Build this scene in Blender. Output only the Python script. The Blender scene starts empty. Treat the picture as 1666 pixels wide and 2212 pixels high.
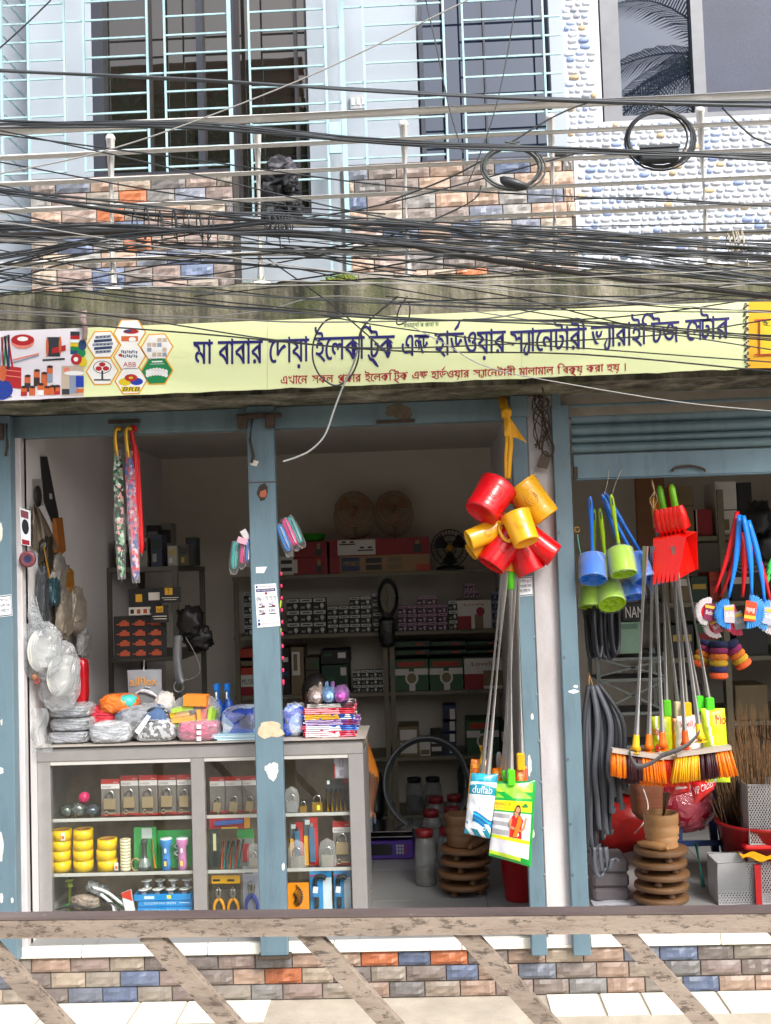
import bpy, math, random
from math import sin, cos, pi, radians
from mathutils import Vector as V, Matrix, noise
R = random.Random(11)
sc = bpy.context.scene
col = sc.collection
# ---------------------------------------------------------------- camera
F = 2400.0                                   # focal length in units of a 1666 x 2212 picture
CAM = V((0, -5.33, 1.79))
PSI, PIT, ROL = .036, .054, .0325
fwd = V((-sin(PSI) * cos(PIT), cos(PSI) * cos(PIT), sin(PIT)))
_r = fwd.cross(V((0, 0, 1))).normalized()
_u = _r.cross(fwd)
right = _r * cos(ROL) - _u * sin(ROL)
up = _u * cos(ROL) + _r * sin(ROL)
cd = bpy.data.cameras.new('camera')
cam = bpy.data.objects.new('camera', cd)
col.objects.link(cam)
cd.sensor_fit = 'HORIZONTAL'
cd.sensor_width = 36
cd.lens = 36 * F / 1666
cd.clip_start = .05
cd.clip_end = 500
rot = Matrix((right, up, -fwd)).transposed().to_4x4()
cam.matrix_world = Matrix.Translation(CAM) @ rot
sc.camera = cam
# ---------------------------------------------------------------- sky, sun, exposure
SUN = V((.62, -.98, 1.08)).normalized()       # towards the sun
world = bpy.data.worlds.new('World')
sc.world = world
world.use_nodes = True
wn = world.node_tree
sky = wn.nodes.new('ShaderNodeTexSky')
sky.sky_type = 'NISHITA'
sky.sun_disc = False
sky.sun_elevation = math.asin(SUN.z)
sky.sun_rotation = math.atan2(SUN.x, SUN.y)
sky.air_density = 1.0
sky.dust_density = 4.0
sky.ozone_density = 1.0
hs = wn.nodes.new('ShaderNodeHueSaturation')
hs.inputs['Saturation'].default_value = .42
wn.links.new(sky.outputs[0], hs.inputs['Color'])
wn.links.new(hs.outputs[0], wn.nodes['Background'].inputs[0])
wn.nodes['Background'].inputs[1].default_value = .15
sd = bpy.data.lights.new('sun', 'SUN')
sd.energy = 1.5
sd.angle = radians(18)
sd.color = (1, .96, .9)
sun = bpy.data.objects.new('sun', sd)
col.objects.link(sun)
sun.rotation_euler = SUN.to_track_quat('Z', 'Y').to_euler()
sun.location = (0, -6, 9)
vs = sc.view_settings
vs.view_transform = 'Standard'
vs.look = 'None'
vs.exposure = 1.0
vs.gamma = 1
sc.cycles.use_denoising = True
sc.cycles.max_bounces = 7
sc.cycles.diffuse_bounces = 4
sc.cycles.transparent_max_bounces = 14
sc.cycles.sample_clamp_indirect = 6
sc.cycles.caustics_reflective = False
sc.cycles.caustics_refractive = False

# ---------------------------------------------------------------- picture -> place
def ray(u, v):
    return fwd * F + right * (u - 833) - up * (v - 1106)
def P(u, v, Y):                              # where the sight line meets the plane y = Y
    d = ray(u, v)
    return CAM + d * ((Y - CAM.y) / d.y)
def S(Y):                                    # metres per picture unit at that depth
    return (Y - CAM.y) / F
def ext(u0, v0, u1, v1, Y):                  # upright rectangle x0 x1 z0 z1
    um, vm = (u0 + u1) / 2, (v0 + v1) / 2
    return P(u0, vm, Y).x, P(u1, vm, Y).x, P(um, v1, Y).z, P(um, v0, Y).z
def lerp(a, b, t):
    return a + (b - a) * t

# ---------------------------------------------------------------- materials
def lin(c):
    if isinstance(c, str):
        c = c.lstrip('#')
        c = [int(c[i:i + 2], 16) / 255 for i in (0, 2, 4)]
    return [x / 12.92 if x <= .04045 else ((x + .055) / 1.055) ** 2.4 for x in c]
MC = {}
def base(name):
    m = bpy.data.materials.new(name)
    m.use_nodes = True
    nt = m.node_tree
    return m, nt, nt.nodes['Principled BSDF']
def nd(nt, kind, **kw):
    n = nt.nodes.new('ShaderNode' + kind)
    for k, v in kw.items():
        if k in n.inputs.keys() if isinstance(k, str) else False:
            n.inputs[k].default_value = v
        else:
            setattr(n, k, v)
    return n
def noise_tex(nt, scale, detail=4, coord='Object', rough=.6, stretch=None, dist=0):
    tc = nd(nt, 'TexCoord')
    mp = nd(nt, 'Mapping')
    nt.links.new(tc.outputs[coord], mp.inputs['Vector'])
    if stretch:
        mp.inputs['Scale'].default_value = stretch
    n = nd(nt, 'TexNoise')
    n.inputs['Scale'].default_value = scale
    n.inputs['Detail'].default_value = detail
    n.inputs['Roughness'].default_value = rough
    n.inputs['Distortion'].default_value = dist
    nt.links.new(mp.outputs[0], n.inputs['Vector'])
    return n
def ramp(nt, src, stops):
    r = nd(nt, 'ValToRGB')
    e = r.color_ramp.elements
    while len(e) < len(stops):
        e.new(.5)
    for el, (p, c) in zip(e, stops):
        el.position = p
        el.color = (*c[:3], 1)
    nt.links.new(src, r.inputs[0])
    return r
def mixc(nt, fac, a, b, mode='MIX'):
    m = nd(nt, 'MixRGB', blend_type=mode)
    for i, s in ((0, fac), (1, a), (2, b)):
        if hasattr(s, 'links'):
            nt.links.new(s, m.inputs[i])
        else:
            m.inputs[i].default_value = s if i == 0 else (*s[:3], 1)
    return m
def bump(nt, b, src, strength, dist=.01):
    n = nd(nt, 'Bump')
    n.inputs['Strength'].default_value = strength
    n.inputs['Distance'].default_value = dist
    nt.links.new(src, n.inputs['Height'])
    nt.links.new(n.outputs[0], b.inputs['Normal'])
def M(c, rough=.5, metal=0., var=.12, scale=9., bmp=0., bscale=70., spec=.5, stretch=None, rnd=0.):
    """plain stuff of one colour with a little mottling and relief"""
    key = (c if isinstance(c, str) else tuple(c), rough, metal, var, scale, bmp, bscale, spec, stretch, rnd)
    if key in MC:
        return MC[key]
    m, nt, b = base('surface_%d' % len(MC))
    l = lin(c)
    n = noise_tex(nt, scale, 5, stretch=stretch)
    r = ramp(nt, n.outputs[0], [(.25, [x * (1 - var) for x in l]), (.75, [min(1, x * (1 + var)) for x in l])])
    o = r.outputs[0]
    if rnd:
        oi = nd(nt, 'ObjectInfo')
        rr = ramp(nt, oi.outputs['Random'], [(0, [1 - rnd] * 3), (1, [1 + rnd] * 3)])
        o = mixc(nt, 1., o, rr.outputs[0], 'MULTIPLY').outputs[0]
    nt.links.new(o, b.inputs['Base Color'])
    b.inputs['Roughness'].default_value = rough
    b.inputs['Metallic'].default_value = metal
    b.inputs['Specular IOR Level'].default_value = spec
    if bmp:
        n2 = noise_tex(nt, bscale, 4, stretch=stretch)
        bump(nt, b, n2.outputs[0], bmp, .008)
    MC[key] = m
    return m
def film(name, tint='#ffffff', clear=.7, rough=.18, bscale=26, bs=.55, white=.0):
    """thin clear plastic: mostly see-through, with creased shine"""
    m = bpy.data.materials.new(name)
    m.use_nodes = True
    nt = m.node_tree
    out = nt.nodes['Material Output']
    p = nt.nodes['Principled BSDF']
    p.inputs['Base Color'].default_value = (*lin(tint), 1)
    p.inputs['Roughness'].default_value = rough
    p.inputs['Specular IOR Level'].default_value = 1.
    p.inputs['Coat Weight'].default_value = .6
    p.inputs['Coat Roughness'].default_value = .06
    n = noise_tex(nt, bscale * .45, 3, dist=2.5, rough=.5)
    bump(nt, p, n.outputs[0], bs, .03)
    t = nd(nt, 'BsdfTransparent')
    t.inputs[0].default_value = (*[.55 + .45 * x for x in lin(tint)], 1)
    mx = nd(nt, 'MixShader')
    lw = nd(nt, 'LayerWeight')
    lw.inputs[0].default_value = .3
    nt.links.new(p.inputs['Normal'].links[0].from_socket, lw.inputs['Normal'])
    r = ramp(nt, lw.outputs['Facing'], [(0, [min(.95, clear + .1)] * 3), (.35, [clear] * 3), (1, [max(0, clear - .5)] * 3)])
    nt.links.new(r.outputs[0], mx.inputs[0])
    nt.links.new(p.outputs[0], mx.inputs[1])
    nt.links.new(t.outputs[0], mx.inputs[2])
    nt.links.new(mx.outputs[0], out.inputs[0])
    return m
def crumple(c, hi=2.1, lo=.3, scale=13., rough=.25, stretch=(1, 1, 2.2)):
    """creased glossy stuff: painted light and dark folds"""
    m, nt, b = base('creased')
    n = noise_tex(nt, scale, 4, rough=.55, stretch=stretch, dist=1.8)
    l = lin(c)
    r = ramp(nt, n.outputs[0], [(.36, [x * lo for x in l]), (.48, l), (.58, [min(.9, x * hi + .02) for x in l]), (.66, [x * .8 for x in l])])  # crease shade and fold highlights put into the base colour
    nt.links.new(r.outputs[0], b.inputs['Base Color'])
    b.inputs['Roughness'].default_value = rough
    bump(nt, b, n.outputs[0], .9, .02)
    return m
def paint(name, c, c2, rust='#5a3a28', amount=.36, scale=7., rough=.5, stretch=(1, 1, .5)):
    """old steel paint: two tones, streaks, chips down to rust"""
    m, nt, b = base(name)
    n = noise_tex(nt, scale, 6, stretch=stretch)
    r = ramp(nt, n.outputs[0], [(.3, lin(c)), (.7, lin(c2))])
    n2 = noise_tex(nt, scale * 3.7, 8, rough=.72)
    k = ramp(nt, n2.outputs[0], [(amount - .03, (1, 1, 1)), (amount, (0, 0, 0))])
    n3 = noise_tex(nt, scale * .55, 7, rough=.7, stretch=(1.6, 1, .22))
    k3 = ramp(nt, n3.outputs[0], [(.34, (.75, .75, .75)), (.50, (0, 0, 0))])
    o0 = mixc(nt, k3.outputs[0], r.outputs[0], [x * .55 + y * .2 for x, y in zip(lin(c), lin(rust))])
    o = mixc(nt, k.outputs[0], o0.outputs[0], lin(rust))
    nt.links.new(o.outputs[0], b.inputs['Base Color'])
    b.inputs['Roughness'].default_value = rough
    bump(nt, b, n2.outputs[0], .18, .006)
    return m

# ---------------------------------------------------------------- mesh building
def frame_of(d):
    d = d.normalized()
    a = V((0, 0, 1)) if abs(d.z) < .9 else V((1, 0, 0))
    x = d.cross(a).normalized()
    return x, x.cross(d)
class MB:
    def __init__(s):
        s.v, s.f, s.m, s.s = [], [], [], []
    def add(s, vs_, fs, mi=0, sm=False):
        o = len(s.v)
        s.v += [V(p) for p in vs_]
        for f in fs:
            s.f.append([i + o for i in f])
            s.m.append(mi)
            s.s.append(sm)
        return s
    def box(s, x0, x1, y0, y1, z0, z1, mi=0, bev=0.):
        if bev:
            b = min(bev, abs(x1 - x0) * .45, abs(y1 - y0) * .45, abs(z1 - z0) * .45)
            vs_, idx = [], {}
            for ax in range(3):
                for i, X in enumerate((x0, x1)):
                    for j, Y in enumerate((y0, y1)):
                        for k, Z in enumerate((z0, z1)):
                            q = [X, Y, Z]
                            sg = [1 - 2 * i, 1 - 2 * j, 1 - 2 * k]
                            for a in range(3):
                                if a != ax:
                                    q[a] += sg[a] * b
                            idx[ax, i, j, k] = len(vs_)
                            vs_.append(q)
            g = lambda a, i, j, k: idx[a, i, j, k]
            fs = []
            for t in (0, 1):
                fs += [[g(0, t, 0, 0), g(0, t, 1, 0), g(0, t, 1, 1), g(0, t, 0, 1)][::1 if t else -1],
                       [g(1, 0, t, 0), g(1, 0, t, 1), g(1, 1, t, 1), g(1, 1, t, 0)][::1 if t else -1],
                       [g(2, 0, 0, t), g(2, 1, 0, t), g(2, 1, 1, t), g(2, 0, 1, t)][::1 if t else -1]]
            for i in (0, 1):
                for j in (0, 1):
                    fs += [[g(0, i, j, 0), g(1, i, j, 0), g(1, i, j, 1), g(0, i, j, 1)],
                           [g(0, i, 0, j), g(2, i, 0, j), g(2, i, 1, j), g(0, i, 1, j)],
                           [g(1, 0, i, j), g(2, 0, i, j), g(2, 1, i, j), g(1, 1, i, j)]]
                    for k in (0, 1):
                        fs.append([g(0, i, j, k), g(1, i, j, k), g(2, i, j, k)])
            return s.add(vs_, fs, mi)
        vs_ = [(x, y, z) for x in (x0, x1) for y in (y0, y1) for z in (z0, z1)]
        return s.add(vs_, [[0, 1, 3, 2], [4, 6, 7, 5], [0, 4, 5, 1], [2, 3, 7, 6], [0, 2, 6, 4], [1, 5, 7, 3]], mi)
    def obox(s, c, sx, sy, sz, M3, mi=0):    # box with its own axes
        vs_ = [V(c) + M3 @ V((x * sx / 2, y * sy / 2, z * sz / 2)) for x in (-1, 1) for y in (-1, 1) for z in (-1, 1)]
        return s.add(vs_, [[0, 1, 3, 2], [4, 6, 7, 5], [0, 4, 5, 1], [2, 3, 7, 6], [0, 2, 6, 4], [1, 5, 7, 3]], mi)
    def bar(s, a, b, w, d, mi=0, side=V((0, 1, 0))):   # flat bar from a to b, width w across, depth d along side
        a, b = V(a), V(b)
        t = (b - a).normalized()
        x = t.cross(side).normalized() * (w / 2)
        y = x.cross(t).normalized() * (d / 2)
        vs_ = [p + i * x + j * y for p in (a, b) for i in (-1, 1) for j in (-1, 1)]
        return s.add(vs_, [[0, 1, 3, 2], [4, 6, 7, 5], [0, 4, 5, 1], [2, 3, 7, 6], [0, 2, 6, 4], [1, 5, 7, 3]], mi)
    def tube(s, pts, r, n=8, mi=0, sm=True, caps=True, closed=False):
        pts = [V(p) for p in pts]
        L = len(pts)
        rr = r if isinstance(r, (list, tuple)) else [r] * L
        vs_, fs = [], []
        x = None
        for i, p in enumerate(pts):
            if closed:
                d = pts[(i + 1) % L] - pts[i - 1]
            else:
                d = pts[min(i + 1, L - 1)] - pts[max(i - 1, 0)]
            if d.length < 1e-9:
                d = V((0, 0, 1))
            d.normalize()
            if x is None:
                x, y = frame_of(d)
            else:
                x = (x - d * x.dot(d))
                if x.length < 1e-6:
                    x, y = frame_of(d)
                x.normalize()
                y = d.cross(x)
            for k in range(n):
                a = 2 * pi * k / n
                vs_.append(p + (x * cos(a) + y * sin(a)) * rr[i])
        for i in range(L if closed else L - 1):
            j = (i + 1) % L
            for k in range(n):
                fs.append([i * n + k, i * n + (k + 1) % n, j * n + (k + 1) % n, j * n + k])
        s.add(vs_, fs, mi, sm)
        if caps and not closed:
            s.add(vs_[:n], [list(range(n))[::-1]], mi)
            s.add(vs_[-n:], [list(range(n))], mi)
        return s
    def lathe(s, prof, n=20, T=Matrix(), mi=0, sm=True, sx=1., sy=1.):
        """prof: (radius, height[, material]) from one end to the other"""
        vs_, o = [], 0
        for q in prof:
            for k in range(n):
                a = 2 * pi * k / n
                vs_.append(T @ V((q[0] * cos(a) * sx, q[0] * sin(a) * sy, q[1])))
        by = {}
        for i in range(len(prof) - 1):
            m_ = prof[i][2] if len(prof[i]) > 2 else mi
            for k in range(n):
                by.setdefault(m_, []).append([i * n + k, i * n + (k + 1) % n, (i + 1) * n + (k + 1) % n, (i + 1) * n + k])
        b0 = len(s.v)
        s.v += vs_
        for m_, fs in by.items():
            for f in fs:
                s.f.append([i + b0 for i in f])
                s.m.append(m_)
                s.s.append(sm)
        return s
    def cyl(s, a, b, r0, r1=None, n=16, mi=0, sm=True):
        return s.tube([a, b], [r0, r0 if r1 is None else r1], n, mi, sm)
    def blob(s, c, size, nu=18, nv=12, amp=.1, fq=2.5, seed=0, mi=0, e=.7, T=None, sm=True, flat=None):
        """puffed rounded lump with creases; e < 1 makes it boxier"""
        c = V(c)
        vs_, fs = [], []
        pw = lambda t: math.copysign(abs(t) ** e, t)
        for j in range(nv + 1):
            th = pi * j / nv - pi / 2
            for i in range(nu):
                ph = 2 * pi * i / nu
                p = V((pw(cos(th)) * pw(cos(ph)), pw(cos(th)) * pw(sin(ph)), pw(sin(th))))
                w = 1 + amp * (noise.noise(p * fq + V((seed * 7.1, seed, 3))) + .5 * noise.noise(p * fq * 2.6 + V((seed, 5, seed * 3.3))))
                p = V((p.x * size[0] / 2 * w, p.y * size[1] / 2 * w, p.z * size[2] / 2 * (w if p.z > -.5 or flat is None else 1)))
                if T is not None:
                    p = T @ p
                vs_.append(c + p)
        for j in range(nv):
            for i in range(nu):
                fs.append([j * nu + i, j * nu + (i + 1) % nu, (j + 1) * nu + (i + 1) % nu, (j + 1) * nu + i])
        return s.add(vs_, fs, mi, sm)
    def slab(s, pts, off, mi=0):             # polygon given thickness by the vector off
        n = len(pts)
        a = [V(p) for p in pts]
        b = [p + V(off) for p in a]
        s.add(a + b, [list(range(n)), list(range(2 * n - 1, n - 1, -1))] + [[i, (i + 1) % n, n + (i + 1) % n, n + i][::-1] for i in range(n)], mi)
        return s
    def grid(s, fn, nx, ny, mi=0, sm=True):  # fn(s, t) -> point ; mi may be fn(s, t)
        vs_ = [V(fn(i / nx, j / ny)) for j in range(ny + 1) for i in range(nx + 1)]
        o = len(s.v)
        s.v += vs_
        for j in range(ny):
            for i in range(nx):
                a = o + j * (nx + 1) + i
                s.f.append([a, a + 1, a + nx + 2, a + nx + 1])
                s.m.append(mi((i + .5) / nx, (j + .5) / ny) if callable(mi) else mi)
                s.s.append(sm)
        return s
    def ribbon(s, pts, w, side, th=.0015, mi=0, sm=True):
        """strip along pts, width w (number or list) across direction side (vector or list)"""
        n = len(pts)
        ww = w if isinstance(w, (list, tuple)) else [w] * n
        sd_ = side if isinstance(side, list) else [side] * n
        vs_ = []
        for i in range(n):
            p = V(pts[i])
            t = (V(pts[min(i + 1, n - 1)]) - V(pts[max(0, i - 1)])).normalized()
            x = V(sd_[i]).normalized() * (ww[i] / 2)
            nn = t.cross(x).normalized() * (th / 2)
            vs_ += [p - x - nn, p + x - nn, p + x + nn, p - x + nn]
        fs = [[0, 1, 2, 3], [4 * n - 1, 4 * n - 2, 4 * n - 3, 4 * n - 4]]
        for i in range(n - 1):
            a, b = 4 * i, 4 * i + 4
            for k in range(4):
                fs.append([a + k, b + k, b + (k + 1) % 4, a + (k + 1) % 4])
        return s.add(vs_, fs, mi, sm)
    def text(s, word, fn, mi=0):
        """word laid flat by fn(x 0..1, y 0..1)"""
        vs2, fs = txt(word)
        s.add([fn(x, y) for x, y in vs2], fs, mi)
        return s
    def out(s, name, mats, parent=None, label=None, cat=None, group=None, kind=None, org=None):
        if org is None:
            if parent is not None:
                org = ORG[parent]
            else:
                xs, ys, zs = zip(*[(p.x, p.y, p.z) for p in s.v])
                org = V(((min(xs) + max(xs)) / 2, (min(ys) + max(ys)) / 2, min(zs)))
        me = bpy.data.meshes.new(name)
        me.from_pydata([p - org for p in s.v], [], s.f)
        for m in (mats if isinstance(mats, (list, tuple)) else [mats]):
            me.materials.append(m)
        me.polygons.foreach_set('material_index', s.m)
        me.polygons.foreach_set('use_smooth', s.s)
        me.update()
        o = bpy.data.objects.new(name, me)
        col.objects.link(o)
        if parent is not None:
            o.parent = parent
            o.location = org - ORG[parent]
        else:
            o.location = org
        ORG[o] = V(org)
        return tag(o, label, cat, group, kind)
ORG = {}
def tag(o, label=None, cat=None, group=None, kind=None):
    for k, v in (('label', label), ('category', cat), ('group', group), ('kind', kind)):
        if v:
            o[k] = v
    return o
def thing(name, label, cat, loc, group=None):
    o = bpy.data.objects.new(name, None)
    o.empty_display_size = .05
    col.objects.link(o)
    o.location = loc
    ORG[o] = V(loc)
    return tag(o, label, cat, group)
def copy_tree(o, loc, label=None, parent=None):
    """a copy of a thing, its parts and their pieces, sharing mesh data"""
    c = o.copy()
    col.objects.link(c)
    if parent is None:
        c.location = loc
        ORG[c] = V(loc)
        if label:
            c['label'] = label
    else:
        c.parent = parent
    for ch in o.children:
        copy_tree(ch, None, None, c)
    return c
TX = {}
def _mesh2d(t):
    c = bpy.data.curves.new('t', 'FONT')
    c.body = t
    c.size = 1
    c.resolution_u = 2
    o = bpy.data.objects.new('t', c)
    col.objects.link(o)
    me = bpy.data.meshes.new_from_object(o.evaluated_get(bpy.context.evaluated_depsgraph_get()))
    r = ([(v.co.x, v.co.y) for v in me.vertices], [list(p.vertices) for p in me.polygons])
    bpy.data.objects.remove(o)
    bpy.data.curves.remove(c)
    bpy.data.meshes.remove(me)
    return r
def txt(t):
    if t not in TX:
        vs_, fs = _mesh2d(t)
        x0, x1 = min(p[0] for p in vs_), max(p[0] for p in vs_)
        y0, y1 = min(p[1] for p in vs_), max(p[1] for p in vs_)
        TX[t] = ([((x - x0) / (x1 - x0), (y - y0) / (y1 - y0)) for x, y in vs_], fs)
    return TX[t]
def flat(u0, v0, u1, v1, Y):                 # fn for text on an upright plane, box in picture units
    x0, x1, z0, z1 = ext(u0, v0, u1, v1, Y)
    return lambda x, y: V((lerp(x0, x1, x), Y, lerp(z0, z1, y)))
def carton(name, label, cat, group, u0, v0, u1, v1, Y, dep, mats, prints=(), texts=(), bev=.002):
    """a box with its front at depth Y; prints are (x0,y0,x1,y1,mat) in 0..1 of the front, y up"""
    x0, x1, z0, z1 = ext(u0, v0, u1, v1, Y)
    b = MB()
    b.box(x0, x1, Y, Y + dep, z0, z1, 0, bev)
    k = 0
    for p in prints:
        k += 1
        e = .0008 + .0004 * k
        b.box(lerp(x0, x1, p[0]), lerp(x0, x1, p[2]), Y - e, Y + .0004, lerp(z0, z1, p[1]), lerp(z0, z1, p[3]), p[4])
    for t in texts:
        k += 1
        e = .0012 + .0004 * k
        b.text(t[0], lambda x, y: V((lerp(x0, x1, lerp(t[1], t[3], x)), Y - e, lerp(z0, z1, lerp(t[2], t[4], y)))), t[5])
    return b.out(name, mats, None, label, cat, group)
def arc(c, rx, rz, a0, a1, n, dy=0., ax=V((1, 0, 0)), az=V((0, 0, 1))):
    return [V(c) + ax * (rx * cos(lerp(a0, a1, i / n))) + az * (rz * sin(lerp(a0, a1, i / n))) + V((0, dy * i / n, 0)) for i in range(n + 1)]
def spline(pts, k=6):                        # smooth curve through points
    pts = [V(p) for p in pts]
    if len(pts) < 3:
        return pts
    o = []
    for i in range(len(pts) - 1):
        p0, p1, p2, p3 = pts[max(i - 1, 0)], pts[i], pts[i + 1], pts[min(i + 2, len(pts) - 1)]
        for j in range(k):
            t = j / k
            o.append(.5 * ((2 * p1) + (p2 - p0) * t + (2 * p0 - 5 * p1 + 4 * p2 - p3) * t * t + (3 * p1 - p0 - 3 * p2 + p3) * t ** 3))
    return o + [pts[-1]]
def PS(pts, Y):                              # list of picture points on one depth (or with their own third value)
    return [P(p[0], p[1], p[2] if len(p) > 2 else Y) for p in pts]
# ================================================================ ground and street
zf = P(833, 2030, 0).z                       # shop floor
zl = P(833, 2157, 0).z                       # ledge below the plinth
zg = zl - .28
asphalt = M('#9a948b', .9, var=.25, scale=3, bmp=.5, bscale=120)
b = MB(); b.box(-60, 60, -60, 40, zg - .4, zg)
b.out('road', asphalt, kind='structure')
# ================================================================ shop building
BRK = ['#756b66', '#857670', '#947f70', '#9b8475', '#6c717d', '#5d6880', '#807e7c', '#b06a47', '#898177', '#736b67', '#6d6a69', '#968a7c']
def brick_mat(c):
    m, nt, bs = base('brick_face')
    n = noise_tex(nt, 9, 6)
    l = lin(c)
    r = ramp(nt, n.outputs[0], [(.3, [x * .72 for x in l]), (.72, [min(1, x * 1.3) for x in l])])
    oi = nd(nt, 'ObjectInfo')
    rr = ramp(nt, oi.outputs['Random'], [(0, (.84, .84, .86)), (1, (1.14, 1.12, 1.1))])
    nt.links.new(mixc(nt, 1., r.outputs[0], rr.outputs[0], 'MULTIPLY').outputs[0], bs.inputs['Base Color'])
    bs.inputs['Roughness'].default_value = .42
    n2 = noise_tex(nt, 30, 6)
    bump(nt, bs, n2.outputs[0], .35, .006)
    return m
brick_mats = [brick_mat(c) for c in BRK]
brick_mats_pale = [brick_mat([min(1, int(c[i:i + 2], 16) / 255 * 1.2 + .03) for i in (1, 3, 5)]) for c in BRK]  # same bricks lightened: brighter, hazier upstairs light put into their colour
def brick_mesh(seed, w, h, d=.017):
    rr = random.Random(seed)
    b = MB()
    nx, ny = 6, 4
    ang = rr.uniform(-.9, .9)
    cut = rr.uniform(.25, .75)
    def fn(s, t):
        x, z = (s - .5) * w, (t - .5) * h
        edge = s in (0, 1) or t in (0, 1)
        a = (s - cut) + ang * (t - .5)
        y = -(d * (.5 + .5 * (1 if a > 0 else .3) + rr.uniform(-.36, .3)))
        return (x, -.003 if edge else y, z)
    b.grid(fn, nx, ny, 0, False)
    o = len(b.v)
    b.add([(-w / 2, -.003, -h / 2), (w / 2, -.003, -h / 2), (w / 2, -.003, h / 2), (-w / 2, -.003, h / 2),
           (-w / 2, .004, -h / 2), (w / 2, .004, -h / 2), (w / 2, .004, h / 2), (-w / 2, .004, h / 2)],
          [[0, 4, 5, 1], [1, 5, 6, 2], [2, 6, 7, 3], [3, 7, 4, 0], [4, 7, 6, 5]])
    me = bpy.data.meshes.new('brick')
    me.from_pydata(b.v, [], b.f)
    me.materials.append(brick_mats[0])
    return me
BW = [.150, .166, .176, .188]
BM = {}
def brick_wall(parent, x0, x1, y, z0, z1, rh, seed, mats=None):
    """courses of rock-faced bricks on a recessed joint bed"""
    rr = random.Random(seed)
    rows = max(1, round((z1 - z0) / rh))
    rh = (z1 - z0) / rows
    j = .006
    for k in range(rows):
        x = x0 - rr.uniform(0, .12)
        last = -1
        while x < x1 - .015:
            w = rr.choice(BW)
            w2 = min(x + w, x1) - max(x, x0)
            if w2 > .02:
                q = round(w2 - j, 2) if abs(w2 - w) > .001 else w - j
                key = (round(q, 3), round(rh, 3), rr.randrange(3))
                if key not in BM:
                    BM[key] = brick_mesh(hash(key) % 9999, key[0], rh - j)
                o = bpy.data.objects.new('brick', BM[key])
                col.objects.link(o)
                o.parent = parent
                o.location = V((max(x, x0) + w2 / 2, y, z0 + (k + .5) * rh)) - ORG[parent]
                c = rr.choices(range(12), [9, 8, 9, 7, 9, 8, 7, 5, 8, 7, 6, 7])[0]
                if c == last:
                    c = (c + 4) % 12
                last = c
                o.material_slots[0].link = 'OBJECT'
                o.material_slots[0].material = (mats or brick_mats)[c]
            x += w
bld = thing('shop_building', 'two storey building with brick plinth, open shop fronts and tiled upper wall', 'building', (0, 0, zg))
joint = M('#5b5450', .9, var=.2)
plaster = M('#e4e0e0', .8, var=.05, scale=2.5, bmp=.12, bscale=40)
ceil_m = M('#cfc9c0', .85, var=.05)
bluewall = M('#aab4c0', .7, var=.03, scale=2)
xL, xR = -2.9, 3.4
YB = 3.0
xw = P(58, 1400, .03).x                      # inner face of the left wall
xp0, xp1 = P(1161, 1500, 0).x, P(1216, 1500, 0).x
zc = 2.70
ztop = P(833, 600, -.40).z                   # slab top
zbot = P(833, 841, -.40).z
# plinth with bricks
b = MB(); b.box(xL, xR, .004, .3, zl - .25, zf - .05)
pl = b.out('plinth', joint, bld)
zb1 = P(833, 2053, 0).z
brick_wall(pl, P(-40, 2110, 0).x, P(1710, 2110, 0).x, .0, zl + .004, zb1, .083, 5)
# white nosing tiles under the shop floor
cream = M('#f1efe2', .3, var=.04, scale=4)
b = MB()
x = xL
while x < xR:
    b.box(x + .002, x + .598, -.028, .004, zb1 + .003, zf + .003, 0, .002)
    x += .6
b.out('nosing', cream, bld)
# ledge with tiles
conc = M('#b9b0a2', .9, var=.22, scale=5, bmp=.4, bscale=60)
b = MB(); b.box(xL, xR, -.26, .004, zl - .06, zl)
b.box(xL, xR, -.235, .004, zl - .5, zl - .06, 1)
def grime():
    m, nt, bs = base('stained_concrete')
    n = noise_tex(nt, 6, 8, rough=.7, stretch=(1, 1, .2))
    r = ramp(nt, n.outputs[0], [(.34, lin('#2a2922')), (.46, lin('#5a584b')), (.57, lin('#868170')), (.70, lin('#b5ae9c'))])
    n2 = noise_tex(nt, 6, 6)
    k = ramp(nt, n2.outputs[0], [(.50, (0, 0, 0)), (.64, (.42, .42, .42))])
    o = mixc(nt, k.outputs[0], r.outputs[0], lin('#5c6636'))
    nt.links.new(o.outputs[0], bs.inputs['Base Color'])
    bs.inputs['Roughness'].default_value = .95
    n3 = noise_tex(nt, 34, 8, rough=.7)
    bump(nt, bs, n3.outputs[0], .6, .02)
    return m
grim = grime()
led = b.out('ledge', [conc, grim], bld)
for u0, u1 in ((-60, 92), (96, 288), (292, 392), (395, 578), (1186, 1300), (1304, 1392), (1396, 1560), (1564, 1720)):
    x0, x1 = P(u0, 2175, -.13).x, P(u1, 2175, -.13).x
    b = MB(); b.box(x0 + .002, x1 - .002, -.255, -.012, zl + .0005, zl + .009, 0, .002)
    b.out('tile', cream, led)
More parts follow.
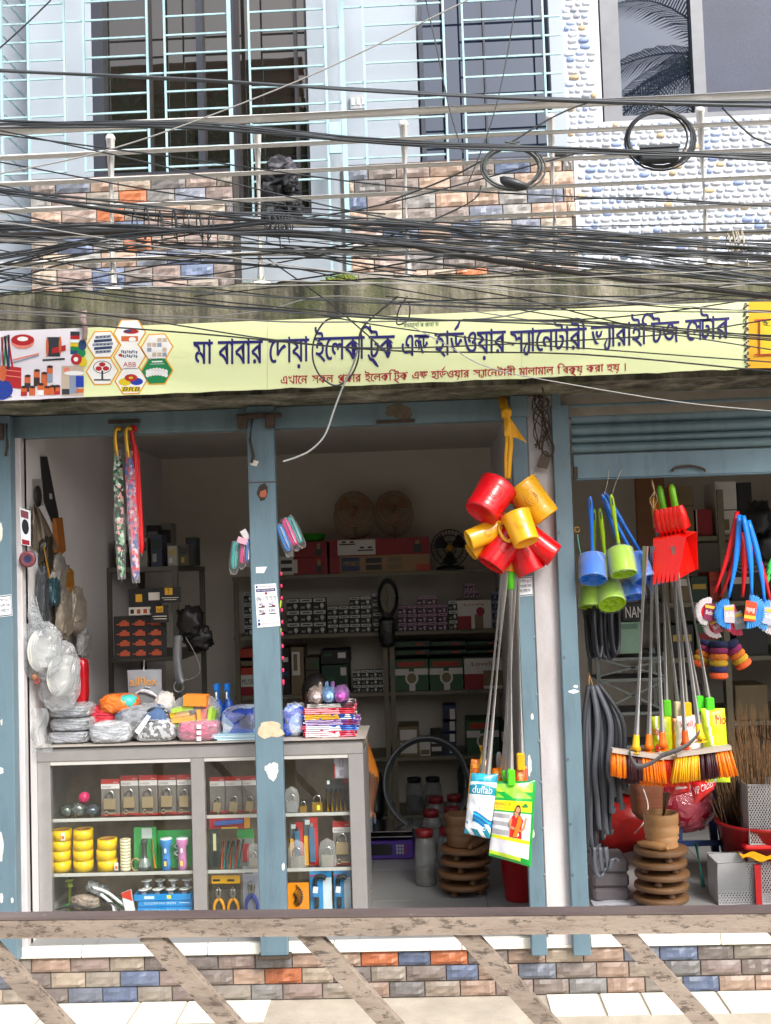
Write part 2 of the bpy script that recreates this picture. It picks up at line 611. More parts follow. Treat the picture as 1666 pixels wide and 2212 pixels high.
# floors, walls, ceiling of both shops
ftile = M('#8b8c8c', .32, var=.07, scale=2)
b = MB(); b.box(xL, xR, .004, YB, zf - .05, zf)
fl = b.out('floor', joint, bld)
nx_ = 0
for i in range(10):
    for j in range(5):
        x0 = xL + .63 * i; y0 = .0 + j * .6
        b = MB(); b.box(x0 + .0015, x0 + .6285, y0 + .006, y0 + .5985, zf + .0005, zf + .006, 0)
        b.out('tile', ftile, fl)
zf += .006
b = MB(); b.box(xL, xw - .12, .03, YB, zf, zc); b.box(xw - .12, xw, .03, 1.40, zf, zc - .001); b.box(xw - .12, xw - .03, 1.40, YB, zf, zc - .002)
b.out('side_wall', plaster, bld)
b = MB(); b.box(xL, xR, YB, YB + .12, zf - .05, zc)
b.out('back_wall', M('#e2dbcd', .85, var=.06, scale=2.5), bld)
b = MB(); b.box(xp0 + .005, xp1 - .005, .2, YB, zf, zc - .003)
b.out('partition_wall', plaster, bld)
b = MB(); b.box(xR - .1, xR, .03, YB, zf, zc - .003)
b.out('side_wall', plaster, bld)
b = MB(); b.box(xL, xR, .06, YB + .12, zc, zc + .12)
b.box(xL, xR, .16, .3, zc - .16, zc + .001)
b.out('ceiling', ceil_m, bld)
# white pillar between the shops
def pillar_mat():
    m, nt, bs = base('old_whitewash')
    n = noise_tex(nt, 3, 7, stretch=(1, 1, .3))
    r = ramp(nt, n.outputs[0], [(.3, lin('#a9a2a2')), (.55, lin('#cfcacb')), (.8, lin('#d8d5d6'))])
    n2 = noise_tex(nt, 13, 8, rough=.75)
    k = ramp(nt, n2.outputs[0], [(.27, (1, 1, 1)), (.31, (0, 0, 0))])
    o = mixc(nt, k.outputs[0], r.outputs[0], lin('#8d7f73'))
    nt.links.new(o.outputs[0], bs.inputs['Base Color'])
    bs.inputs['Roughness'].default_value = .85
    bump(nt, bs, n2.outputs[0], .3, .012)
    return m
white_old = pillar_mat()
b = MB(); b.box(xp0, xp1, -.03, .2, zf - .04, zbot + .2, 0, .004)
b.out('pillar', white_old, bld)
b = MB(); b.box(P(30, 1400, 0).x, xw, -.02, .06, zf - .02, zbot + .2, 0, .004)
b.out('pillar', white_old, bld)
# slab with fascia, upper storey
b = MB()
n = 40
for (y0, y1, z0, z1) in ((-.40, .30, zbot, ztop),):
    b.grid(lambda s, t: (lerp(xL, xR, s), y0 - .006 * noise.noise(V((s * 40, t * 5, 0))), lerp(z0, z1, t) + (.012 * noise.noise(V((s * 55, 3, 1))) if t == 1 else 0)), 120, 6)
    b.grid(lambda s, t: (lerp(xL, xR, s), lerp(y0 - .004, .6, t), z1 + .012 * noise.noise(V((s * 55, 3, 1)))), 120, 1)
    b.grid(lambda s, t: (lerp(xR, xL, s), lerp(y0 - .004, .6, t), z0), 1, 1)
    for xx in (xL, xR):
        b.add([(xx, y0, z0), (xx, .6, z0), (xx, .6, z1), (xx, y0, z1)], [[0, 1, 2, 3]])
b.box(xL + .01, xR - .01, -.02, .06, zc - .2, zbot + .02, 1)
b.out('balcony_slab', [grim, M('#8b8378', .9, var=.2)], bld)
YW = .45
zt = 6.1
z_r = ztop - .02
def wz(v, u=833): return P(u, v, YW).z
zd = wz(378, 280)
upper = MB()
def wpiece(u0, u1, z0, z1, y=YW + .02):
    upper.box(P(u0, 250, YW).x, P(u1, 250, YW).x, y, YW + .3, z0, z1)
wpiece(60, 198, z_r, zt); wpiece(198, 507, z_r, wz(380, 350)); wpiece(507, 668, z_r, wz(462, 590)); wpiece(668, 905, z_r, zt)
wpiece(905, 1192, z_r, wz(352, 1050)); wpiece(1192, 1222, zd, zt, YW - .04)
uw = upper.out('upper_wall', bluewall, bld)
b = MB(); b.box(P(66, 500, YW).x, P(507, 500, YW).x, YW, YW + .018, z_r, zd); b.box(P(750, 500, YW).x, P(1246, 500, YW).x, YW, YW + .018, z_r, zd)
dado = b.out('brick_dado', joint, bld)
zr0 = wz(612, 833) - .02
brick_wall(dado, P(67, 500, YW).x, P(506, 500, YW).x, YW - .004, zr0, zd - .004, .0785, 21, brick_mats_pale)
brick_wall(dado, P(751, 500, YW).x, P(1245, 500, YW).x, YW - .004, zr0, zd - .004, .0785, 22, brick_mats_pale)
dark_trim = M('#4b4744', .7, var=.1)
for u0, u1 in ((507, 519), (741, 751)):
    b = MB(); b.box(P(u0, 500, YW).x, P(u1, 500, YW).x, YW - .012, YW + .03, z_r, wz(368, u0))
    b.out('dado_end_trim', dark_trim, bld)
# pebble clad wall on the right
YP = .462
peb_w = M('#ccd2db', .55, var=.03, bmp=.15, bscale=50)
xa, xb = P(1222, 250, YP).x, xR
xw0 = P(1298, 150, YP).x
zwb = P(1480, 255, YP).z
b = MB(); b.box(xa, xw0, YP, YP + .3, z_r, zt); b.box(xw0, xb, YP, YP + .3, z_r, zwb)
pw = b.out('pebble_wall', peb_w, bld)
pm = [M('#d3d6dd', .4, var=.08), M('#93a6d0', .4, var=.2, rnd=.15), M('#c6ad88', .45, var=.15, rnd=.12), M('#aab0ba', .45, var=.2, rnd=.15), M('#b9c6e2', .4, var=.12, rnd=.1)]
def pebble_mesh(seed):
    rr = random.Random(seed)
    b = MB()
    n = 12
    rings = [(1, 0), (1, .35), (.86, .8), (.55, 1)]
    vs_ = []
    jit = [rr.uniform(.9, 1.06) for _ in range(n)]
    for r_, h in rings:
        for k in range(n):
            a = 2 * pi * k / n
            cx, sz = cos(a), sin(a)
            e = .7
            x = math.copysign(abs(cx) ** e, cx) * r_ * jit[k] * .5
            z = math.copysign(abs(sz) ** e, sz) * r_ * jit[k] * .5
            vs_.append((x, -h, z))
    fs = [[i * n + k, i * n + (k + 1) % n, (i + 1) * n + (k + 1) % n, (i + 1) * n + k] for i in range(3) for k in range(n)]
    fs.append([3 * n + k for k in range(n)])
    return vs_, fs
PBL = [pebble_mesh(i) for i in range(5)]
PME = []
for vs_, fs in PBL:
    me = bpy.data.meshes.new('pebble')
    me.from_pydata(vs_, [], fs)
    me.polygons.foreach_set('use_smooth', [True] * len(fs))
    me.materials.append(pm[0])
    PME.append(me)
rr = random.Random(3)
rest = MB()
cnt = 0
z = P(1400, 600, YP).z
ph = .0335
while z < P(1400, -30, YP).z:
    x = xa + rr.uniform(0, .03)
    x1 = xb if z < zwb - .02 else xw0 - .02
    x1 = min(x1, P(1690, 300, YP).x)
    if z + ph > zwb and z < zwb + .01:
        x1 = min(x1, xw0 - .01)
    while x < x1:
        w = rr.choice([.030, .038, .046, .052, .058])
        h = ph * rr.uniform(.72, .9)
        if x + w > x1:
            break
        c = rr.choices(range(5), [66, 8, 8, 9, 9])[0]
        k = rr.randrange(5)
        pos = V((x + w / 2, YP, z + ph / 2 + rr.uniform(-.002, .002)))
        if x < P(1246, 450, YP).x and z < zd:
            pass
        elif cnt < 300 and (c != 0 or rr.random() < .22):
            o = bpy.data.objects.new('pebble', PME[k])
            col.objects.link(o)
            o.parent = pw
            o.location = pos - ORG[pw]
            o.scale = (w, .011 * rr.uniform(.7, 1.2), h)
            o.material_slots[0].link = 'OBJECT'
            o.material_slots[0].material = pm[c]
            cnt += 1
        else:
            rest.add([pos + V((p[0] * w, p[1] * .010, p[2] * h)) for p in PBL[k][0]], PBL[k][1], c, True)
        x += w + rr.uniform(.003, .008)
    z += ph
rest.out('pebble_field', pm, pw, kind='stuff')
# ---------------------------------------------------------------- upper windows
def glass_dark(name, c):
    m, nt, bs = base(name)
    bs.inputs['Base Color'].default_value = (*lin(c), 1)
    bs.inputs['Roughness'].default_value = .012
    bs.inputs['IOR'].default_value = 2.0
    bs.inputs['Specular Tint'].default_value = (.78, .86, 1, 1) if c != '#23211f' else (1, .94, .88, 1)
    n = noise_tex(nt, 1.6, 3)
    bump(nt, bs, n.outputs[0], .012, .02)
    return m
gl1, gl2 = glass_dark('tinted_pane', '#23211f'), glass_dark('tinted_pane', '#1b2030')
alu = M('#55565a', .4, .7, var=.08)
alu_l = M('#8a8c90', .35, .8, var=.08)
def window(u0, v0, u1, v1, Y, muls, gm, fw=10, f_m=alu, fw_l=None):
    x0, x1, z0, z1 = ext(u0, v0, u1, v1, Y)
    k = S(Y)
    b = MB()
    b.box(x0 - .0, x1, Y + .045, Y + .06, z0, z1)
    w = b.out('window', gm, bld)
    b = MB()
    f = fw * k
    fl_ = (fw_l or fw) * k
    b.box(x0 + .001, x0 + fl_, Y, Y + .05, z0 + .001, z1 - .001); b.box(x1 - f, x1 - .001, Y, Y + .05, z0 + .001, z1 - .001)
    b.box(x0 + fl_, x1 - f, Y, Y + .05, z0 + .001, z0 + f); b.box(x0 + fl_, x1 - f, Y, Y + .05, z1 - f, z1 - .001)
    b.out('frame', f_m, w)
    for m0, m1 in muls:
        b = MB()
        b.box(P(m0, (v0 + v1) / 2, Y).x, P(m1, (v0 + v1) / 2, Y).x, Y + .004, Y + .049, z0 + f, z1 - f)
        b.out('mullion', f_m, w)
    return w
window(198, -110, 507, 378, YW + .02, [(318, 322), (424, 438)], gl1, 9, M('#3c3f49', .45, .3), 26)
window(507, -110, 668, 462, YW + .021, [(636, 642)], gl1, 8, M('#34323a', .45, .3))
window(905, -110, 1192, 350, YW + .02, [(960, 963), (1045, 1049)], gl2, 10, M('#474a55', .4, .4))
w = window(1298, -110, 1740, 254, YP + .03, [(1495, 1521)], gl2, 12, M('#6d6f74', .4, .5), 40)
b = MB(); b.box(P(1522, 100, YP).x, P(1728, 100, YP).x, YP + .066, YP + .074, zwb + .03, zt); b.out('dark_pane_cover', M('#2c3550', .45, var=.25, scale=3, bmp=.2, bscale=300), w)  # matte dark sheet added over the glass to keep out the sky reflection
# pale sheet door with a bolt beside the dado
b = MB()
x0, x1 = P(520, 500, YW).x, P(741, 500, YW).x
b.box(x0, x1, YW + .001, YW + .019, z_r, wz(464, 600))
b.box(P(669, 300, YW).x, x1, YW + .002, YW + .0195, wz(464, 600), wz(-100, 700))
dr = b.out('door', M('#a6b0bb', .6, var=.05), bld)
b = MB(); 
x0, x1, z0, z1 = ext(757, 206, 792, 236, YW)
b.box(x0, x1, YW - .012, YW + .012, z0, z1)
for i in range(3):
    xx = lerp(x0, x1, (i + .5) / 3)
    b.box(xx - .008, xx + .008, YW - .017, YW - .011, lerp(z0, z1, .25), lerp(z0, z1, .75), 1)
b.out('switch_board', [M('#b9bcc0', .5), M('#e6e6e6', .4)], bld)
# rear mass and roof of the upper storey
b = MB(); b.box(xL, xR, YW + .31, 3.1, zc + .13, zt); b.box(xL, xR, -.1, 3.1, zt, zt + .12)
b.box(xL - .02, P(62, 250, YW).x, YW + .9, 3.1, ztop, zt)
b.out('upper_storey_block', bluewall, bld)
# ---------------------------------------------------------------- balcony railing
YR = -.34
stain = M('#efece8', .28, .12, var=.05, scale=20, spec=.8)
rail = thing('balcony_railing', 'polished steel balcony railing with round posts above the shop sign', 'railing', (0, YR, ztop))
def hline(v, Y, u=833): return P(u, v, Y).z
for k, (v, r) in enumerate(((243, .029), (309, .0165), (367, .0165), (425, .0165), (483, .0165), (541, .0165))):
    z = hline(v, YR)
    b = MB()
    off = -.037 if k else 0
    b.tube([(xL, YR + off, z), (xR, YR + off, z)], r, 14)
    b.out('handrail' if k == 0 else 'rail', stain, rail)
for u in (-78, 241, 559, 877, 1196, 1521, 1850):
    p = P(u, 420, YR)
    z1 = hline(275, YR) - (.0 if 1 else 0)
    b = MB()
    b.tube([(p.x, YR, ztop - .01), (p.x, YR, z1)], .0195, 14)
    b.lathe([(.0195, 0), (.023, .004), (.023, .012), (.015, .026), (.0, .031)], 12, Matrix.Translation((p.x, YR, z1)))
    po = b.out('post', stain, rail)
    b = MB(); b.lathe([(0, .018), (.045, .016), (.048, .004), (.048, -.006)], 14, Matrix.Translation((p.x, YR, ztop)))
    b.out('base_plate', stain, po)
# ---------------------------------------------------------------- pale blue window grille
YG = .28
gr_m = paint('pale_blue_enamel', '#9dc3cd', '#b3d2d9', '#7d6f60', .24)
gr = thing('window_grille', 'pale blue painted steel window grille behind the balcony railing', 'grille', (0, YG, ztop))
def gbar(a, bq, w=.011, d=.011):
    b = MB(); b.bar(a, bq, w, d)
    b.out('bar', gr_m, gr)
kg = S(YG)
zG = lambda v: P(833, v, YG).z
vert = [(4, .010, 395), (62, .012, 395), (140, .010, 372), (183, .010, 372), (320, .011, 372), (358, .010, 372), (498, .020, 372), (541, .010, 470), (706, .012, 600), (742, .024, 600), (789, .011, 357), (963, .011, 355), (1004, .010, 353), (1179, .010, 350)]
for u, w, vb in vert:
    x = P(u, 190, YG).x
    gbar((x, YG, P(u, vb, YG).z), (x, YG, zt - .05), w, .012)
VX = {u: P(u, 190, YG).x for u, _, _ in vert}
z_top = zG(-60)
rows = [zG(v) for v in range(-32, 640, 41)]
cells = [(4, 140), (183, 320), (358, 498), (541, 706), (789, 963), (1004, 1179)]
narrow = [(140, 183), (320, 358), (498, 541), (706, 742), (742, 789), (963, 1004)]
for ci, (a, c) in enumerate(cells):
    for k, z in enumerate(rows):
        vb = dict((u, q) for u, _, q in vert)[a] - (8 if ci != 3 else 0)
        if z > P((a + c) / 2, min(vb, 600), YG).z:
            gbar((VX[a] + .005, YG + .0125, z), (VX[c] - .005, YG + .0125, z), .009, .009)
for ci, (a, c) in enumerate(narrow):
    for k, z in enumerate(rows):
        if (k + ci) % 4 == 1 and z > P((a + c) / 2, 355, YG).z:
            gbar((VX[a] + .005, YG + .0125, z), (VX[c] - .005, YG + .0125, z), .009, .009)
for z in rows[:9]:
    if z > zG(340):
        gbar((VX[1179], YG + .0125, z), (P(1216, 190, YG).x, YG + .0125, z), .009, .009)
# slanting side of the grille at the far left
x4, x62 = VX[4], VX[62]
for k in range(13):
    z = zG(-60) - k * .105
    gbar((x4, YG + .02, z + .09), (x62 - .05, YG + .72, z + .02), .008, .008)
b = MB()
x0, x1, z0, z1 = ext(662, 262, 742, 345, YG)
b.box(P(712, 300, YG).x, P(738, 300, YG).x, YG - .012, YG + .004, P(720, 332, YG).z, P(720, 265, YG).z)
b.out('lock_plate', gr_m, gr)
# blue and red hoarding beyond the left edge
b = MB()
far = 1.9
for u0, v0, u1, v1, mi in ((-80, -60, 36, 78, 0), (-80, 78, 44, 285, 1), (-80, 285, 44, 302, 2), (-80, 302, 44, 420, 3)):
    x0, x1, z0, z1 = ext(u0, v0, u1, v1, far)
    b.box(x0, x1, far, far + .03, z0, z1, mi)
b.out('hoarding', [M('#2f8fe8', .5), M('#f0f0f0', .5), M('#d5564e', .5), M('#9bb07a', .7, var=.3)], label='blue and white hoarding seen through the side bars of the window grille', cat='hoarding')
# ---------------------------------------------------------------- street railing in front
fence_m, nt, bs = base('peeling_beige_paint')
n1 = noise_tex(nt, 7, 9, rough=.75, stretch=(.35, 1, 1.8))
n2 = noise_tex(nt, 60, 8, rough=.75, stretch=(.35, 1, 1))
c1 = ramp(nt, n1.outputs[0], [(.3, lin('#74675b')), (.5, lin('#9c8d7f')), (.75, lin('#b0a294'))])
k1 = ramp(nt, n2.outputs[0], [(.40, (.8, .8, .8)), (.47, (0, 0, 0))])
k2 = ramp(nt, n1.outputs[0], [(.28, (.8, .8, .8)), (.38, (0, 0, 0))])
o1 = mixc(nt, k1.outputs[0], c1.outputs[0], lin('#4c4139'))
o2 = mixc(nt, k2.outputs[0], o1.outputs[0], lin('#4a3833'))
nt.links.new(o2.outputs[0], bs.inputs['Base Color'])
bs.inputs['Roughness'].default_value = .75
bump(nt, bs, n2.outputs[0], .55, .006)
brown = paint('red_brown_paint', '#54484a', '#776a66', '#a3978d', .36, 5, .4, (.3, 1, 1))
fen = thing('street_railing', 'weathered beige steel street railing with slanted bars in front of the shops', 'railing', (0, -2.2, zg))
A = P(-120, 1991, -2.145); B = P(1790, 1974, -2.255)
ex = (B - A).normalized(); ey = V((-ex.y, ex.x, 0)).normalized()
A = A - ex * .5; B = B + ex * .5
def fbar(a, c, w, d, name, mats, mi_top=None):
    b = MB(); b.bar(a, c, w, d, 0, ey)
    return b.out(name, mats, fen)
hh = .05
r0, r1 = A + ey * .028 - V((0, 0, hh / 2)), B + ey * .028 - V((0, 0, hh / 2))
fbar(r0, r1, hh, .052, 'top_rail', fence_m)
fbar(r0 + V((0, 0, hh / 2 + .0055)), r1 + V((0, 0, hh / 2 + .0055)), .007, .056, 'rail_cap', brown)
low = zg + .16
def on_f(u, v):                              # point of the railing's own plane
    d = ray(u, v)
    q = A + ey * .03
    t = (q - CAM).dot(ey) / d.dot(ey)
    return CAM + d * t
for u0 in (-372, -36, 334, 668, 1008, 1349, 1688):
    a = on_f(u0, 2030 if u0 < 500 else 2018)
    c = on_f(u0 + 166, (2030 if u0 < 500 else 2018) + 182)
    d = (c - a)
    a2 = a + d * (-.03 / d.length) 
    c2 = a + d * ((low - a.z) / d.z)
    b = MB(); b.bar(a2 + ey * .0, c2 + ey * .0, .05, .034, 0, ey)
    b.out('slanted_bar', fence_m, fen)
b = MB(); b.bar(V((A.x, A.y, low)) + ey * .04, V((B.x, B.y, low)) + ey * .04, .05, .07, 0, ey); b.out('bottom_rail', fence_m, fen)
for t in (0, 1):
    p = A.lerp(B, t) + ey * .04
    b = MB(); b.bar((p.x, p.y, zg - .02), (p.x, p.y, p.z - hh - .001), .07, .07, 0, ey); b.out('post', fence_m, fen)
# ================================================================ steel shop front
blue = paint('blue_grey_enamel', '#5f7784', '#6b8490', '#4b4038', .295, 5, .45)
blue2 = paint('blue_grey_enamel_dull', '#5f757d', '#6d848b', '#453c36', .31, 5, .5)
rusty = M('#4d4036', .85, .2, var=.4, scale=20, bmp=.6)
def post(u0, u1, y0, y1, vb, label, vt=872):
    x0, x1 = P(u0, 1500, y0).x, P(u1, 1500, y0).x
    z0, z1 = P((u0 + u1) / 2, vb, y0).z, min(P((u0 + u1) / 2, vt, y0).z, zbot - .004)
    t = thing('steel_post', label, 'post', ((x0 + x1) / 2, (y0 + y1) / 2, z0))
    b = MB(); b.box(x0, x1, y0, y1, z0, z1, 0, .004)
    b.out('column', blue, t)
    return t, x0, x1, z0, z1
t, x0, x1, z0, z1 = post(548, 607, -.09, -.034, 2066, 'blue grey steel post with a white internet sticker in the open shop front')
b = MB(); b.box(x0 - .012, x1 + .012, -.105, -.032, z0 - .012, z0 - .0005, 0, .002); b.out('foot_plate', rusty, t)
b = MB()
for dx in (-.045, .025):
    b.box(lerp(x0, x1, .5) + dx * 1.9 - .02, lerp(x0, x1, .5) + dx * 1.9 + .025, -.125, -.0905, P(575, 925, -.1).z, P(575, 896, -.1).z, 0, .004)
b.box(x0 - .045, x1 + .04, -.118, -.0908, P(575, 903, -.1).z, P(575, 893, -.1).z, 0, .004)
b.tube(PS([(545, 905), (540, 950), (548, 985), (543, 1000)], -.105), .007, 6)
b.out('rusty_hinge', rusty, t)
b = MB()
b.box(x0 - .0006, x1 + .0006, -.0912, -.06, P(570, 1043, -.09).z, P(570, 1040, -.09).z)
b.out('seam', dark_trim, t)
# worn patches on the post
chip = M('#cdb79a', .9, var=.2, scale=40); chipw = M('#dedbd0', .9, var=.2, scale=40)
def patch(parent, u, v, w, h, Y, m, seed, n=22, name='worn_patch'):
    rr = random.Random(seed)
    pts = []
    for k in range(n):
        a = 2 * pi * k / n
        q = 1 + .45 * noise.noise(V((cos(a) * 1.6, sin(a) * 1.6, seed * 3.7))) + rr.uniform(-.1, .1)
        pts.append(P(u + w / 2 * cos(a) * q, v + h / 2 * sin(a) * q, Y))
    b = MB(); b.slab([p + V((0, 0, 0)) for p in pts], (0, .0011, 0))
    return b.out(name, m, parent)
patch(t, 583, 1578, 54, 40, -.0913, chip, 3); patch(t, 588, 1665, 26, 34, -.0913, chipw, 5); patch(t, 577, 1660, 14, 12, -.0914, chipw, 6)
patch(t, 568, 1062, 24, 38, -.0911, M('#39312b', .9), 7); patch(t, 569, 1067, 14, 20, -.0916, M('#a85f44', .9), 8)
patch(t, 612, 1872, 6, 16, -.0913, chipw, 9); patch(t, 549, 1000, 18, 14, -.0915, chipw, 10)
pw_ = M('#e9edf2', .6, var=.03)
def sticker(name, label, cat, quad, Y, lines):
    """printed paper: quad is four picture points, clockwise from top left; lines are (text|None, x0,y0,x1,y1, mat index)"""
    q = [P(a, c, Y) for a, c in quad]
    fn = lambda x, y: (q[3].lerp(q[2], x)).lerp(q[0].lerp(q[1], x), y)
    b = MB(); b.slab(q, (0, .0012, 0))
    for i, (s_, a0, c0, a1, c1, mi) in enumerate(lines):
        f2 = lambda x, y: fn(lerp(a0, a1, x), lerp(c0, c1, y)) - V((0, .0006 + .0002 * i, 0))
        if s_ is None:
            b.add([f2(0, 0), f2(1, 0), f2(1, 1), f2(0, 1)], [[0, 1, 2, 3]], mi)
        elif s_ == 'o':
            b.add([f2(.5 + .5 * cos(k * pi / 8), .5 + .5 * sin(k * pi / 8)) for k in range(16)], [list(range(16))], mi)
        else:
            b.text(s_, f2, mi)
    return b.out(name, [pw_, M('#241a63', .5), M('#20242c', .5), M('#9a1b2a', .5), M('#8c4a55', .5), M('#3a5bb0', .5), M('#ffffff', .5)], None, label, cat)
sticker('sticker', 'white internet provider sticker with phone number on the blue post', 'sticker', [(550, 1263), (596, 1260), (606, 1352), (556, 1356)], -.0922, [
    ('Panthom Internet', .2, .92, .95, .97, 4), ('o', .05, .91, .14, .975, 1), (None, .05, .82, .95, .89, 1), ('NEW CONNECTION OFFER', .1, .84, .9, .87, 6), ('o', .44, .75, .57, .81, 3),
    ('09611 70 70 70', .05, .61, .96, .71, 2), ('40', .14, .50, .34, .57, 1), ('60', .6, .50, .8, .57, 1), ('80', .14, .34, .34, .41, 1), ('100', .58, .34, .84, .41, 1),
    (None, .12, .455, .4, .475, 2), (None, .57, .455, .88, .475, 2), (None, .12, .295, .4, .315, 2), (None, .57, .295, .88, .315, 2), (None, .26, .48, .42, .50, 3), (None, .72, .48, .88, .50, 3), (None, .26, .32, .42, .34, 3),
    ('o', .05, .14, .15, .19, 5), ('www.panthombd.net', .2, .14, .95, .185, 4), (None, .05, .05, .15, .11, 1), ('panthom internet', .2, .05, .95, .11, 4)])
sticker('sticker', 'torn white paper scrap on the blue post above the internet sticker', 'sticker', [(553, 1225), (577, 1224), (570, 1238), (553, 1238)], -.0919, [])
t, x0, x1, z0, z1 = post(-60, 29, -.09, -.02, 2080, 'blue grey steel post beside the clear plastic bags at the showcase end')
t.name = 'steel_post'
b = MB(); b.box(P(-10, 930, 0).x, P(24, 930, 0).x, -.105, -.0905, P(10, 950, -.1).z, P(10, 915, -.1).z, 0, .004); b.tube(PS([(14, 915), (16, 960), (12, 985)], -.1), .006, 6)
b.out('rusty_hinge', rusty, t)
for i, (u, v, w, h) in enumerate(((2, 1150, 7, 40), (3, 1665, 9, 16), (2, 1830, 11, 60), (3, 1940, 8, 20), (26, 1945, 6, 10), (3, 1560, 4, 14))):
    patch(t, u, v, w, h, -.0913, chipw, 30 + i, 16)
wl = [(None, .04, .93, .96, .97, 2), (None, .04, .03, .96, .07, 2), (None, .02, .03, .05, .97, 2), (None, .95, .03, .98, .97, 2)]
bn_lines = [('ভাড়া', .1, .66, .55, .86, 2), ('দেওয়া হবে', .1, .42, .9, .6, 2), ('যোগাযোগ', .1, .2, .8, .36, 2), ('017', .6, .68, .9, .84, 2)]
sticker('sticker', 'small handwritten white paper on the blue post at the left end of the showcase', 'sticker', [(-8, 1288), (24, 1284), (27, 1330), (-6, 1334)], -.0922, wl + bn_lines)
t, x0, x1, z0, z1 = post(1127, 1161, -.085, -.035, 2066, 'narrow blue grey steel post on the mug side of the white pillar')
b = MB(); b.box(x0, x1 + .01, -.1, -.0855, P(1140, 905, 0).z, P(1140, 860, 0).z, 0, .003); b.out('bracket', blue2, t)
for i, (u, v, w, h) in enumerate(((1144, 1655, 8, 40), (1150, 1760, 8, 14), (1152, 1800, 6, 16), (1150, 1548, 6, 14))):
    patch(t, u, v, w, h, -.0863, chipw, 50 + i)
sticker('sticker', 'small handwritten white paper on the narrow post under the mugs', 'sticker', [(1119, 1247), (1150, 1245), (1153, 1286), (1121, 1289)], -.0868, wl + bn_lines)
for v in (1375, 1500, 1600, 1690, 1790, 1890):
    b = MB(); p = P(1155 + (v - 1375) * .045, v, -.09); b.cyl(p, p + V((0, .012, 0)), .005, None, 8); b.out('rivet', M('#a5b0b6', .4, .6), t)
t, x0, x1, z0, z1 = post(1216, 1254, -.075, -.035, 2066, 'blue grey steel guide post on the shutter side of the white pillar')
b = MB(); b.box(x0 + .002, x0 + .045, -.09, -.0755, P(1240, 885, 0).z, P(1240, 852, 0).z, 0, .003); b.out('bracket', blue2, t)
patch(t, 1240, 1494, 20, 9, -.0763, pw_, 61); patch(t, 1244, 1483, 10, 6, -.0763, pw_, 62)
for v in (1150, 1420, 1640, 1780, 1890):
    b = MB(); p = P(1219 + (v - 1420) * .04, v, -.08); b.cyl(p, p + V((0, .012, 0)), .005, None, 8); b.out('rivet', M('#6c6a68', .5, .5), t)
# lintel
zi0, zi1 = P(560, 926, -.03).z, zbot - .003
t = thing('lintel_beam', 'blue grey steel lintel beam under the sign', 'beam', (P(570, 900, 0).x, 0, zi0))
b = MB(); b.box(P(-60, 900, -.03).x, P(1116, 900, -.03).x, -.03, .05, zi0, zi1, 0, .003); b.out('beam', blue2, t)
for u, w in ((268, 34), (855, 42)):
    b = MB(); b.box(P(u - w, 915, -.04).x, P(u + w, 915, -.04).x, -.045, -.0305, P(u, 914, -.04).z, P(u, 907, -.04).z, 0, .002); b.out('rusty_plate', rusty, t)
patch(t, 862, 890, 60, 34, -.0312, M('#6b5f50', .95, var=.4, scale=30), 71, name='worn_patch')
# roller shutter of the next shop
ys = .0
sh = thing('roller_shutter', 'half raised blue grey roller shutter over the broom shop', 'shutter', (P(1500, 1000, ys).x, ys, P(1500, 1030, ys).z))
xa_, xb_ = P(1233, 900, ys).x, xR - .1
vv = [832, 858, 884, 910, 936, 952, 974]
for a, c in zip(vv[:-1], vv[1:]):
    z1, z0 = P(1430, a, ys).z, P(1430, c, ys).z
    b = MB()
    m = 8
    prof = [(-.022 * sin(pi * (k / m)) ** .8 if 0 < k < m else .008, lerp(z1, z0, k / m)) for k in range(m + 1)]
    b.grid(lambda s, q: (lerp(xa_, xb_, s), ys + prof[round(q * m)][0], prof[round(q * m)][1]), 1, m)
    b.out('slat', blue2, sh)
z1, z0 = P(1430, 976, ys).z, P(1430, 1029, ys).z
b = MB(); b.box(P(1238, 1000, ys).x, xb_, ys - .014, ys + .012, z0, z1, 0, .003); b.box(P(1238, 1000, ys).x, xb_, ys - .02, ys + .016, z0 - .006, z0 - .0005, 0, .002)
bb = b.out('bottom_bar', blue, sh)
b = MB(); b.tube(spline(PS([(1452, 1018), (1460, 1010), (1490, 1006), (1518, 1012), (1524, 1019)], ys - .03)), .006, 6); b.out('pull_handle', rusty, bb)
b = MB(); b.box(P(1238, 1010, ys).x, P(1246, 1010, ys).x, ys - .034, ys - .0145, P(1240, 1034, ys).z, P(1240, 1010, ys).z); b.out('lock_lug', rusty, bb)
# twisted rusty wire, chain and padlock hung on the pillar top
b = MB()
rr = random.Random(9)
for k in range(9):
    pts = [(1165 + rr.uniform(-12, 14), 850, -.06)]
    for j in range(5):
        pts.append((1168 + rr.uniform(-16, 20), 870 + j * 24 + rr.uniform(-8, 8), -.06 - rr.uniform(0, .04)))
    b.tube(spline(PS(pts, -.06), 4), .003, 5)
b.tube(spline(PS([(1174, 900), (1182, 935), (1196, 965), (1190, 985), (1172, 975), (1176, 940)], -.075), 5), .006, 6)
b.tube(spline(PS([(1172, 838, -.40), (1176, 862, -.2), (1174, 900, -.075)], -.07), 5), .005, 6)
b.out('wire_tangle', rusty, label='tangle of rusty wire and cable hung on the top of the white pillar', cat='wire tangle')
t = thing('padlock', 'rusty square padlock hanging from the wire tangle on the white pillar', 'padlock', P(1176, 1012, -.075))
b = MB(); c = P(1175, 998, -.075); b.obox(c, .05, .022, .055, Matrix.Rotation(.35, 3, 'Y')); b.out('body', M('#5d5048', .8, .3, var=.3, scale=30), t)
b = MB(); b.tube(arc(c + V((.008, 0, .028)), .016, .022, 0, pi, 8), .004, 6); b.out('shackle', rusty, t)

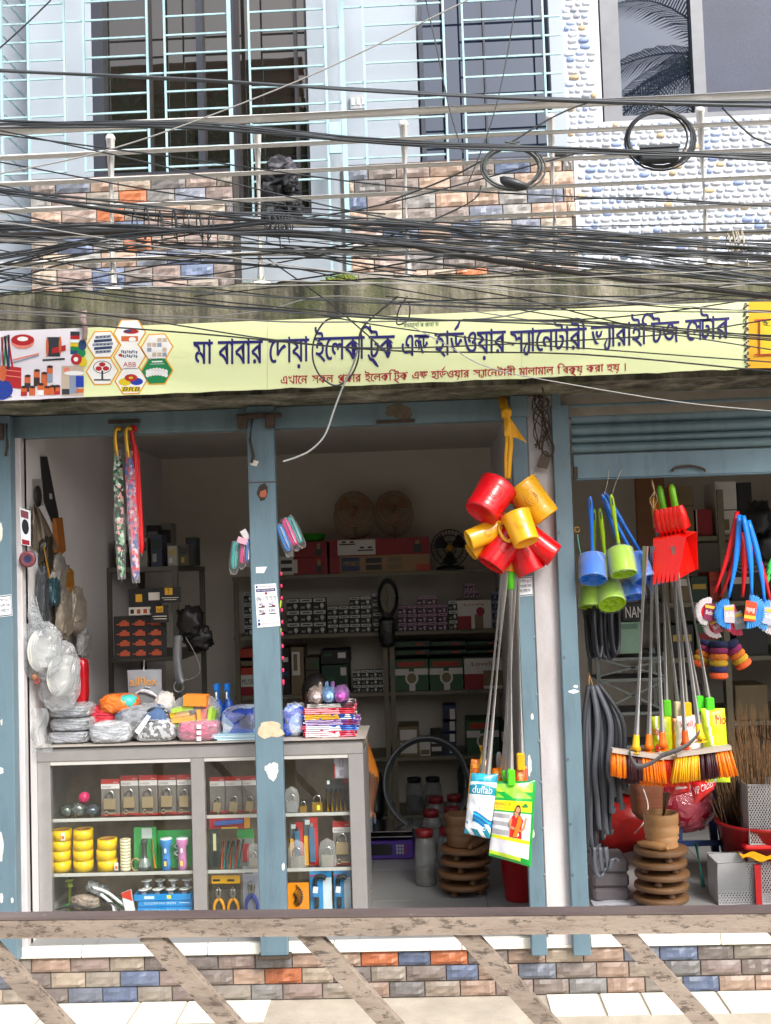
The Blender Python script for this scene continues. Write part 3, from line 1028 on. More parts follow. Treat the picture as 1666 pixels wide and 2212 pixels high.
# ================================================================ sign
YS = -.47
sgn = thing('shop_sign', 'long pale yellow shop sign with blue and red Bengali lettering', 'sign', P(833, 838, YS))
y_m = M('#ecf5bd', .42, var=.05, scale=1.2, bmp=.08, bscale=3, spec=.4)
def sz(u, top): return (lerp(715, 649, u / 1666) if top else lerp(865.5, 794, u / 1666))
def panel(name, u0, u1, Y, m, dz=0.):
    """sheet hung on the fascia, gently wavy"""
    b = MB()
    def fn(s, t):
        u = lerp(u0, u1, s)
        w = .001 * noise.noise(V((u * .013, t * 1.5, 4)))
        return P(u, lerp(sz(u, 0) - (3 * noise.noise(V((u * .02, 0, 8)))), sz(u, 1), t) , Y) + V((0, w, dz))
    b.grid(fn, max(2, int((u1 - u0) / 24)), 4)
    b.grid(lambda s, t: fn(1 - s, t) + V((0, .006, 0)), max(2, int((u1 - u0) / 24)), 4)
    return b.out(name, m, sgn)
panel('banner', 181, 577.3, YS - .002, y_m); panel('banner', 578, 1127.5, YS - .002, y_m); panel('banner', 1128, 1617, YS - .002, y_m)
panel('picture_banner', -60, 181, YS - .004, M('#ece9f2', .4, var=.03))
panel('orange_banner', 1617, 1760, YS - .002, M('#f2b51e', .4, var=.08, scale=3))
b = MB(); b.box(P(-100, 790, -.43).x, P(1760, 730, -.43).x, -.44, -.405, P(833, 834, YS).z + .02, P(833, 700, YS).z)
b.out('backing_frame', rusty, sgn)
navy, red_i = M('#1d1a6e', .5, var=.05), M('#b3202a', .5, var=.05)
# --- Bengali lettering, set glyph by glyph in reading-picture order
GA = {}
def glyph(g):
    if g not in GA:
        a = _mesh2d(g)
        if '|' not in GA:
            GA['|'] = max(p[0] for p in _mesh2d('|')[0])
        GA[g] = (a[0], a[1], max(p[0] for p in _mesh2d(g + '|')[0]) - GA['|'])
    return GA[g]
def stroke(pts, w):
    vs_, fs = [], []
    for i, p in enumerate(pts):
        q0, q1 = pts[max(0, i - 1)], pts[min(len(pts) - 1, i + 1)]
        dx, dy = q1[0] - q0[0], q1[1] - q0[1]
        l = math.hypot(dx, dy) or 1
        ww = w[i] if isinstance(w, list) else w
        vs_ += [(p[0] - dy / l * ww / 2, p[1] + dx / l * ww / 2), (p[0] + dy / l * ww / 2, p[1] - dx / l * ww / 2)]
    for i in range(len(pts) - 1):
        fs.append([2 * i, 2 * i + 1, 2 * i + 3, 2 * i + 2])
    return vs_, fs
def bn(tokens):
    """tokens: characters; '+r' ra-phala, '+R' reph, '+y' ya-phala, '+nd' n over d, '+st' s over t, '+tr' t with r"""
    vs_, fs, x = [], [], 0.
    def put(g, dx=0, sx=1., sy=1., dy=0.):
        o = len(vs_)
        a = g if isinstance(g, tuple) else glyph(g)
        vs_.extend((p[0] * sx + x + dx, p[1] * sy + dy) for p in a[0])
        fs.extend([i + o for i in f] for f in a[1])
    for t in tokens:
        if t == '+r':
            put(stroke([(-.62, .10), (-.5, -.02), (-.36, -.05), (-.2, -.16), (-.08, -.24)], [.05, .08, .09, .1, .03]))
        elif t == '+R':
            put(stroke([(-.46, .70), (-.3, .80), (-.16, .98)], [.05, .09, .03]))
        elif t == '+y':
            put(stroke([(.0, .585), (.34, .585)], .075))
            put(stroke([(.26, .56), (.27, .2), (.25, .02), (.16, -.07), (.06, -.06), (.0, .06), (.12, .22)], [.085, .085, .08, .08, .08, .06, .03]))
            x += .33
        elif t == '+nd':
            put('ন', 0, .52, .72, .175); put('ড', .27, .74, .98, -.02); put(stroke([(0, .585), (.82, .585)], .075)); x += .81
        elif t == '+st':
            put('স', 0, .60, 1, 0); put('ট', .34, .82, 1, 0); put(stroke([(0, .585), (.82, .585)], .075)); x += .81
        else:
            put(t); x += glyph(t)[2]
    return vs_, fs, x
WORDS = dict(ma='মা', baba=list('বাবার'), doya=['ে', 'দ', 'া', 'য', '়', 'া'], elec=['ই', 'ে', 'ল', 'ক', 'ি', 'ট', '+r', 'ক'], end=['এ', '+nd'],
             hard=['হ', 'া', 'ড', '+R', 'ও', 'য', '়', 'া', 'র'], sani=['স', '+y', 'া', 'ে', 'ন', 'ট', 'া', 'র', 'ী'],
             vari=['ভ', '+y', 'া', 'র', 'া', 'ই', 'ি', 'ট', 'জ'], store=['ে', '+st', 'া', 'র'], here=['এ', 'খ', 'া', 'ে', 'ন'], all=list('সকল'),
             prok=['প', '+r', 'ক', 'া', 'র'], mala=list('মালামাল'), bik=['ি', 'ব', 'ক', '+r', 'য', '়'], kora=list('করা'), hoy=['হ', 'য', '়'], dari=['।'])
L1 = [('ma', 419, 459, 738, 738, 787, 785), ('baba', 472, 567, 737, 735, 787, 784), ('doya', 581, 667, 734, 731, 784, 780), ('elec', 681, 852, 729, 724, 778, 772), ('end', 867, 927, 724, 722, 769, 767),
      ('hard', 940, 1092, 720, 714, 767, 762), ('sani', 1104, 1267, 715, 707, 761, 753), ('vari', 1278, 1467, 705, 693, 751, 738), ('store', 1482, 1575, 691, 685, 736, 730)]
L2 = [('here', 606, 664, 813, 811, 830, 828), ('all', 675, 720, 811, 810, 828, 826), ('prok', 730, 780, 810, 808, 826, 824), ('elec', 789, 881, 808, 804, 824, 820), ('end', 890, 924, 803, 802, 819, 818), ('hard', 932, 1014, 802, 799, 818, 814),
      ('sani', 1023, 1114, 799, 796, 814, 810), ('mala', 1122, 1196, 795, 792, 811, 808), ('bik', 1205, 1259, 792, 790, 807, 805), ('kora', 1267, 1304, 789, 787, 804, 802), ('hoy', 1312, 1339, 787, 786, 802, 801), ('dari', 1347, 1354, 785, 785, 801, 801)]
def setline(name, L, m, Y, fat):
    b = MB()
    for w_, u0, u1, h0, h1, b0, b1 in L:
        vs_, fs, adv = bn(WORDS[w_])
        for du, dv in ((0, 0), (fat, 0), (0, fat * .6), (fat, fat * .6), (-fat, 0)):
            pts = []
            for x, y in vs_:
                s_ = x / adv
                vb_, vh_ = lerp(b0, b1, s_), lerp(h0, h1, s_)
                pts.append(P(lerp(u0, u1, s_) + du, lerp(vb_, vh_, y / .62) + dv, Y - (.0001 * (du + 2 * dv) / max(fat, .1) if fat else 0)))
            b.add(pts, fs)
            if not fat:
                break
    return b.out(name, m, sgn)
setline('blue_lettering', L1, navy, YS - .0042, .75)
setline('red_lettering', L2, red_i, YS - .0042, .35)
b = MB()
vs_, fs, adv = bn(list('রহমানির রাহিম'))
b.add([P(lerp(872, 948, x / adv), lerp(707, 699, y / .62) - 3 * x / adv, YS - .0042) for x, y in vs_], fs)
b.out('small_lettering', M('#2e5a2e', .5), sgn)
# hexagon pictures
def hexa(u, v, r, Y): return [P(u + r * cos(k * pi / 3) * 1.06, v + r * sin(k * pi / 3) - (r * cos(k * pi / 3)) * .035, Y) for k in range(6)]
pm_ = [M(c, .45, var=.05) for c in ('#e9a92e', '#f6f6f4', '#2f4a78', '#b8262c', '#13884f', '#1f3fae', '#e3c81d', '#31363f', '#d4693c', '#8f9bb0', '#c9b8a6', '#3c2c28', '#f08a7a')]
(OR, WH, NV, RD, GN, BL, YE, BK, CO, GR_, BE, DK, PK) = range(13)
def disc(b, u, v, ru, rv, Y, mi, n=14, a0=0., a1=2 * pi):
    b.add([P(u + ru * cos(lerp(a0, a1, k / n)), v + rv * sin(lerp(a0, a1, k / n)), Y) for k in range(n + (a1 < 6))], [list(range(n + (a1 < 6)))], mi)
def quad(b, u0, v0, u1, v1, Y, mi, sk=0.):
    b.add([P(u0, v1, Y), P(u1, v1 + sk, Y), P(u1, v0 + sk, Y), P(u0, v0, Y)], [[0, 1, 2, 3]], mi)
Y1, Y2, Y3, Y4 = YS - .0035, YS - .0043, YS - .0051, YS - .0059
for hu, hv, kind in ((222, 744, 'rods'), (280, 719, 'top'), (339, 750, 'tiles'), (280, 770, 'abb'), (221, 802, 'fan'), (283, 822, 'coils'), (339, 801, 'bulbs')):
    b = MB()
    b.slab(hexa(hu, hv, 34, Y1), (0, .002, 0), OR); b.add(hexa(hu, hv, 31, Y2)[::-1], [list(range(6))], GN if kind == 'bulbs' else WH)
    if kind == 'rods':
        for k in range(5):
            quad(b, hu - 22 + 3 * abs(k - 2), hv - 18 + k * 8, hu + 22 - 2 * abs(k - 2), hv - 12 + k * 8, Y3, NV if k % 2 else GR_, -3)
            for j in range(4):
                disc(b, hu - 12 + j * 8, hv - 15 + k * 8 - 1.5, 2, 1.6, Y4, BK)
    elif kind == 'top':
        disc(b, hu + 3, hv - 3, 17, 5, Y3, RD); disc(b, hu - 4, hv - 4, 8, 3, Y4, NV); quad(b, hu - 18, hv + 7, hu + 18, hv + 18, Y3, CO); disc(b, hu + 6, hv + 14, 8, 5, Y4, WH)
    elif kind == 'tiles':
        for i in range(4):
            for j in range(4):
                quad(b, hu - 21 + i * 11, hv - 20 + j * 10.5, hu - 12 + i * 11, hv - 11.5 + j * 10.5, Y3, (WH, BE, GR_, WH, BE)[(i * 3 + j) % 5])
    elif kind == 'abb':
        b.text('ABB', lambda x, y: P(lerp(hu - 14, hu + 14, x), lerp(hv + 22, hv + 12, y), Y3), RD)
        for k in range(18):
            quad(b, hu - 18 + (k % 9) * 4, hv - 14 + (k // 9) * 9 + (k % 3), hu - 15.5 + (k % 9) * 4, hv - 8 + (k // 9) * 9 + (k % 3), Y3, (NV, BK, NV, GR_)[k % 4])
        disc(b, hu - 20, hv - 3, 4, 3, Y3, RD)
    elif kind == 'fan':
        disc(b, hu, hv - 9, 20, 14, Y3, BK); disc(b, hu, hv - 9, 18.5, 12.6, Y3 - .0004, WH)
        for k in range(3):
            disc(b, hu + 9 * cos(k * 2.1 + .5), hv - 9 + 6 * sin(k * 2.1 + .5), 7, 5, Y4, RD)
        quad(b, hu - 2, hv - 2, hu + 2, hv + 17, Y4, BK); quad(b, hu - 18, hv + 17, hu + 18, hv + 20, Y4, BK)
    elif kind == 'coils':
        for du, dv, mi in ((-13, 3, YE), (12, 2, BL), (0, -6, RD)):
            disc(b, hu + du, hv + dv, 14, 8, Y3 - .0003 * (mi == RD), mi); disc(b, hu + du, hv + dv, 5, 2.6, Y4, (YE, RD, BL)[mi % 3])
        b.text('BRB', lambda x, y: P(lerp(hu - 18, hu + 18, x) + 3 * y, lerp(hv + 23, hv + 14, y), Y3), BK)
        quad(b, hu - 20, hv + 13, hu + 20, hv + 24, Y3 + .0004, YE)
    else:
        for k in range(14):
            disc(b, hu - 20 + (k % 7) * 6.6, hv + 2 + (k // 7) * 7 - 4 * sin((k % 7) / 6 * pi), 4.2, 5, Y3 - .0002 * (k // 7), WH)
        quad(b, hu - 11, hv - 21, hu + 12, hv - 18, Y3, WH, -1); quad(b, hu - 15, hv - 15, hu + 16, hv - 14, Y3, WH, -1)
    b.out('hexagon_picture', pm_, sgn)
# goods pictured on the white end of the sign
b = MB()
Y1 = YS - .0065; Y2 = Y1 - .0007; Y3 = Y2 - .0007
for k in range(6):
    b.add([P(2 + k * 3, 728 - k, Y1), P(6 + k * 3, 728 - k, Y1), P(10 + k * 5 - (k % 2) * 14, 800, Y1), P(6 + k * 5 - (k % 2) * 14, 800, Y1)], [[0, 3, 2, 1]], (RD, GR_, BK, GN, RD, NV)[k])
disc(b, 49, 738, 25, 15, Y1, PK); disc(b, 49, 734, 25, 12, Y2, RD, 14); disc(b, 49, 732, 12, 5, Y3, WH)
quad(b, 28, 776, 84, 779, Y1, PK, -14); quad(b, 28, 782, 84, 785, Y1, GR_, -16)
quad(b, 101, 728, 130, 770, Y1, BK); disc(b, 102, 750, 3, 22, Y2, CO); disc(b, 130, 746, 3, 20, Y2, CO); quad(b, 112, 752, 142, 764, Y2, RD, -7); quad(b, 92, 776, 140, 780, Y1, BK, -3)
for k, mi in enumerate((BK, RD, WH, YE, GN, NV)):
    quad(b, 152, 716 + k * 8, 172, 725 + k * 8, Y1, mi)
disc(b, 165, 776, 12, 12, Y2, RD); disc(b, 164, 776, 5, 5, Y3, WH); disc(b, 184 - 6, 782, 10, 10, Y2 + .0003, YE); disc(b, 178, 745, 9, 12, Y2, NV); disc(b, 176, 762, 9, 10, Y2 + .0002, GN)
disc(b, 2, 842, 26, 22, Y1, BL)
for k in range(5):
    quad(b, -24, 824 + k * 8, 26, 826 + k * 8, Y2, NV)
quad(b, 8, 790, 46, 836, Y1 + .0003, RD, 4); quad(b, 12, 798, 46, 800, Y2, PK, 4); quad(b, 12, 810, 46, 812, Y2, PK, 4); disc(b, 6, 806, 8, 18, Y2, CO)
for k, (u, v0, mi) in enumerate(((60, 812, BK), (80, 800, DK), (96, 806, CO), (108, 792, GR_), (52, 836, RD), (70, 836, CO), (88, 830, WH), (102, 836, CO), (114, 834, CO), (124, 834, RD))):
    h = 858 - v0 if k > 3 else 34
    quad(b, u - 7, v0, u + 6, v0 + h * .45, Y2 - .0003 * (k > 3), CO); quad(b, u - 7, v0 + h * .45, u + 6, min(857 - u * .04, v0 + h), Y2 - .0003 * (k > 3), mi); disc(b, u, v0, 6.5, 3, Y3 - .0003, DK)
quad(b, 133, 790, 181, 855, Y1, BE); quad(b, 138, 794, 150, 804, Y2, PK); quad(b, 150, 806, 170, 850, Y2, GR_); disc(b, 160, 806, 22, 5, Y3, WH); quad(b, 164, 812, 181, 836, Y3, BL); quad(b, 134, 840, 150, 852, Y3, BK); quad(b, 165, 840, 181, 848, Y3, CO)
b.out('pictured_goods', pm_, sgn)
b = MB()
for k in range(40):
    v = 656 + k * 3.5
    disc(b, 1611 + 4 * sin(k * 1.7) + (k * .08), v, 3.2 + sin(k), 2.2, YS - .0072, DK, 7)
quad(b, 1630, 690, 1700, 693, YS - .008, RD, -3); quad(b, 1640, 690, 1643, 765, YS - .0084, RD); quad(b, 1630, 765, 1700, 768, YS - .008, RD, -2); quad(b, 1643, 693, 1700, 765, YS - .0076, YE)
b.text('ই.', lambda x, y: P(lerp(1648, 1664, x), lerp(704, 692, y), YS - .0092), DK)
b.out('border_print', pm_, sgn)
# cloth strip tied at the end of the sign
b = MB(); b.ribbon(spline(PS([(181, 672, -.43), (179, 690, -.49), (184, 712, -.495), (182, 735, -.49)], 0), 4), [.03] * 6 + [.022] * 7, V((1, 0, .1)), .004)
b.out('cloth_strip', M('#9a8581', .95, var=.3, scale=40), None, 'dirty pinkish cloth strip tied over the end of the sign', 'cloth strip')
# plants on the slab edge
def tuft(u, v, n, h, seed, label, mosses=()):
    rr = random.Random(seed)
    p0 = P(u, v, -.37); p0.z = ztop + .004
    t = thing('weed_clump', label, 'weeds', p0)
    b = MB()
    for k in range(n):
        a = rr.uniform(0, 2 * pi); l = h * rr.uniform(.4, 1.1)
        q = p0 + V((rr.uniform(-.07, .07), rr.uniform(-.012, .03), -.006))
        d = V((cos(a) * .5, sin(a) * .3 - .1, 1)).normalized()
        b.ribbon([q, q + d * l * .5, q + d * l * .8 + V((cos(a) * l * .25, 0, .0)), q + d * l * .9 + V((cos(a) * l * .5, 0, -l * .12))], [.004, .006, .004, .001], V((-sin(a), cos(a), 0)), .0006)
    b.out('blades', M('#7fa83a', .6, var=.3, scale=30), t)
    if mosses:
        b = MB()
        for (mu, w, hh_) in mosses:
            b.blob(P(mu, v, -.365) * V((1, 1, 0)).x if False else V((P(mu, v, -.36).x, -.36, ztop + .0)), (w, .05, hh_), 16, 8, .35, 4, seed + mu)
        b.out('moss', M('#6d7430', .95, var=.5, scale=45, bmp=1, bscale=160), t)
tuft(735, 600, 60, .05, 2, 'mossy clump with bright weeds on the concrete slab edge', ((700, .05, .02), (722, .07, .035), (742, .085, .06), (755, .05, .045), (678, .05, .012)))
tuft(25, 620, 40, .03, 3, 'low green weeds on the slab edge beside a railing foot', ((8, .06, .016), (45, .05, .012)))
tuft(545, 600, 10, .05, 4, 'thin sprig of weed growing by a railing post foot on the slab')
# ================================================================ overhead cables
blk = M('#34373b', .4, var=.15, scale=40); gry = M('#9b9a97', .5, var=.1, scale=40); blk2 = M('#4a4f54', .38, var=.15, scale=40)
LB = 'black overhead cable strung across the shop front'
LG = 'pale grey overhead cable strung across the shop front'
def cable(pts, Y, r=.0038, m=None, label=LB, group='overhead cables', name='overhead_cable', k=5):
    pts = [tuple(p) for p in pts]
    (a, c), (d, e) = pts[0], pts[1]
    (f, g), (h, i) = pts[-2], pts[-1]
    if a < 5:
        pts = [(a - 260, c - (e - c) / (d - a) * 260 * .9)] + pts
    if h > 1660:
        pts = pts + [(h + 260, i + (i - g) / (h - f) * 260 * .9)]
    b = MB(); b.tube(spline(PS(pts, Y), k), r, 6)
    return b.out(name, m or blk, None, label, 'cable', group)
rr = random.Random(77)
def bundle(pts, n, spread, Y0, Y1, r=.0038, ms=(None,)):
    for k in range(n):
        q = [(p[0], p[1] + spread * rr.uniform(-1, 1) * (p[2] if len(p) > 2 else 1)) for p in pts]
        cable(q, lerp(Y0, Y1, rr.random()), r * .86 * rr.uniform(.8, 1.3), ms[k % len(ms)] or blk)
bundle([(0, 152, .4), (420, 173, .4), (833, 198, .5), (1250, 217, .6), (1666, 224, .8)], 6, 8, -1.25, -1.12, .0046, (None, blk2))
bundle([(0, 262, 1), (420, 272, .7), (833, 305, .4), (1250, 325, .4), (1666, 338, .7)], 6, 14, -1.2, -1.05, .0046, (None, blk2))
bundle([(0, 418, .8), (300, 452, .9), (600, 470, .9), (833, 483, 1), (1250, 508, 1), (1666, 528, 1)], 7, 14, -1.1, -.9, .0040, (None, blk2))
bundle([(0, 488, .8), (250, 492, .5), (480, 500, .4), (640, 505, .5), (833, 522, 1), (1250, 556, 1.2), (1666, 600, 1.2)], 9, 15, -1.05, -.85, .0042, (None, blk2, None))
bundle([(0, 560, 1.4), (250, 512, .6), (480, 487, .4), (640, 478, .5), (833, 492, 1), (1250, 530, 1.3), (1666, 548, 1)], 6, 14, -1.05, -.85, .0042)
bundle([(0, 520, 1), (420, 540, 1), (833, 548, 1), (1250, 545, 1), (1666, 560, 1)], 5, 16, -.95, -.8, .0036, (None, gry, None))
bundle([(0, 600, 1), (300, 640, 1), (833, 680, 1), (1250, 700, .6), (1666, 725, .6)], 3, 12, -.85, -.7, .0034, (None, blk2))
single = [
    ([(0, 585), (420, 505), (660, 470), (833, 440), (1250, 330)], 0, -1.0), ([(0, 103), (110, 0)], 0, -1.1),
    ([(0, 282), (250, 335), (500, 395), (833, 470), (1250, 530), (1666, 600)], 0, -1.15), ([(0, 290), (420, 345), (833, 400), (1250, 425), (1666, 445)], 0, -1.1),
    ([(0, 350), (420, 425), (833, 462)], 0, -1.02), ([(0, 375), (210, 330), (420, 262), (700, 150), (1010, 0)], 1, -1.3),
    ([(920, 0), (945, 110), (970, 230), (1000, 330)], 0, -.8), ([(1116, 0), (1090, 150), (1060, 270), (1010, 400)], 0, -.8),
    ([(833, 437), (1000, 370), (1190, 255), (1290, 215)], 0, -1.0), ([(1560, 232), (1620, 290), (1666, 312)], 0, -1.0),
    ([(1240, 430), (1400, 428), (1666, 445)], 0, -1.0), ([(0, 640), (420, 560), (620, 545), (833, 512), (1010, 440), (1040, 400)], 0, -.9),
    ([(0, 655), (300, 690), (600, 735), (833, 752), (1250, 735), (1480, 718), (1666, 690)], 0, -.72), ([(0, 690), (420, 720), (833, 757), (1250, 765), (1666, 802)], 0, -.68),
    ([(0, 625), (300, 655), (600, 668), (833, 705), (1100, 740), (1300, 755), (1666, 782)], 0, -.7), ([(0, 672), (400, 684), (620, 695), (833, 694), (1050, 688), (1250, 655), (1666, 610)], 1, -.62),
    ([(0, 676), (330, 690), (560, 672), (700, 640), (900, 655), (1200, 700)], 1, -.6), ([(860, 690), (960, 742), (1060, 795), (1260, 835), (1480, 870), (1666, 888)], 2, -.85),
    ([(1000, 690), (1250, 690), (1450, 672), (1666, 640)], 0, -.66), ([(833, 655), (1250, 640), (1666, 650)], 0, -.7), ([(580, 560), (700, 645), (790, 720), (833, 760)], 0, -.75),
    ([(0, 610), (200, 560), (500, 570), (760, 590), (1000, 600), (1250, 590), (1666, 600)], 0, -.9), ([(833, 600), (1100, 640), (1400, 710), (1666, 735)], 0, -.8), ([(300, 560), (600, 575), (833, 620), (1250, 690), (1666, 755)], 0, -.85),
    ([(0, 540), (300, 600), (600, 640), (833, 655), (1250, 665), (1666, 630)], 0, -.8), ([(600, 610), (833, 575), (1100, 530), (1400, 505), (1666, 500)], 0, -.85), ([(0, 455), (300, 520), (600, 545), (900, 585)], 0, -.95),
    ([(0, 400), (300, 470), (560, 520), (800, 580), (1100, 620), (1400, 660), (1666, 672)], 0, -.9), ([(0, 500), (400, 555), (833, 560), (1250, 610), (1666, 645)], 0, -.88),
    ([(0, 572), (420, 525), (833, 545), (1250, 575), (1666, 618)], 0, -.92), ([(0, 633), (400, 600), (720, 545), (833, 520)], 0, -.86), ([(833, 640), (1100, 660), (1350, 650), (1666, 600)], 0, -.74),
    ([(940, 590), (1200, 560), (1450, 580), (1666, 575)], 1, -.76), ([(420, 640), (700, 610), (1000, 590)], 0, -.8)]
for pts, g, Y in single:
    cable(pts, Y, (.002 if g == 2 else .0032) * rr.uniform(.8, 1.2), gry if g else blk, LG if g else LB, 'pale overhead cables' if g else 'overhead cables')
for k in range(15):                          # thin service wires
    v0, v1 = rr.uniform(415, 640), rr.uniform(450, 690)
    m_ = rr.uniform(-25, 30)
    cable([(0, v0), (420, lerp(v0, v1, .25) + m_ * .8), (833, lerp(v0, v1, .5) + m_), (1250, lerp(v0, v1, .75) + m_ * .7), (1666, v1)], rr.uniform(-1.1, -.75), rr.uniform(.0016, .0026), blk2 if k % 3 else gry, 'thin service wire in the tangle over the sign', 'thin service wires', 'service_wire')
# thick lashed trunk cable in the middle
cable([(0, 508), (300, 500), (480, 497), (640, 502), (833, 520), (1000, 552), (1250, 590), (1666, 640)], -.97, .011, M('#33302e', .5, var=.2, scale=30), 'thickest dark trunk cable with tie wires lashed round it', None, 'trunk_cable')
def ties(u0, u1, v0, v1, n, Y, label, m, seed, amp=12):
    rr = random.Random(seed)
    b = MB()
    for k in range(n):
        u = lerp(u0, u1, (k + .5) / n) + rr.uniform(-4, 4)
        a, c = v0 + rr.uniform(-6, 6), v1 + rr.uniform(-8, 8)
        pts = [(u, a), (u + 5, (a + c) / 2, Y - .045), (u + rr.uniform(-8, 8), c), (u - 6, (a + c) / 2, Y + .05), (u - 2, a - 3)]
        if rr.random() < .4:
            pts.append((u + rr.uniform(-14, 14), c + 22))
        b.tube(spline(PS(pts, Y), 5), .0026, 5)
    b.out('tie_wires', m, None, label, 'tie wires')
ties(280, 470, 455, 512, 7, -.97, 'loose black tie wires looped round the trunk cable over the brick dado', blk, 3)
ties(578, 628, 462, 508, 8, -.97, 'tight cluster of tie wires round the trunk cable by the pale door', M('#46484a', .5), 4)
ties(1570, 1610, 505, 545, 6, -.93, 'cream tie wires knotted round the cables before the pebble wall', M('#c9bda5', .6), 5)
def coil(u, v, ru, rv, n, Y, label, m, seed, r=.004, open_=.12):
    rr = random.Random(seed)
    b = MB()
    pts = []
    for k in range(n * 22):
        a = 2 * pi * k / 22 + .6
        q = 1 + open_ * noise.noise(V((k / 22 * .9, seed, 0))) * 2
        pts.append((u + ru * q * cos(a) + 3 * noise.noise(V((k * .05, 1, seed))), v + rv * q * sin(a), Y + .03 * noise.noise(V((k / 22 * 1.3, 7, seed)))))
    b.tube(PS(pts, Y), r, 5)
    for s_ in (-1, 1):
        b.tube(spline(PS([(u + s_ * ru * .5, v - rv * .9), (u + s_ * 10, v - rv * 1.15), (u - s_ * 16, v - rv * 1.28)], Y), 4), r, 5)
    return b.out('cable_coil', m, None, label, 'cable coil')
coil(1107, 362, 62, 44, 7, -1.12, 'grey cable wound into an oval coil hanging before the brick dado', M('#5b605f', .5), 5)
coil(1426, 300, 70, 60, 9, -1.12, 'black cable wound into a large round coil round the splice box', blk, 6, .0042, .1)
b = MB(); b.blob(P(1110, 396, -1.16), (.11, .03, .03), 12, 8, .5, 3, 2, T=Matrix.Rotation(.35, 3, 'Y')); b.out('splice_wrap', blk, None, 'black taped splice below the oval grey cable coil', 'cable splice')
t = thing('splice_box', 'black rectangular cable splice box hanging inside the round coil', 'splice box', P(1426, 345, -1.15))
x0, x1, z0, z1 = ext(1384, 314, 1468, 346, -1.17)
b = MB(); b.box(x0, x1, -1.17, -1.13, z0, z1, 0, .006); b.out('case', M('#2d3338', .45), t)
b = MB(); b.box(x0 - .004, x1 + .004, -1.176, -1.165, lerp(z0, z1, .82), z1 + .003, 0, .003)
b.out('lid_rim', M('#3a4147', .4), t)
# loop of dark cable with a bare white end in front of the sign
cable([(880, 640), (862, 668), (858, 700), (882, 690), (884, 655), (862, 650)], -.62, .0036, blk, 'small tight loop of black cable knotted before the sign', 'cable loops', 'cable_loop')
b = MB()
pts = [(905, 590), (850, 645), (780, 690), (738, 700), (684, 745), (676, 790), (700, 825), (728, 832), (760, 800), (776, 740), (772, 690), (742, 690)]
pts = [(742, 688), (705, 692), (680, 730), (676, 775), (692, 812), (725, 833), (756, 815), (774, 775), (778, 720), (800, 690), (860, 640)]
b.tube(spline(PS(pts, -.6), 6), .0042, 6, 0)
b.tube(spline(PS([(776, 745), (762, 790), (740, 838), (722, 885), (702, 940), (672, 972), (640, 988), (612, 997)], -.61), 6), .0045, 6, 1)
b.out('dangling_cable', [blk, M('#8f9291', .5)], None, 'cable looped before the sign with its grey end dangling into the shop opening', 'cable')
# black tarpaulin covering something on the balcony
b = MB()
b.blob(P(609, 366, -.03), (.13, .16, .1), 26, 16, .3, 2.4, 5, 1, .6, Matrix.Rotation(.25, 3, 'Y'), False)
b.blob(P(606, 398, -.01), (.17, .2, .13), 26, 16, .4, 2.2, 8, 0, .7, Matrix.Rotation(-.3, 3, 'Y'), False)
b.blob(P(590, 438, -.02), (.13, .2, .2), 26, 16, .35, 2.4, 9, 0, .7, None, False)
b.blob(P(632, 448, .02), (.1, .16, .1), 22, 14, .35, 2.4, 19, 0, .7, None, False)
b.out('covered_bundle', [M('#1d1f24', .55, var=.3, bmp=.6, bscale=20), M('#54525a', .6, var=.2, bmp=.4, bscale=20)], None, 'dark tarpaulin bundle tied behind the steel railing on the balcony', 'bundle')
# ================================================================ aluminium showcase
YC = .14
ali = M('#adabaa', .32, .5, var=.08, scale=14, bmp=.05)
ali2 = M('#d8d6d2', .35, .3, var=.05)
kC = S(YC)
cx0, cx1 = P(82, 1800, YC).x, P(790, 1800, YC).x
cz1 = P(430, 1608, YC).z
case = thing('display_case', 'aluminium framed glass display case holding padlocks and tools', 'showcase', ((cx0 + cx1) / 2, YC, zf))
dep = .44
def cbox(name, u0, u1, v0, v1, y0, y1, m, z0=None, bev=.003, parent=None):
    b = MB(); b.box(P(u0, 1800, YC).x, P(u1, 1800, YC).x, y0, y1, P(430, v1, YC).z if z0 is None else z0, P(430, v0, YC).z, 0, bev)
    return b.out(name, m, parent or case)
cbox('stile', 82, 110, 1638, 0, YC, YC + .04, ali, zf + .06)
cbox('stile', 415, 444, 1638, 0, YC, YC + .04, ali, zf + .06)
cbox('stile', 757, 790, 1638, 0, YC, YC + .04, ali, zf + .06)
cbox('top_rail', 82, 790, 1609, 1637.5, YC - .002, YC + .04, ali)
cbox('base_board', 82, 790, 1985, 0, YC - .001, YC + dep, ali, zf + .001)
cbox('end_panel', 82.3, 85, 1640, 0, YC + .041, YC + dep, ali, zf + .1)
cbox('end_panel', 786.5, 789.7, 1640, 0, YC + .041, YC + dep, ali, zf + .1)
for u0, u1 in ((110.3, 414.7), (444.3, 756.7)):
    cbox('inner_bead', u0, u1, 1638, 1646, YC + .004, YC + .02, ali2, None, .001)
b = MB(); b.box(cx0 - .012, cx1 + .012, YC - .012, YC + dep + .01, cz1 + .0005, cz1 + .008)
top = b.out('counter_top', M('#b9b1a8', .4, var=.1, scale=6), case)
b = MB(); b.box(cx0 - .0125, cx1 + .0125, YC - .0135, YC - .0122, cz1 - .001, cz1 + .0065)
b.out('black_edge', M('#1c1a19', .5), case)
ztopc = cz1 + .0083
cglass = bpy.data.materials.new('clear_glass'); cglass.use_nodes = True
nt = cglass.node_tree
tr = nd(nt, 'BsdfTransparent'); tr.inputs[0].default_value = (.97, .985, .975, 1)
gs = nd(nt, 'BsdfGlossy'); gs.inputs['Roughness'].default_value = .02
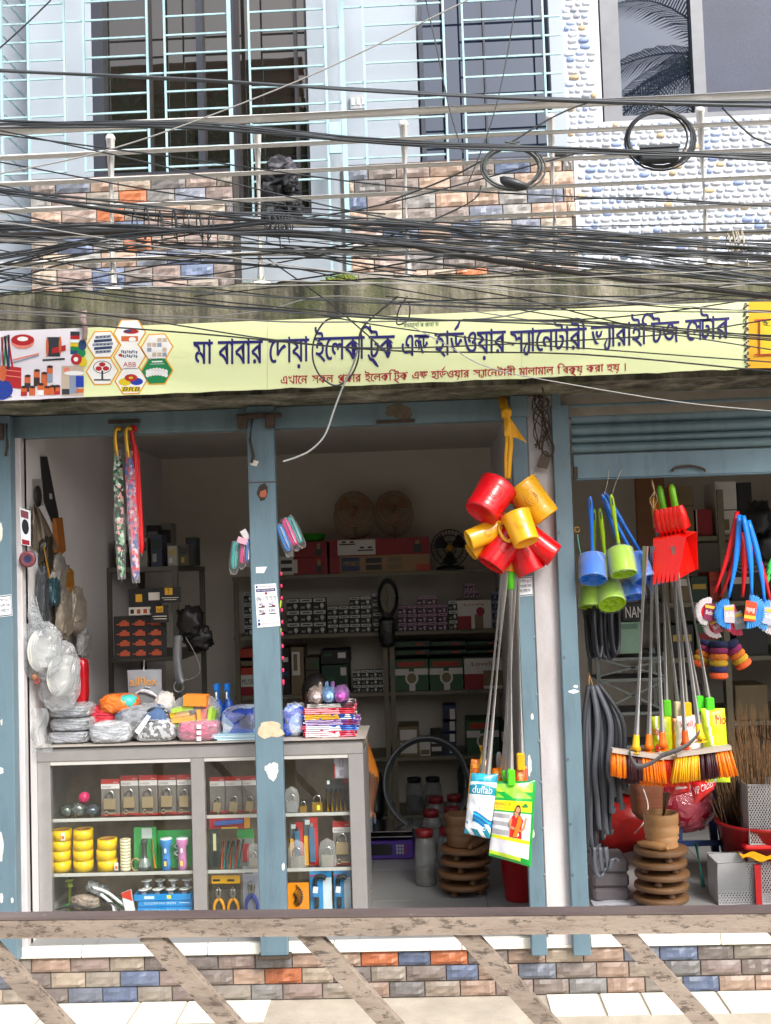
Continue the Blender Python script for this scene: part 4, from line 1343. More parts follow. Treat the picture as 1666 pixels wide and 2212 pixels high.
lw = nd(nt, 'LayerWeight'); lw.inputs[0].default_value = .5; fr = ramp(nt, lw.outputs['Facing'], [(0, [.045] * 3), (.5, [.06] * 3), (.8, [.2] * 3), (1, [.9] * 3)])
mx = nd(nt, 'MixShader')
nt.links.new(fr.outputs[0], mx.inputs[0]); nt.links.new(tr.outputs[0], mx.inputs[1]); nt.links.new(gs.outputs[0], mx.inputs[2])
nt.links.new(mx.outputs[0], nt.nodes['Material Output'].inputs[0])
for u0, u1 in ((110.2, 414.8), (444.2, 756.8)):
    b = MB(); b.box(P(u0, 1800, YC).x, P(u1, 1800, YC).x, YC + .021, YC + .025, P(430, 1984, YC).z, P(430, 1638, YC).z)
    b.out('glass_pane', cglass, case)
shelf_g = M('#b9c8bf', .3, var=.03)
SH = [1768 - 2, 1886 - 2, 1984]
shz = []
for v in SH[:2]:
    z = P(260, v, YC + .06).z
    shz.append(z)
    b = MB(); b.box(cx0 + .006, cx1 - .006, YC + .045, YC + dep - .02, z - .008, z)
    b.out('glass_shelf', cglass, case)
    b = MB(); b.box(cx0 + .005, cx1 - .005, YC + .0415, YC + .0445, z - .012, z + .004)
    b.out('shelf_edge', ali2, case)
b = MB(); b.box(cx0 + .004, cx1 - .004, YC + dep - .012, YC + dep, P(430, 1984, YC).z, cz1 - .001)
b.out('back_panel', M('#8d7c68', .5, var=.45, scale=6), case)
shz.append(P(430, 1984, YC).z + .001)
# ---------------------------------------------------------------- what it holds
brass = M('#b9a482', .38, .6, var=.08); chrome = M('#d5d5d8', .18, 1.); gold = M('#c79a3a', .35, .8)
card_w, card_r, card_g = M('#8f8a88', .5), M('#b8322f', .5), M('#1f8a45', .5)
blister = film('clear_blister', '#ffffff', .78, .1, 14, .3)
def onz(k, Y): return shz[k]
def lock_shape(b, c, w, h, tilt=0., mi=0, mc=1, dep_=.016):
    M3 = Matrix.Rotation(tilt, 3, 'Y')
    c = V(c)
    b.obox(c, w, dep_, h, M3, mi)
    r = w * .34
    for s_ in ():
        pass
    pts = [c + M3 @ V((-r, 0, h * .45)), c + M3 @ V((-r, 0, h * .5 + r * .9))] + [c + M3 @ V((-r * cos(a), 0, h * .5 + r * .9 + r * 1.1 * sin(a))) for a in [pi * k / 8 for k in range(1, 8)]] + [c + M3 @ V((r, 0, h * .5 + r * .9)), c + M3 @ V((r, 0, h * .45))]
    b.tube(pts, w * .075, 7, mc)
def key_shape(b, c, l, ang, mi=1):
    M3 = Matrix.Rotation(ang, 3, 'Y')
    b.obox(V(c) + M3 @ V((l * .15, 0, 0)), l * .7, .003, l * .13, M3, mi)
    b.tube([V(c) + M3 @ V((-l * .32 + l * .17 * cos(a), 0, l * .17 * sin(a))) for a in [2 * pi * k / 10 for k in range(10)]], l * .05, 5, mi, closed=True)
def padlock_pack(u0, u1, v0, k, Y, label, group, tilt=0., header=.15, key_ang=.1, body=.62, low=.22):
    x0, x1 = P(u0, 1720, Y).x, P(u1, 1720, Y).x
    z0 = onz(k, Y) + .0015
    z1 = P((u0 + u1) / 2, v0, Y).z
    w, h = x1 - x0, z1 - z0
    t = thing('padlock_pack', label, 'padlock', ((x0 + x1) / 2, Y, z0), group)
    b = MB(); b.box(x0, x1, Y + .022, Y + .024, z0, z1)
    b.box(x0, x1, Y + .0205, Y + .0219, lerp(z0, z1, 1 - header), z1, 1); b.box(x0, x1, Y + .0205, Y + .0219, lerp(z0, z1, .74), lerp(z0, z1, 1 - header), 2); b.box(x0, x1, Y + .0205, Y + .0219, z0, lerp(z0, z1, .05), 1)
    b.text('SOLEX', lambda x, y: V((lerp(x0, x1, .06 + .5 * x), Y + .0198, lerp(z0, z1, .77 + .045 * y))), 3)
    b.text('60mm', lambda x, y: V((lerp(x0, x1, .66 + .26 * x), Y + .0198, lerp(z0, z1, .90 + .035 * y))), 2)
    b.out('card', [M('#77716c', .6, var=.15), card_r, M('#ded9d8', .5), M('#332a2a', .5)], t)
    b = MB(); lock_shape(b, ((x0 + x1) / 2, Y + .009, lerp(z0, z1, low + .12)), w * body, h * .27, tilt)
    b.out('lock', [brass, chrome], t)
    b = MB(); key_shape(b, ((x0 + x1) / 2, Y + .006, lerp(z0, z1, .09)), w * .62, key_ang); b.out('key', brass, t)
    return t
YI = YC + .07
for i, (a, c, v) in enumerate(((216, 256, 1685), (259, 297, 1677), (299, 338, 1676), (340, 379, 1676), (381, 413, 1675))):
    padlock_pack(a, c, v, 0, YI + .012 * (i % 2), 'brass padlock with key on a red topped card beside the wrapped bulbs', 'padlock cards with flat keys', 0, .13, .08 * (i % 3))
for i, (a, c, v) in enumerate(((452, 484, 1680), (486, 521, 1679), (523, 553, 1678))):
    padlock_pack(a, c, v, 0, YI + .02, 'smaller tilted padlock on a joined red topped card above the cutter knife', 'small tilted padlock cards', .12, .12, 1.3, .5, .05)
padlock_pack(716, 756, 1776, 1, YI, 'large brass padlock on a red topped card beside the blue cutters', None, 0, .14, .05, .66, .28)
def lone_lock(u, k, w, h, Y, label, m, tag_=None, bub=True, group=None):
    x = P(u, 1720, Y).x; z = onz(k, Y) + .001
    t = thing('padlock', label, 'padlock', (x, Y, z), group)
    b = MB(); lock_shape(b, (x, Y, z + h * .5), w, h); b.out('lock', [m, chrome], t)
    if tag_:
        b = MB(); b.box(x - w * .02, x + w * .3, Y - .012, Y - .0095, z + h * .2, z + h * .7); b.out('price_tag', M(tag_, .5), t)
    if bub:
        b = MB(); b.lathe([(w * .75, 0), (w * .75, h * 1.5), (w * .55, h * 2.2), (.001, h * 2.5)], 12, Matrix.Translation((x, Y, z)), 0, True, 1, .4); b.out('clear_cap', blister, t)
lone_lock(630, 0, .05, .05, YI + .02, 'steel padlock in a clear bubble beside small brass locks', M('#a9a9a8', .4, .6))
lone_lock(655, 0, .032, .03, YI, 'smallest brass padlock without a tag beside the yellow tagged one', gold, None, False)
lone_lock(685, 0, .05, .045, YI + .01, 'brass padlock with a yellow price tag', gold, '#e9e02a', False)
lone_lock(545, 1, .045, .05, YI, 'wrapped padlock standing beside the bunch of coloured pens', M('#b0a898', .4, .5))
lone_lock(638, 1, .06, .055, YI - .01, 'wrapped padlock in front of the red cutter card', M('#a09a90', .4, .5))
lone_lock(704, 1, .058, .055, YI + .004, 'wrapped padlock between the blue cutter and the carded lock', M('#a8a298', .4, .5))
# lipstick-like row of brass bolts
t = thing('brass_bolt_card', 'black card with a row of brass tubes on the top shelf', 'hardware card', P(728, 1738, YI))
x0, x1, z0, z1 = ext(703, 1684, 753, 1737, YI + .02); z0 = shz[0] + .001
b = MB(); b.box(x0, x1, YI + .02, YI + .022, z0, z1); b.box(x0 + .01, x0 + .022, YI + .018, YI + .0198, z1 - .022, z1 - .004, 1); b.box(x1 - .022, x1, YI + .018, YI + .0198, z1 - .018, z1 - .002, 2)
b.out('card', [M('#26282a', .5), M('#e8e8e8', .5), M('#c4222a', .5)], t)
for i in range(5):
    xx = lerp(x0, x1, .1 + .19 * i); b = MB(); b.cyl((xx, YI + .01, z0 + .002), (xx, YI + .01, lerp(z0, z1, .62)), .0085, .0075, 10); b.cyl((xx, YI + .01, lerp(z0, z1, .62)), (xx, YI + .01, lerp(z0, z1, .72)), .007, .007, 10, 1); b.out('tube', [gold, chrome], t)
t = carton('carabiner_card', 'lilac card with a steel clip hung at the top corner of the case', 'hardware card', None, 722, 1628, 753, 1681, YI - .01, .002, [M('#b9b3c4', .5), M('#d2c8c0', .5), M('#c33a3f', .5), M('#8a858f', .4)], [(.0, .0, .08, .6, 2), (.35, .45, .65, .85, 3), (.42, .5, .58, .8, 0), (.35, .1, .65, .35, 3)], [('SOLEX', .2, .02, .9, .08, 3)])
# wrapped bulbs, top left
t = thing('wrapped_bulbs', 'heap of bulbs in clear crinkled wrap, one magenta, beside the padlocks', 'bulbs', (P(170, 1755, YI).x, YI, shz[0]))
for i, (u, w, h, m) in enumerate(((140, .07, .06, M('#6c7470', .2, .6)), (166, .075, .07, M('#78807c', .2, .6)), (196, .07, .06, M('#59616a', .25, .5)), (178, .055, .055, M('#c3265f', .15)))):
    b = MB(); z = shz[0] + (h / 2 if i < 3 else .095)
    b.blob((P(u, 1740, YI).x, YI + .03, z), (w, w, h), 16, 10, .22 if i < 3 else .04, 4, i, 0, .9); b.out('bulb', m, t)
# tapes
ty, tin = M('#f2c714', .28, var=.04), M('#a86f2c', .7)
def tape(u, v0, v1, k, Y, d, m=ty, label='', group='', hole=tin):
    x = P(u, 1830, Y).x; s_ = kC * (1 + .02)
    z0 = shz[1] + k
    h = (v1 - v0) * s_
    b = MB(); r = d / 2
    b.lathe([(r * .72, 0), (r, .0005), (r, h - .0005), (r * .72, h - .0002), (r * .72, .002)], 22, Matrix.Translation((x, Y, z0)), 0, True)
    b.lathe([(r * .715, .001), (r * .68, .001), (r * .68, h - .001), (r * .715, h - .001)], 22, Matrix.Translation((x, Y, z0)), 1, True)
    return b.out('tape_roll', [m, hole], None, label, 'tape roll', group)
for ui, n_, off in ((132, 4, 0), (180, 4, 1), (232, 3, 2)):
    for i in range(n_):
        tape(ui + (R.uniform(-3, 3) if i else 0), 0, 22, i * .0505 + .0008, YI + .045, .098, ty, 'yellow packing tape roll in the tallest stacks' if n_ == 4 else 'yellow packing tape roll in the three high stack', 'yellow tape rolls' if n_ == 4 else 'yellow tape rolls in the short stack')
for u_, z_ in ((137, .152), (251, .0)):
    x = P(u_, 1800, YI).x
    b = MB(); b.box(x - .009, x + .009, YI - .0085, YI - .0062, shz[1] + z_ + .008, shz[1] + z_ + .046, 0); b.box(x - .006, x + .006, YI - .0092, YI - .0084, shz[1] + z_ + .014, shz[1] + z_ + .03, 1)
    b.out('tape_label', [pw_, M('#d8742a', .5)], None, 'small printed paper label on a yellow tape roll, ' + ('beside the bulbs end of the shelf' if u_ < 200 else 'next to the cream tape column'), 'label')
for i in range(10):
    tape(271, 0, 6.6, i * .0154 + .0008, YI + .02, .052, M('#e6dcb8', .35), 'thin cream tape roll in a tall column beside the yellow tapes', 'cream tape rolls', M('#c9b98a', .6))
# torches
def torch(u, c, label, lab_c):
    x = P(u, 1830, YI).x; z0 = shz[1] + .0012
    t = thing('torch', label, 'torch', (x, YI, z0))
    b = MB(); b.lathe([(0, 0), (.022, 0), (.022, .035), (.020, .06), (.020, .11), (.030, .128), (.031, .15), (.030, .153, 1), (.029, .158, 1), (0, .158, 1)], 18, Matrix.Translation((x, YI, z0))); b.out('body', [M(c, .35), M('#e8eef0', .3)], t)
    b = MB(); b.blob((x, YI - .0215, z0 + .098), (.012, .008, .026), 10, 8, 0, 1, 0, 0, .8); b.out('switch', M('#f0f0f0', .4), t)
    b = MB(); b.box(x - .009, x + .009, YI - .0245, YI - .019, z0 + .02, z0 + .06); b.box(x - .006, x + .006, YI - .0252, YI - .0244, z0 + .026, z0 + .05, 1); b.out('print', [M(lab_c, .5), M('#f3d84a', .5)], t)
torch(359, '#4a93d6', 'blue plastic torch standing beside a pink torch', '#2a5aa8')
torch(394, '#d68cc0', 'pink plastic torch standing beside a blue torch', '#c078aa')
t = thing('green_blister_pack', 'green carded charger with coiled white cord behind the torches', 'blister pack', (P(375, 1870, YI + .05).x, YI + .05, shz[1]))
x0, x1 = P(340, 1800, YI + .05).x, P(414, 1800, YI + .05).x
b = MB(); b.box(x0, x1, YI + .05, YI + .052, shz[1] + .001, shz[1] + .185); b.out('card', M('#2c9a4a', .5, var=.2), t)
b = MB(); b.tube([V((P(378, 1810, YI).x + .012 * sin(k * 1.1), YI + .03, shz[1] + .05 + k * .006)) for k in range(14)], .004, 6); b.out('cord', M('#f0f0f0', .4), t)
t = thing('sprinkler_pack', 'green carded pack with a dark funnel and orange stick', 'blister pack', (P(310, 1870, YI + .03).x, YI + .03, shz[1]))
x0, x1 = P(289, 1800, YI + .04).x, P(338, 1800, YI + .04).x
b = MB(); b.box(x0, x1, YI + .04, YI + .042, shz[1] + .001, shz[1] + .205); b.box(lerp(x0, x1, .35), lerp(x0, x1, .8), YI + .038, YI + .0398, shz[1] + .15, shz[1] + .2, 1); b.out('card', [M('#3a9a50', .5, var=.2), M('#b9c4c0', .5)], t)
xx = P(311, 1840, YI).x
b = MB(); b.lathe([(0, 0), (.033, .001), (.034, .012), (.03, .02, 1), (.03, .035, 1), (.02, .06), (.012, .07), (.012, .125), (.016, .13), (.016, .15), (0, .15)], 16, Matrix.Translation((xx, YI + .01, shz[1] + .002))); b.out('funnel', [M('#3f4540', .4), M('#9aa5a0', .25, .5)], t)
b = MB(); b.cyl((xx + .05, YI + .02, shz[1] + .01), (xx + .035, YI + .02, shz[1] + .15), .006, .004, 8); b.out('stick', M('#e98a2a', .5), t)
b = MB(); b.tube([V((xx - .045 + .022 * cos(a), YI + .01, shz[1] + .03 + .03 * sin(a))) for a in [2 * pi * k / 14 for k in range(14)]], .004, 6, closed=True); b.out('ring', M('#a3905a', .4), t)
# bottom left: cables, spools, soldering iron boxes
zb = shz[2]
bx = [M('#1f8fd8', .45), M('#cfe7f4', .5), M('#e9e23a', .5), M('#1673b8', .45)]
def sbox(u0, u1, z0, z1, Y, label, dep_=.14, txt_=True):
    x0, x1 = P(u0, 1950, Y).x, P(u1, 1950, Y).x
    b = MB(); b.box(x0, x1, Y, Y + dep_, z0, z1, 0, .002)
    if txt_:
        b.text('SOLDERING IRON', lambda x, y: V((lerp(x0, x1, .12 + .58 * x), Y - .001, lerp(z0, z1, .42 + .34 * y))), 1)
    b.box(lerp(x0, x1, .76), lerp(x0, x1, .95), Y - .001, Y, lerp(z0, z1, .55), lerp(z0, z1, .64), 1); b.box(x0 + .002, x1 - .002, Y - .0012, Y, z0 + .001, lerp(z0, z1, .18), 3)
    return b.out('soldering_iron_box', bx, None, label, 'box')
z1_ = P(350, 1973, YI).z; 
for i in range(3):
    a = zb + i * .034
    if i < 2:
        sbox(296 + 2 * i, 415, a + .0004, a + .0335, YI + .005 * i, ('bright blue soldering iron box at the bottom of its stack', 'bright blue soldering iron box under the spool tray')[i], .15, True)
x0, x1 = P(290, 1945, YI).x, P(413, 1945, YI).x
b = MB(); zt_ = zb + .069
b.box(x0, x1, YI, YI + .14, zt_, zt_ + .004); b.box(x0, x1, YI, YI + .003, zt_ + .004, zt_ + .03); b.box(x0, x0 + .003, YI + .003, YI + .14, zt_ + .004, zt_ + .03); b.box(x1 - .003, x1, YI + .003, YI + .14, zt_ + .004, zt_ + .03); b.box(x0 + .05, x0 + .1, YI - .001, YI, zt_ + .008, zt_ + .022, 1); b.box(x1 - .12, x1 - .1, YI - .001, YI, zt_ + .008, zt_ + .024, 2)
b.out('spool_tray', bx, None, 'open blue tray of wire spools stacked on soldering iron boxes', 'tray')
spm = [M('#c9ccd0', .3, .5), M('#e6e6e2', .35)]
for r_ in range(2):
    for i in range(4):
        c = V((lerp(x0, x1, .14 + .24 * i), YI + .035 + .06 * r_, zt_ + .0045))
        b = MB(); b.lathe([(0, 0, 1), (.026, 0, 1), (.026, .004, 1), (.013, .005), (.013, .038), (.026, .039, 1), (.026, .043, 1), (.006, .0435, 1), (.006, .03, 1), (0, .03, 1)], 16, Matrix.Translation(c + V((0, 0, .028 * r_)))); b.out('wire_spool', spm, None, 'solder wire spool in the %s row of the blue tray' % ('front', 'rear')[r_], 'spool', 'spools in the %s row' % ('front', 'rear')[r_])
b = MB()
rr = random.Random(4)
for k in range(5):
    y0 = YI + .02 + .03 * k
    pts = [(P(118 + 8 * k, 1900, YI).x, y0, zb + .03 + .01 * k)]
    b.tube(spline([V((P(u, 1950, YI).x, y0 + rr.uniform(-.01, .01), zb + h)) for u, h in ((118 + 6 * k, .03), (160 + 9 * k, .05 + .012 * k), (200 + 5 * k, .03), (235, .06 - .006 * k), (262, .02))], 5), .005, 6, k % 3)
b.out('cable_bundle', [M('#2b2e30', .45), M('#3f8a4a', .45), M('#b9342c', .45)], None, 'loose dark cables lying in the bottom corner of the case', 'cables')
b = MB()
for k in range(5):
    b.tube(spline([V((P(u, 1950, YI).x, YI + .02 + .012 * k, zb + h - .006 * k)) for u, h in ((196, .135), (228, .11), (256, .06), (272, .035), (266, .012), (245, .012), (240, .05), (215, .1))], 5), .008, 7)
b.out('white_flex', M('#e4e4e6', .35), None, 'folded hank of white flex cable in the bottom of the case', 'cable')
b = MB(); p = [(P(u, v, YI + .0)) for u, v in ((262, 1930), (282, 1922), (292, 1972), (272, 1974))]; b.slab(p, (0, .012, 0)); p2 = [q - V((0, .001, 0)) for q in (p[0], p[1], p[1].lerp(p[2], .5), p[0].lerp(p[3], .2))]; b.add(p2, [[3, 2, 1, 0]], 1)
b.out('cable_packet', [M('#ececec', .4), M('#d03a22', .4)], None, 'white and red printed packet leaning beside the blue tray', 'packet')
b = MB(); b.blob(P(186, 1948, YI + .06), (.15, .08, .07), 16, 10, .3, 3, 3); b.out('cable_bag', crumple('#8f7f74', 1.8, .5), None, 'brownish bag of switches behind the loose dark cables', 'bag')
b = MB(); b.blob(P(210, 1920, YI + .07), (.12, .08, .05), 16, 10, .3, 3, 4, T=Matrix.Rotation(.4, 3, 'Y')); b.out('cable_bag', crumple('#9b9fa3', 1.8, .5), None, 'grey bag of cable behind the white flex', 'bag')
t = thing('green_tester', 'lime green handled tester standing at the case corner', 'tester', (P(150, 1950, YI + .1).x, YI + .1, zb))
b = MB(); xx = P(150, 1920, YI + .1).x; b.cyl((xx, YI + .1, zb), (xx, YI + .1, zb + .12), .012, .012, 10); b.out('shaft', M('#9fb53a', .4), t); b = MB(); b.cyl((xx, YI + .1, zb + .12), (xx, YI + .1, zb + .15), .02, .024, 12); b.out('head', M('#a9c03e', .4), t)
# second shelf, middle and right
def card_item(name, label, cat, u0, v0, u1, v1, Y, c, k, tilt=0., extra=()):
    x0, x1, z0, z1 = ext(u0, v0, u1, v1, Y)
    z0 = shz[k] + .001 if k is not None else z0
    t = thing(name, label, cat, ((x0 + x1) / 2, Y, z0))
    b = MB(); b.box(x0, x1, Y, Y + .002, z0, z1)
    ms = [M(c, .5, var=.1)]
    for j, (a0, c0, a1, c1, cc) in enumerate(extra):
        ms.append(M(cc, .5)); b.box(lerp(x0, x1, a0), lerp(x0, x1, a1), Y - .0008 - .0004 * j, Y - .0001, lerp(z0, z1, c0), lerp(z0, z1, c1), j + 1)
    b.out('card', ms, t)
    return t, x0, x1, z0, z1
t, x0, x1, z0, z1 = card_item('cutter_card', 'red card with a blue cutter knife lying across it on top of the pens', 'blister pack', 452, 1762, 540, 1790, YI + .04, '#c02c36', None, 0, [(.86, 0, 1, 1, '#e09a28'), (.3, 0, .7, .12, '#e8c33a')])
b = MB(); b.bar((lerp(x0, x1, .15), YI + .03, lerp(z0, z1, .45)), (lerp(x0, x1, .85), YI + .03, lerp(z0, z1, .6)), .02, .012); b.out('knife', M('#4a6fc4', .25), t)
t = thing('pen_bunch', 'bunch of orange and teal pens fanned out in a clear cup', 'pens', (P(495, 1865, YI).x, YI, shz[1]))
for i in range(9):
    a = P(478 + i * 4.2, 1864, YI); c = P(484 + i * 3.9 + (i % 3) * 5, 1800, YI + .02)
    a = V((a.x, YI + .012 * (i % 3), shz[1] + .001)); b = MB(); b.cyl(a, V((c.x, YI + .012 * (i % 3) + .01, shz[1] + .135)), .0065, .0055, 8); b.out('pen', M(('#e2562a', '#1f9a9a', '#d84a2a', '#167f80', '#e8702e')[i % 5], .35), t)
card_item('screwdriver_pack', 'dark screwdriver bit pack on a green back beside the pens', 'blister pack', 453, 1793, 475, 1864, YI + .03, '#2c3a33', 1, 0, [(.35, .45, .65, .9, '#d9d2a0'), (.3, .05, .7, .4, '#14181a')])
t, x0, x1, z0, z1 = card_item('green_tool_card', 'green headed card with red handled clip behind the wrapped lock', 'blister pack', 513, 1791, 549, 1860, YI + .05, '#8a8f88', 1, 0, [(0, .75, 1, 1, '#3aa04c'), (.3, .1, .7, .6, '#b3303a')])
for nm, a, c, v, col1, lb in (('cutter_card', 627, 655, 1776, '#c2302f', 'red and grey cutter card behind the wrapped padlock'), ('cutter_card', 657, 687, 1766, '#cf2f2f', 'tall red and yellow card with a blue cutter')):
    t, x0, x1, z0, z1 = card_item(nm, lb, 'blister pack', a, v, c, 1858, YI + .035, col1, 1, 0, [(0, .0, .3, .62, '#e2ab2e'), (0, .62, .4, 1, '#5a5f62'), (.1, .85, .45, .95, '#d9d9d9')])
    b = MB(); b.bar((lerp(x0, x1, .62), YI + .026, lerp(z0, z1, .08)), (lerp(x0, x1, .58), YI + .026, lerp(z0, z1, .8)), .026, .014); b.out('knife', M('#49708f', .3), t)
    b = MB(); b.bar((lerp(x0, x1, .58), YI + .026, lerp(z0, z1, .8)), (lerp(x0, x1, .6), YI + .026, lerp(z0, z1, .9)), .014, .004); b.out('blade', chrome, t)
# bottom shelf, middle and right
def pliers(u, v0, v1, Y, col1, label, hdr, cat='pliers', grp=None, wide=1.):
    x = P(u, 1930, Y).x; z1 = P(u, v0, Y).z; z0 = zb + .002
    h = z1 - z0; w = 31 * kC * wide
    t = thing('pliers', label, cat, (x, Y, z0), grp)
    b = MB(); b.box(x - w * .52, x + w * .52, Y + .014, Y + .016, z0, z1); b.box(x - w * .5, x + w * .5, Y + .0125, Y + .0138, z0 + h * .78, z1, 1); b.box(x - w * .4, x + w * .1, Y + .0118, Y + .0124, z0 + h * .84, z0 + h * .9, 2); b.out('card', [M('#4b463f', .5) if hdr == '#f0b400' else M('#a9acbc', .5), M(hdr, .5), M('#23211c', .5)], t)
    for s_ in (-1, 1):
        b = MB(); b.tube(spline([V((x + s_ * w * q, Y + .004, z0 + h * r_)) for q, r_ in ((.34, .02), (.34, .16), (.24, .28), (.10, .36), (.05, .42))], 5), [w * .1] * 8 + [w * .12] * 8 + [w * .08] * 5, 8); b.out('handle', M(col1, .35), t)
        b = MB(); b.tube(spline([V((x + s_ * w * q, Y + .004, z0 + h * r_)) for q, r_ in ((.04, .40), (.12, .5), (.10, .6), (.02, .70))], 5), [w * .10] * 6 + [w * .11] * 6 + [w * .03] * 4, 8); b.out('jaw', M('#9c9a90', .35, .8), t)
pliers(472, 1893, 0, YI, '#f3a71c', 'yellow handled side cutters on a yellow headed card', '#f0b400', grp='yellow side cutters')
pliers(503, 1893, 0, YI, '#f3a71c', 'yellow handled side cutters on a yellow headed card', '#f0b400', grp='yellow side cutters')
pliers(543, 1873, 0, YI, '#3c4fae', 'blue handled pliers in a lilac blister pack', '#b3b6c8', wide=1.15)
t, x0, x1, z0, z1 = card_item('hex_key_pack', 'orange pack with a fan of hex keys', 'tool set', 617, 1907, 668, 1970, YI + .02, '#f0920f', 2)
for i in range(10):
    a = lerp(-.9, 1.0, i / 9); c = V((lerp(x0, x1, .25), YI + .012, lerp(z0, z1, .45))); d = V((cos(a), 0, sin(a)))
    b = MB(); b.tube([c + d * .02, c + d * (.045 + .002 * i), c + d * (.05 + .002 * i) + V((-d.z, 0, d.x)) * .012], .0032, 6); b.out('hex_key', M('#5a4a3a', .35, .7), t)
for i, (a, c) in enumerate(((670, 717), (722, 758))):
    t, x0, x1, z0, z1 = card_item('clamp_pack', 'blue blister pack with a black clamp ' + ('next to the hex keys' if i == 0 else 'at the right end of the bottom shelf'), 'blister pack', a, 1873, c, 1970, YI + .03, '#2f95d6', 2, 0, [(.6, 0, 1, .75, '#d7e4ee'), (.02, .78, .5, .82, '#c03a6a')])
    b = MB(); b.tube(spline([V((lerp(x0, x1, q), YI + .015, lerp(z0, z1, r_))) for q, r_ in ((.3, .02), (.32, .4), (.25, .6), (.32, .76), (.55, .8), (.75, .74))], 5), .011, 8); b.out('clamp', M('#22262a', .4), t)
    b = MB(); b.obox((lerp(x0, x1, .3), YI + .01, lerp(z0, z1, .45)), .03, .02, .05, Matrix.Rotation(.1, 3, 'Y')); b.out('jaw_block', M('#2f86c4', .4), t)
    b = MB(); b.obox((lerp(x0, x1, .28), YI - .002, lerp(z0, z1, .5)), .024, .002, .03, Matrix.Rotation(.15, 3, 'Y')); b.out('print', pw_, t)
# ================================================================ goods on the counter
clear = film('clear_bag', '#f4f6f8', .74, .12, 22, .5)
clear3 = film('thin_sleeve', '#ffffff', .9, .1, 22, .4)
clear2 = film('milky_bag', '#dfe3e6', .68, .2, 20, .6)
def fold_mat(name, cs, sc_):
    m, nt, bs = base(name)
    tc = nd(nt, 'TexCoord'); vo = nd(nt, 'TexVoronoi'); vo.inputs['Scale'].default_value = sc_
    nt.links.new(tc.outputs['Object'], vo.inputs['Vector'])
    sp = nd(nt, 'SeparateColor'); nt.links.new(vo.outputs['Color'], sp.inputs[0])
    r = ramp(nt, sp.outputs[0], [(i / len(cs), lin(c)) for i, c in enumerate(cs)]); r.color_ramp.interpolation = 'CONSTANT'
    nt.links.new(r.outputs[0], bs.inputs['Base Color']); bs.inputs['Roughness'].default_value = .85
    n = noise_tex(nt, 90, 4); bump(nt, bs, n.outputs[0], .4, .006)
    return m
def bag_film(seed, c, size, parent, e=.7, amp=.16):
    b = MB(); b.blob(c, size, 30, 18, amp * .9, 7, seed, 0, e, None, False); return b.out('plastic_wrap', clear, parent)
def lump(name, label, cat, u0, v0, u1, v1, Y, dep_, m, seed, wrap=True, e=.6, amp=.14, group=None, rest=True, parts=None, mname='bundle'):
    x0, x1, z0, z1 = ext(u0, v0, u1, v1, Y)
    if rest is True:
        z0 = ztopc
    elif rest:
        z0 = rest
    c = V(((x0 + x1) / 2, Y + dep_ / 2, (z0 + z1) / 2)); s_ = (x1 - x0, dep_, z1 - z0)
    t = thing(name, label, cat, (c.x, c.y, z0), group)
    b = MB(); b.blob(c, tuple(q * (.93 if wrap else 1) for q in s_), 34, 20, amp * .8, 3, seed, 0, e * .75); b.out(mname, m, t)
    if wrap:
        bag_film(seed + 1, c, tuple(q * 1.02 for q in s_), t, e, amp * .8)
    return t, c, s_
YK = YC + .05
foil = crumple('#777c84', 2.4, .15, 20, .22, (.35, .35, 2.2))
zz = ztopc
for i, (a, c, v0, v1) in enumerate(((98, 190, 1581, 1612), (103, 192, 1552, 1582), (101, 188, 1524, 1553))):
    lump('folded_raincoat', 'silver grey folded raincoat in clear wrap, ' + ('bottom', 'middle', 'top')[i] + ' of the stack of three', 'folded coat', a, v0, c, v1, YK, .2, foil, 10 + i, True, .5, .1, None, P(145, v1, YK).z if i else True)
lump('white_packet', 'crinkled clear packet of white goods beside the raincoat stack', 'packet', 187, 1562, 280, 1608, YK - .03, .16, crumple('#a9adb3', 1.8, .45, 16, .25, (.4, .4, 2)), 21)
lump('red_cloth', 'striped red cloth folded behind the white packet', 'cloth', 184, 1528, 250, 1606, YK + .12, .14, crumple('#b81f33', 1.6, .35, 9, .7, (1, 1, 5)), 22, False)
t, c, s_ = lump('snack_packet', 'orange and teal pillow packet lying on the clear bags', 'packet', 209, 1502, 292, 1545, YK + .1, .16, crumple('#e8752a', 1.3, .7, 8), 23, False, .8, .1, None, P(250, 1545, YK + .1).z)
b = MB(); b.blob(c + V((.045, -.02, .012)), (.1, .12, .07), 16, 10, .1, 3, 3); b.out('teal_print', M('#4bbcb4', .35), t)
t, c, s_ = lump('clothes_bag', 'large clear bag of dark shorts and denim with a white size label', 'bag', 238, 1528, 378, 1607, YK + .02, .26, fold_mat('shorts', ['#23252a', '#4a5f86', '#33363c', '#6f747c', '#1c1d21', '#8d939b'], 11), 24, True, .75, .2)
b = MB(); b.blob(c + V((.06, -.11, .02)), (.12, .06, .1), 14, 8, .2, 3, 9, T=Matrix.Rotation(-.5, 3, 'Y')); b.out('denim', M('#4a648c', .8, var=.2, scale=60), t)
b = MB(); q = [P(a, d, YK - .025) for a, d in ((291, 1580), (318, 1544), (326, 1548), (300, 1588))]; b.slab(q, (0, .001, 0)); b.out('label_strip', pw_, t)
lump('check_bundle', 'black and white checked bundle in clear wrap beside the pink pack', 'bundle', 285, 1556, 378, 1605, YK - .02, .15, fold_mat('checks', ['#1f2024', '#b9bbbf', '#3a3b40', '#d5d6d8', '#55575c'], 60), 25)
lump('white_bag', 'small tied white bag with an orange print behind the clothes bag', 'bag', 330, 1497, 374, 1560, YK + .14, .1, M('#d8cfc6', .4, var=.15), 26, True, .9, .2, None, P(352, 1560, YK + .14).z)
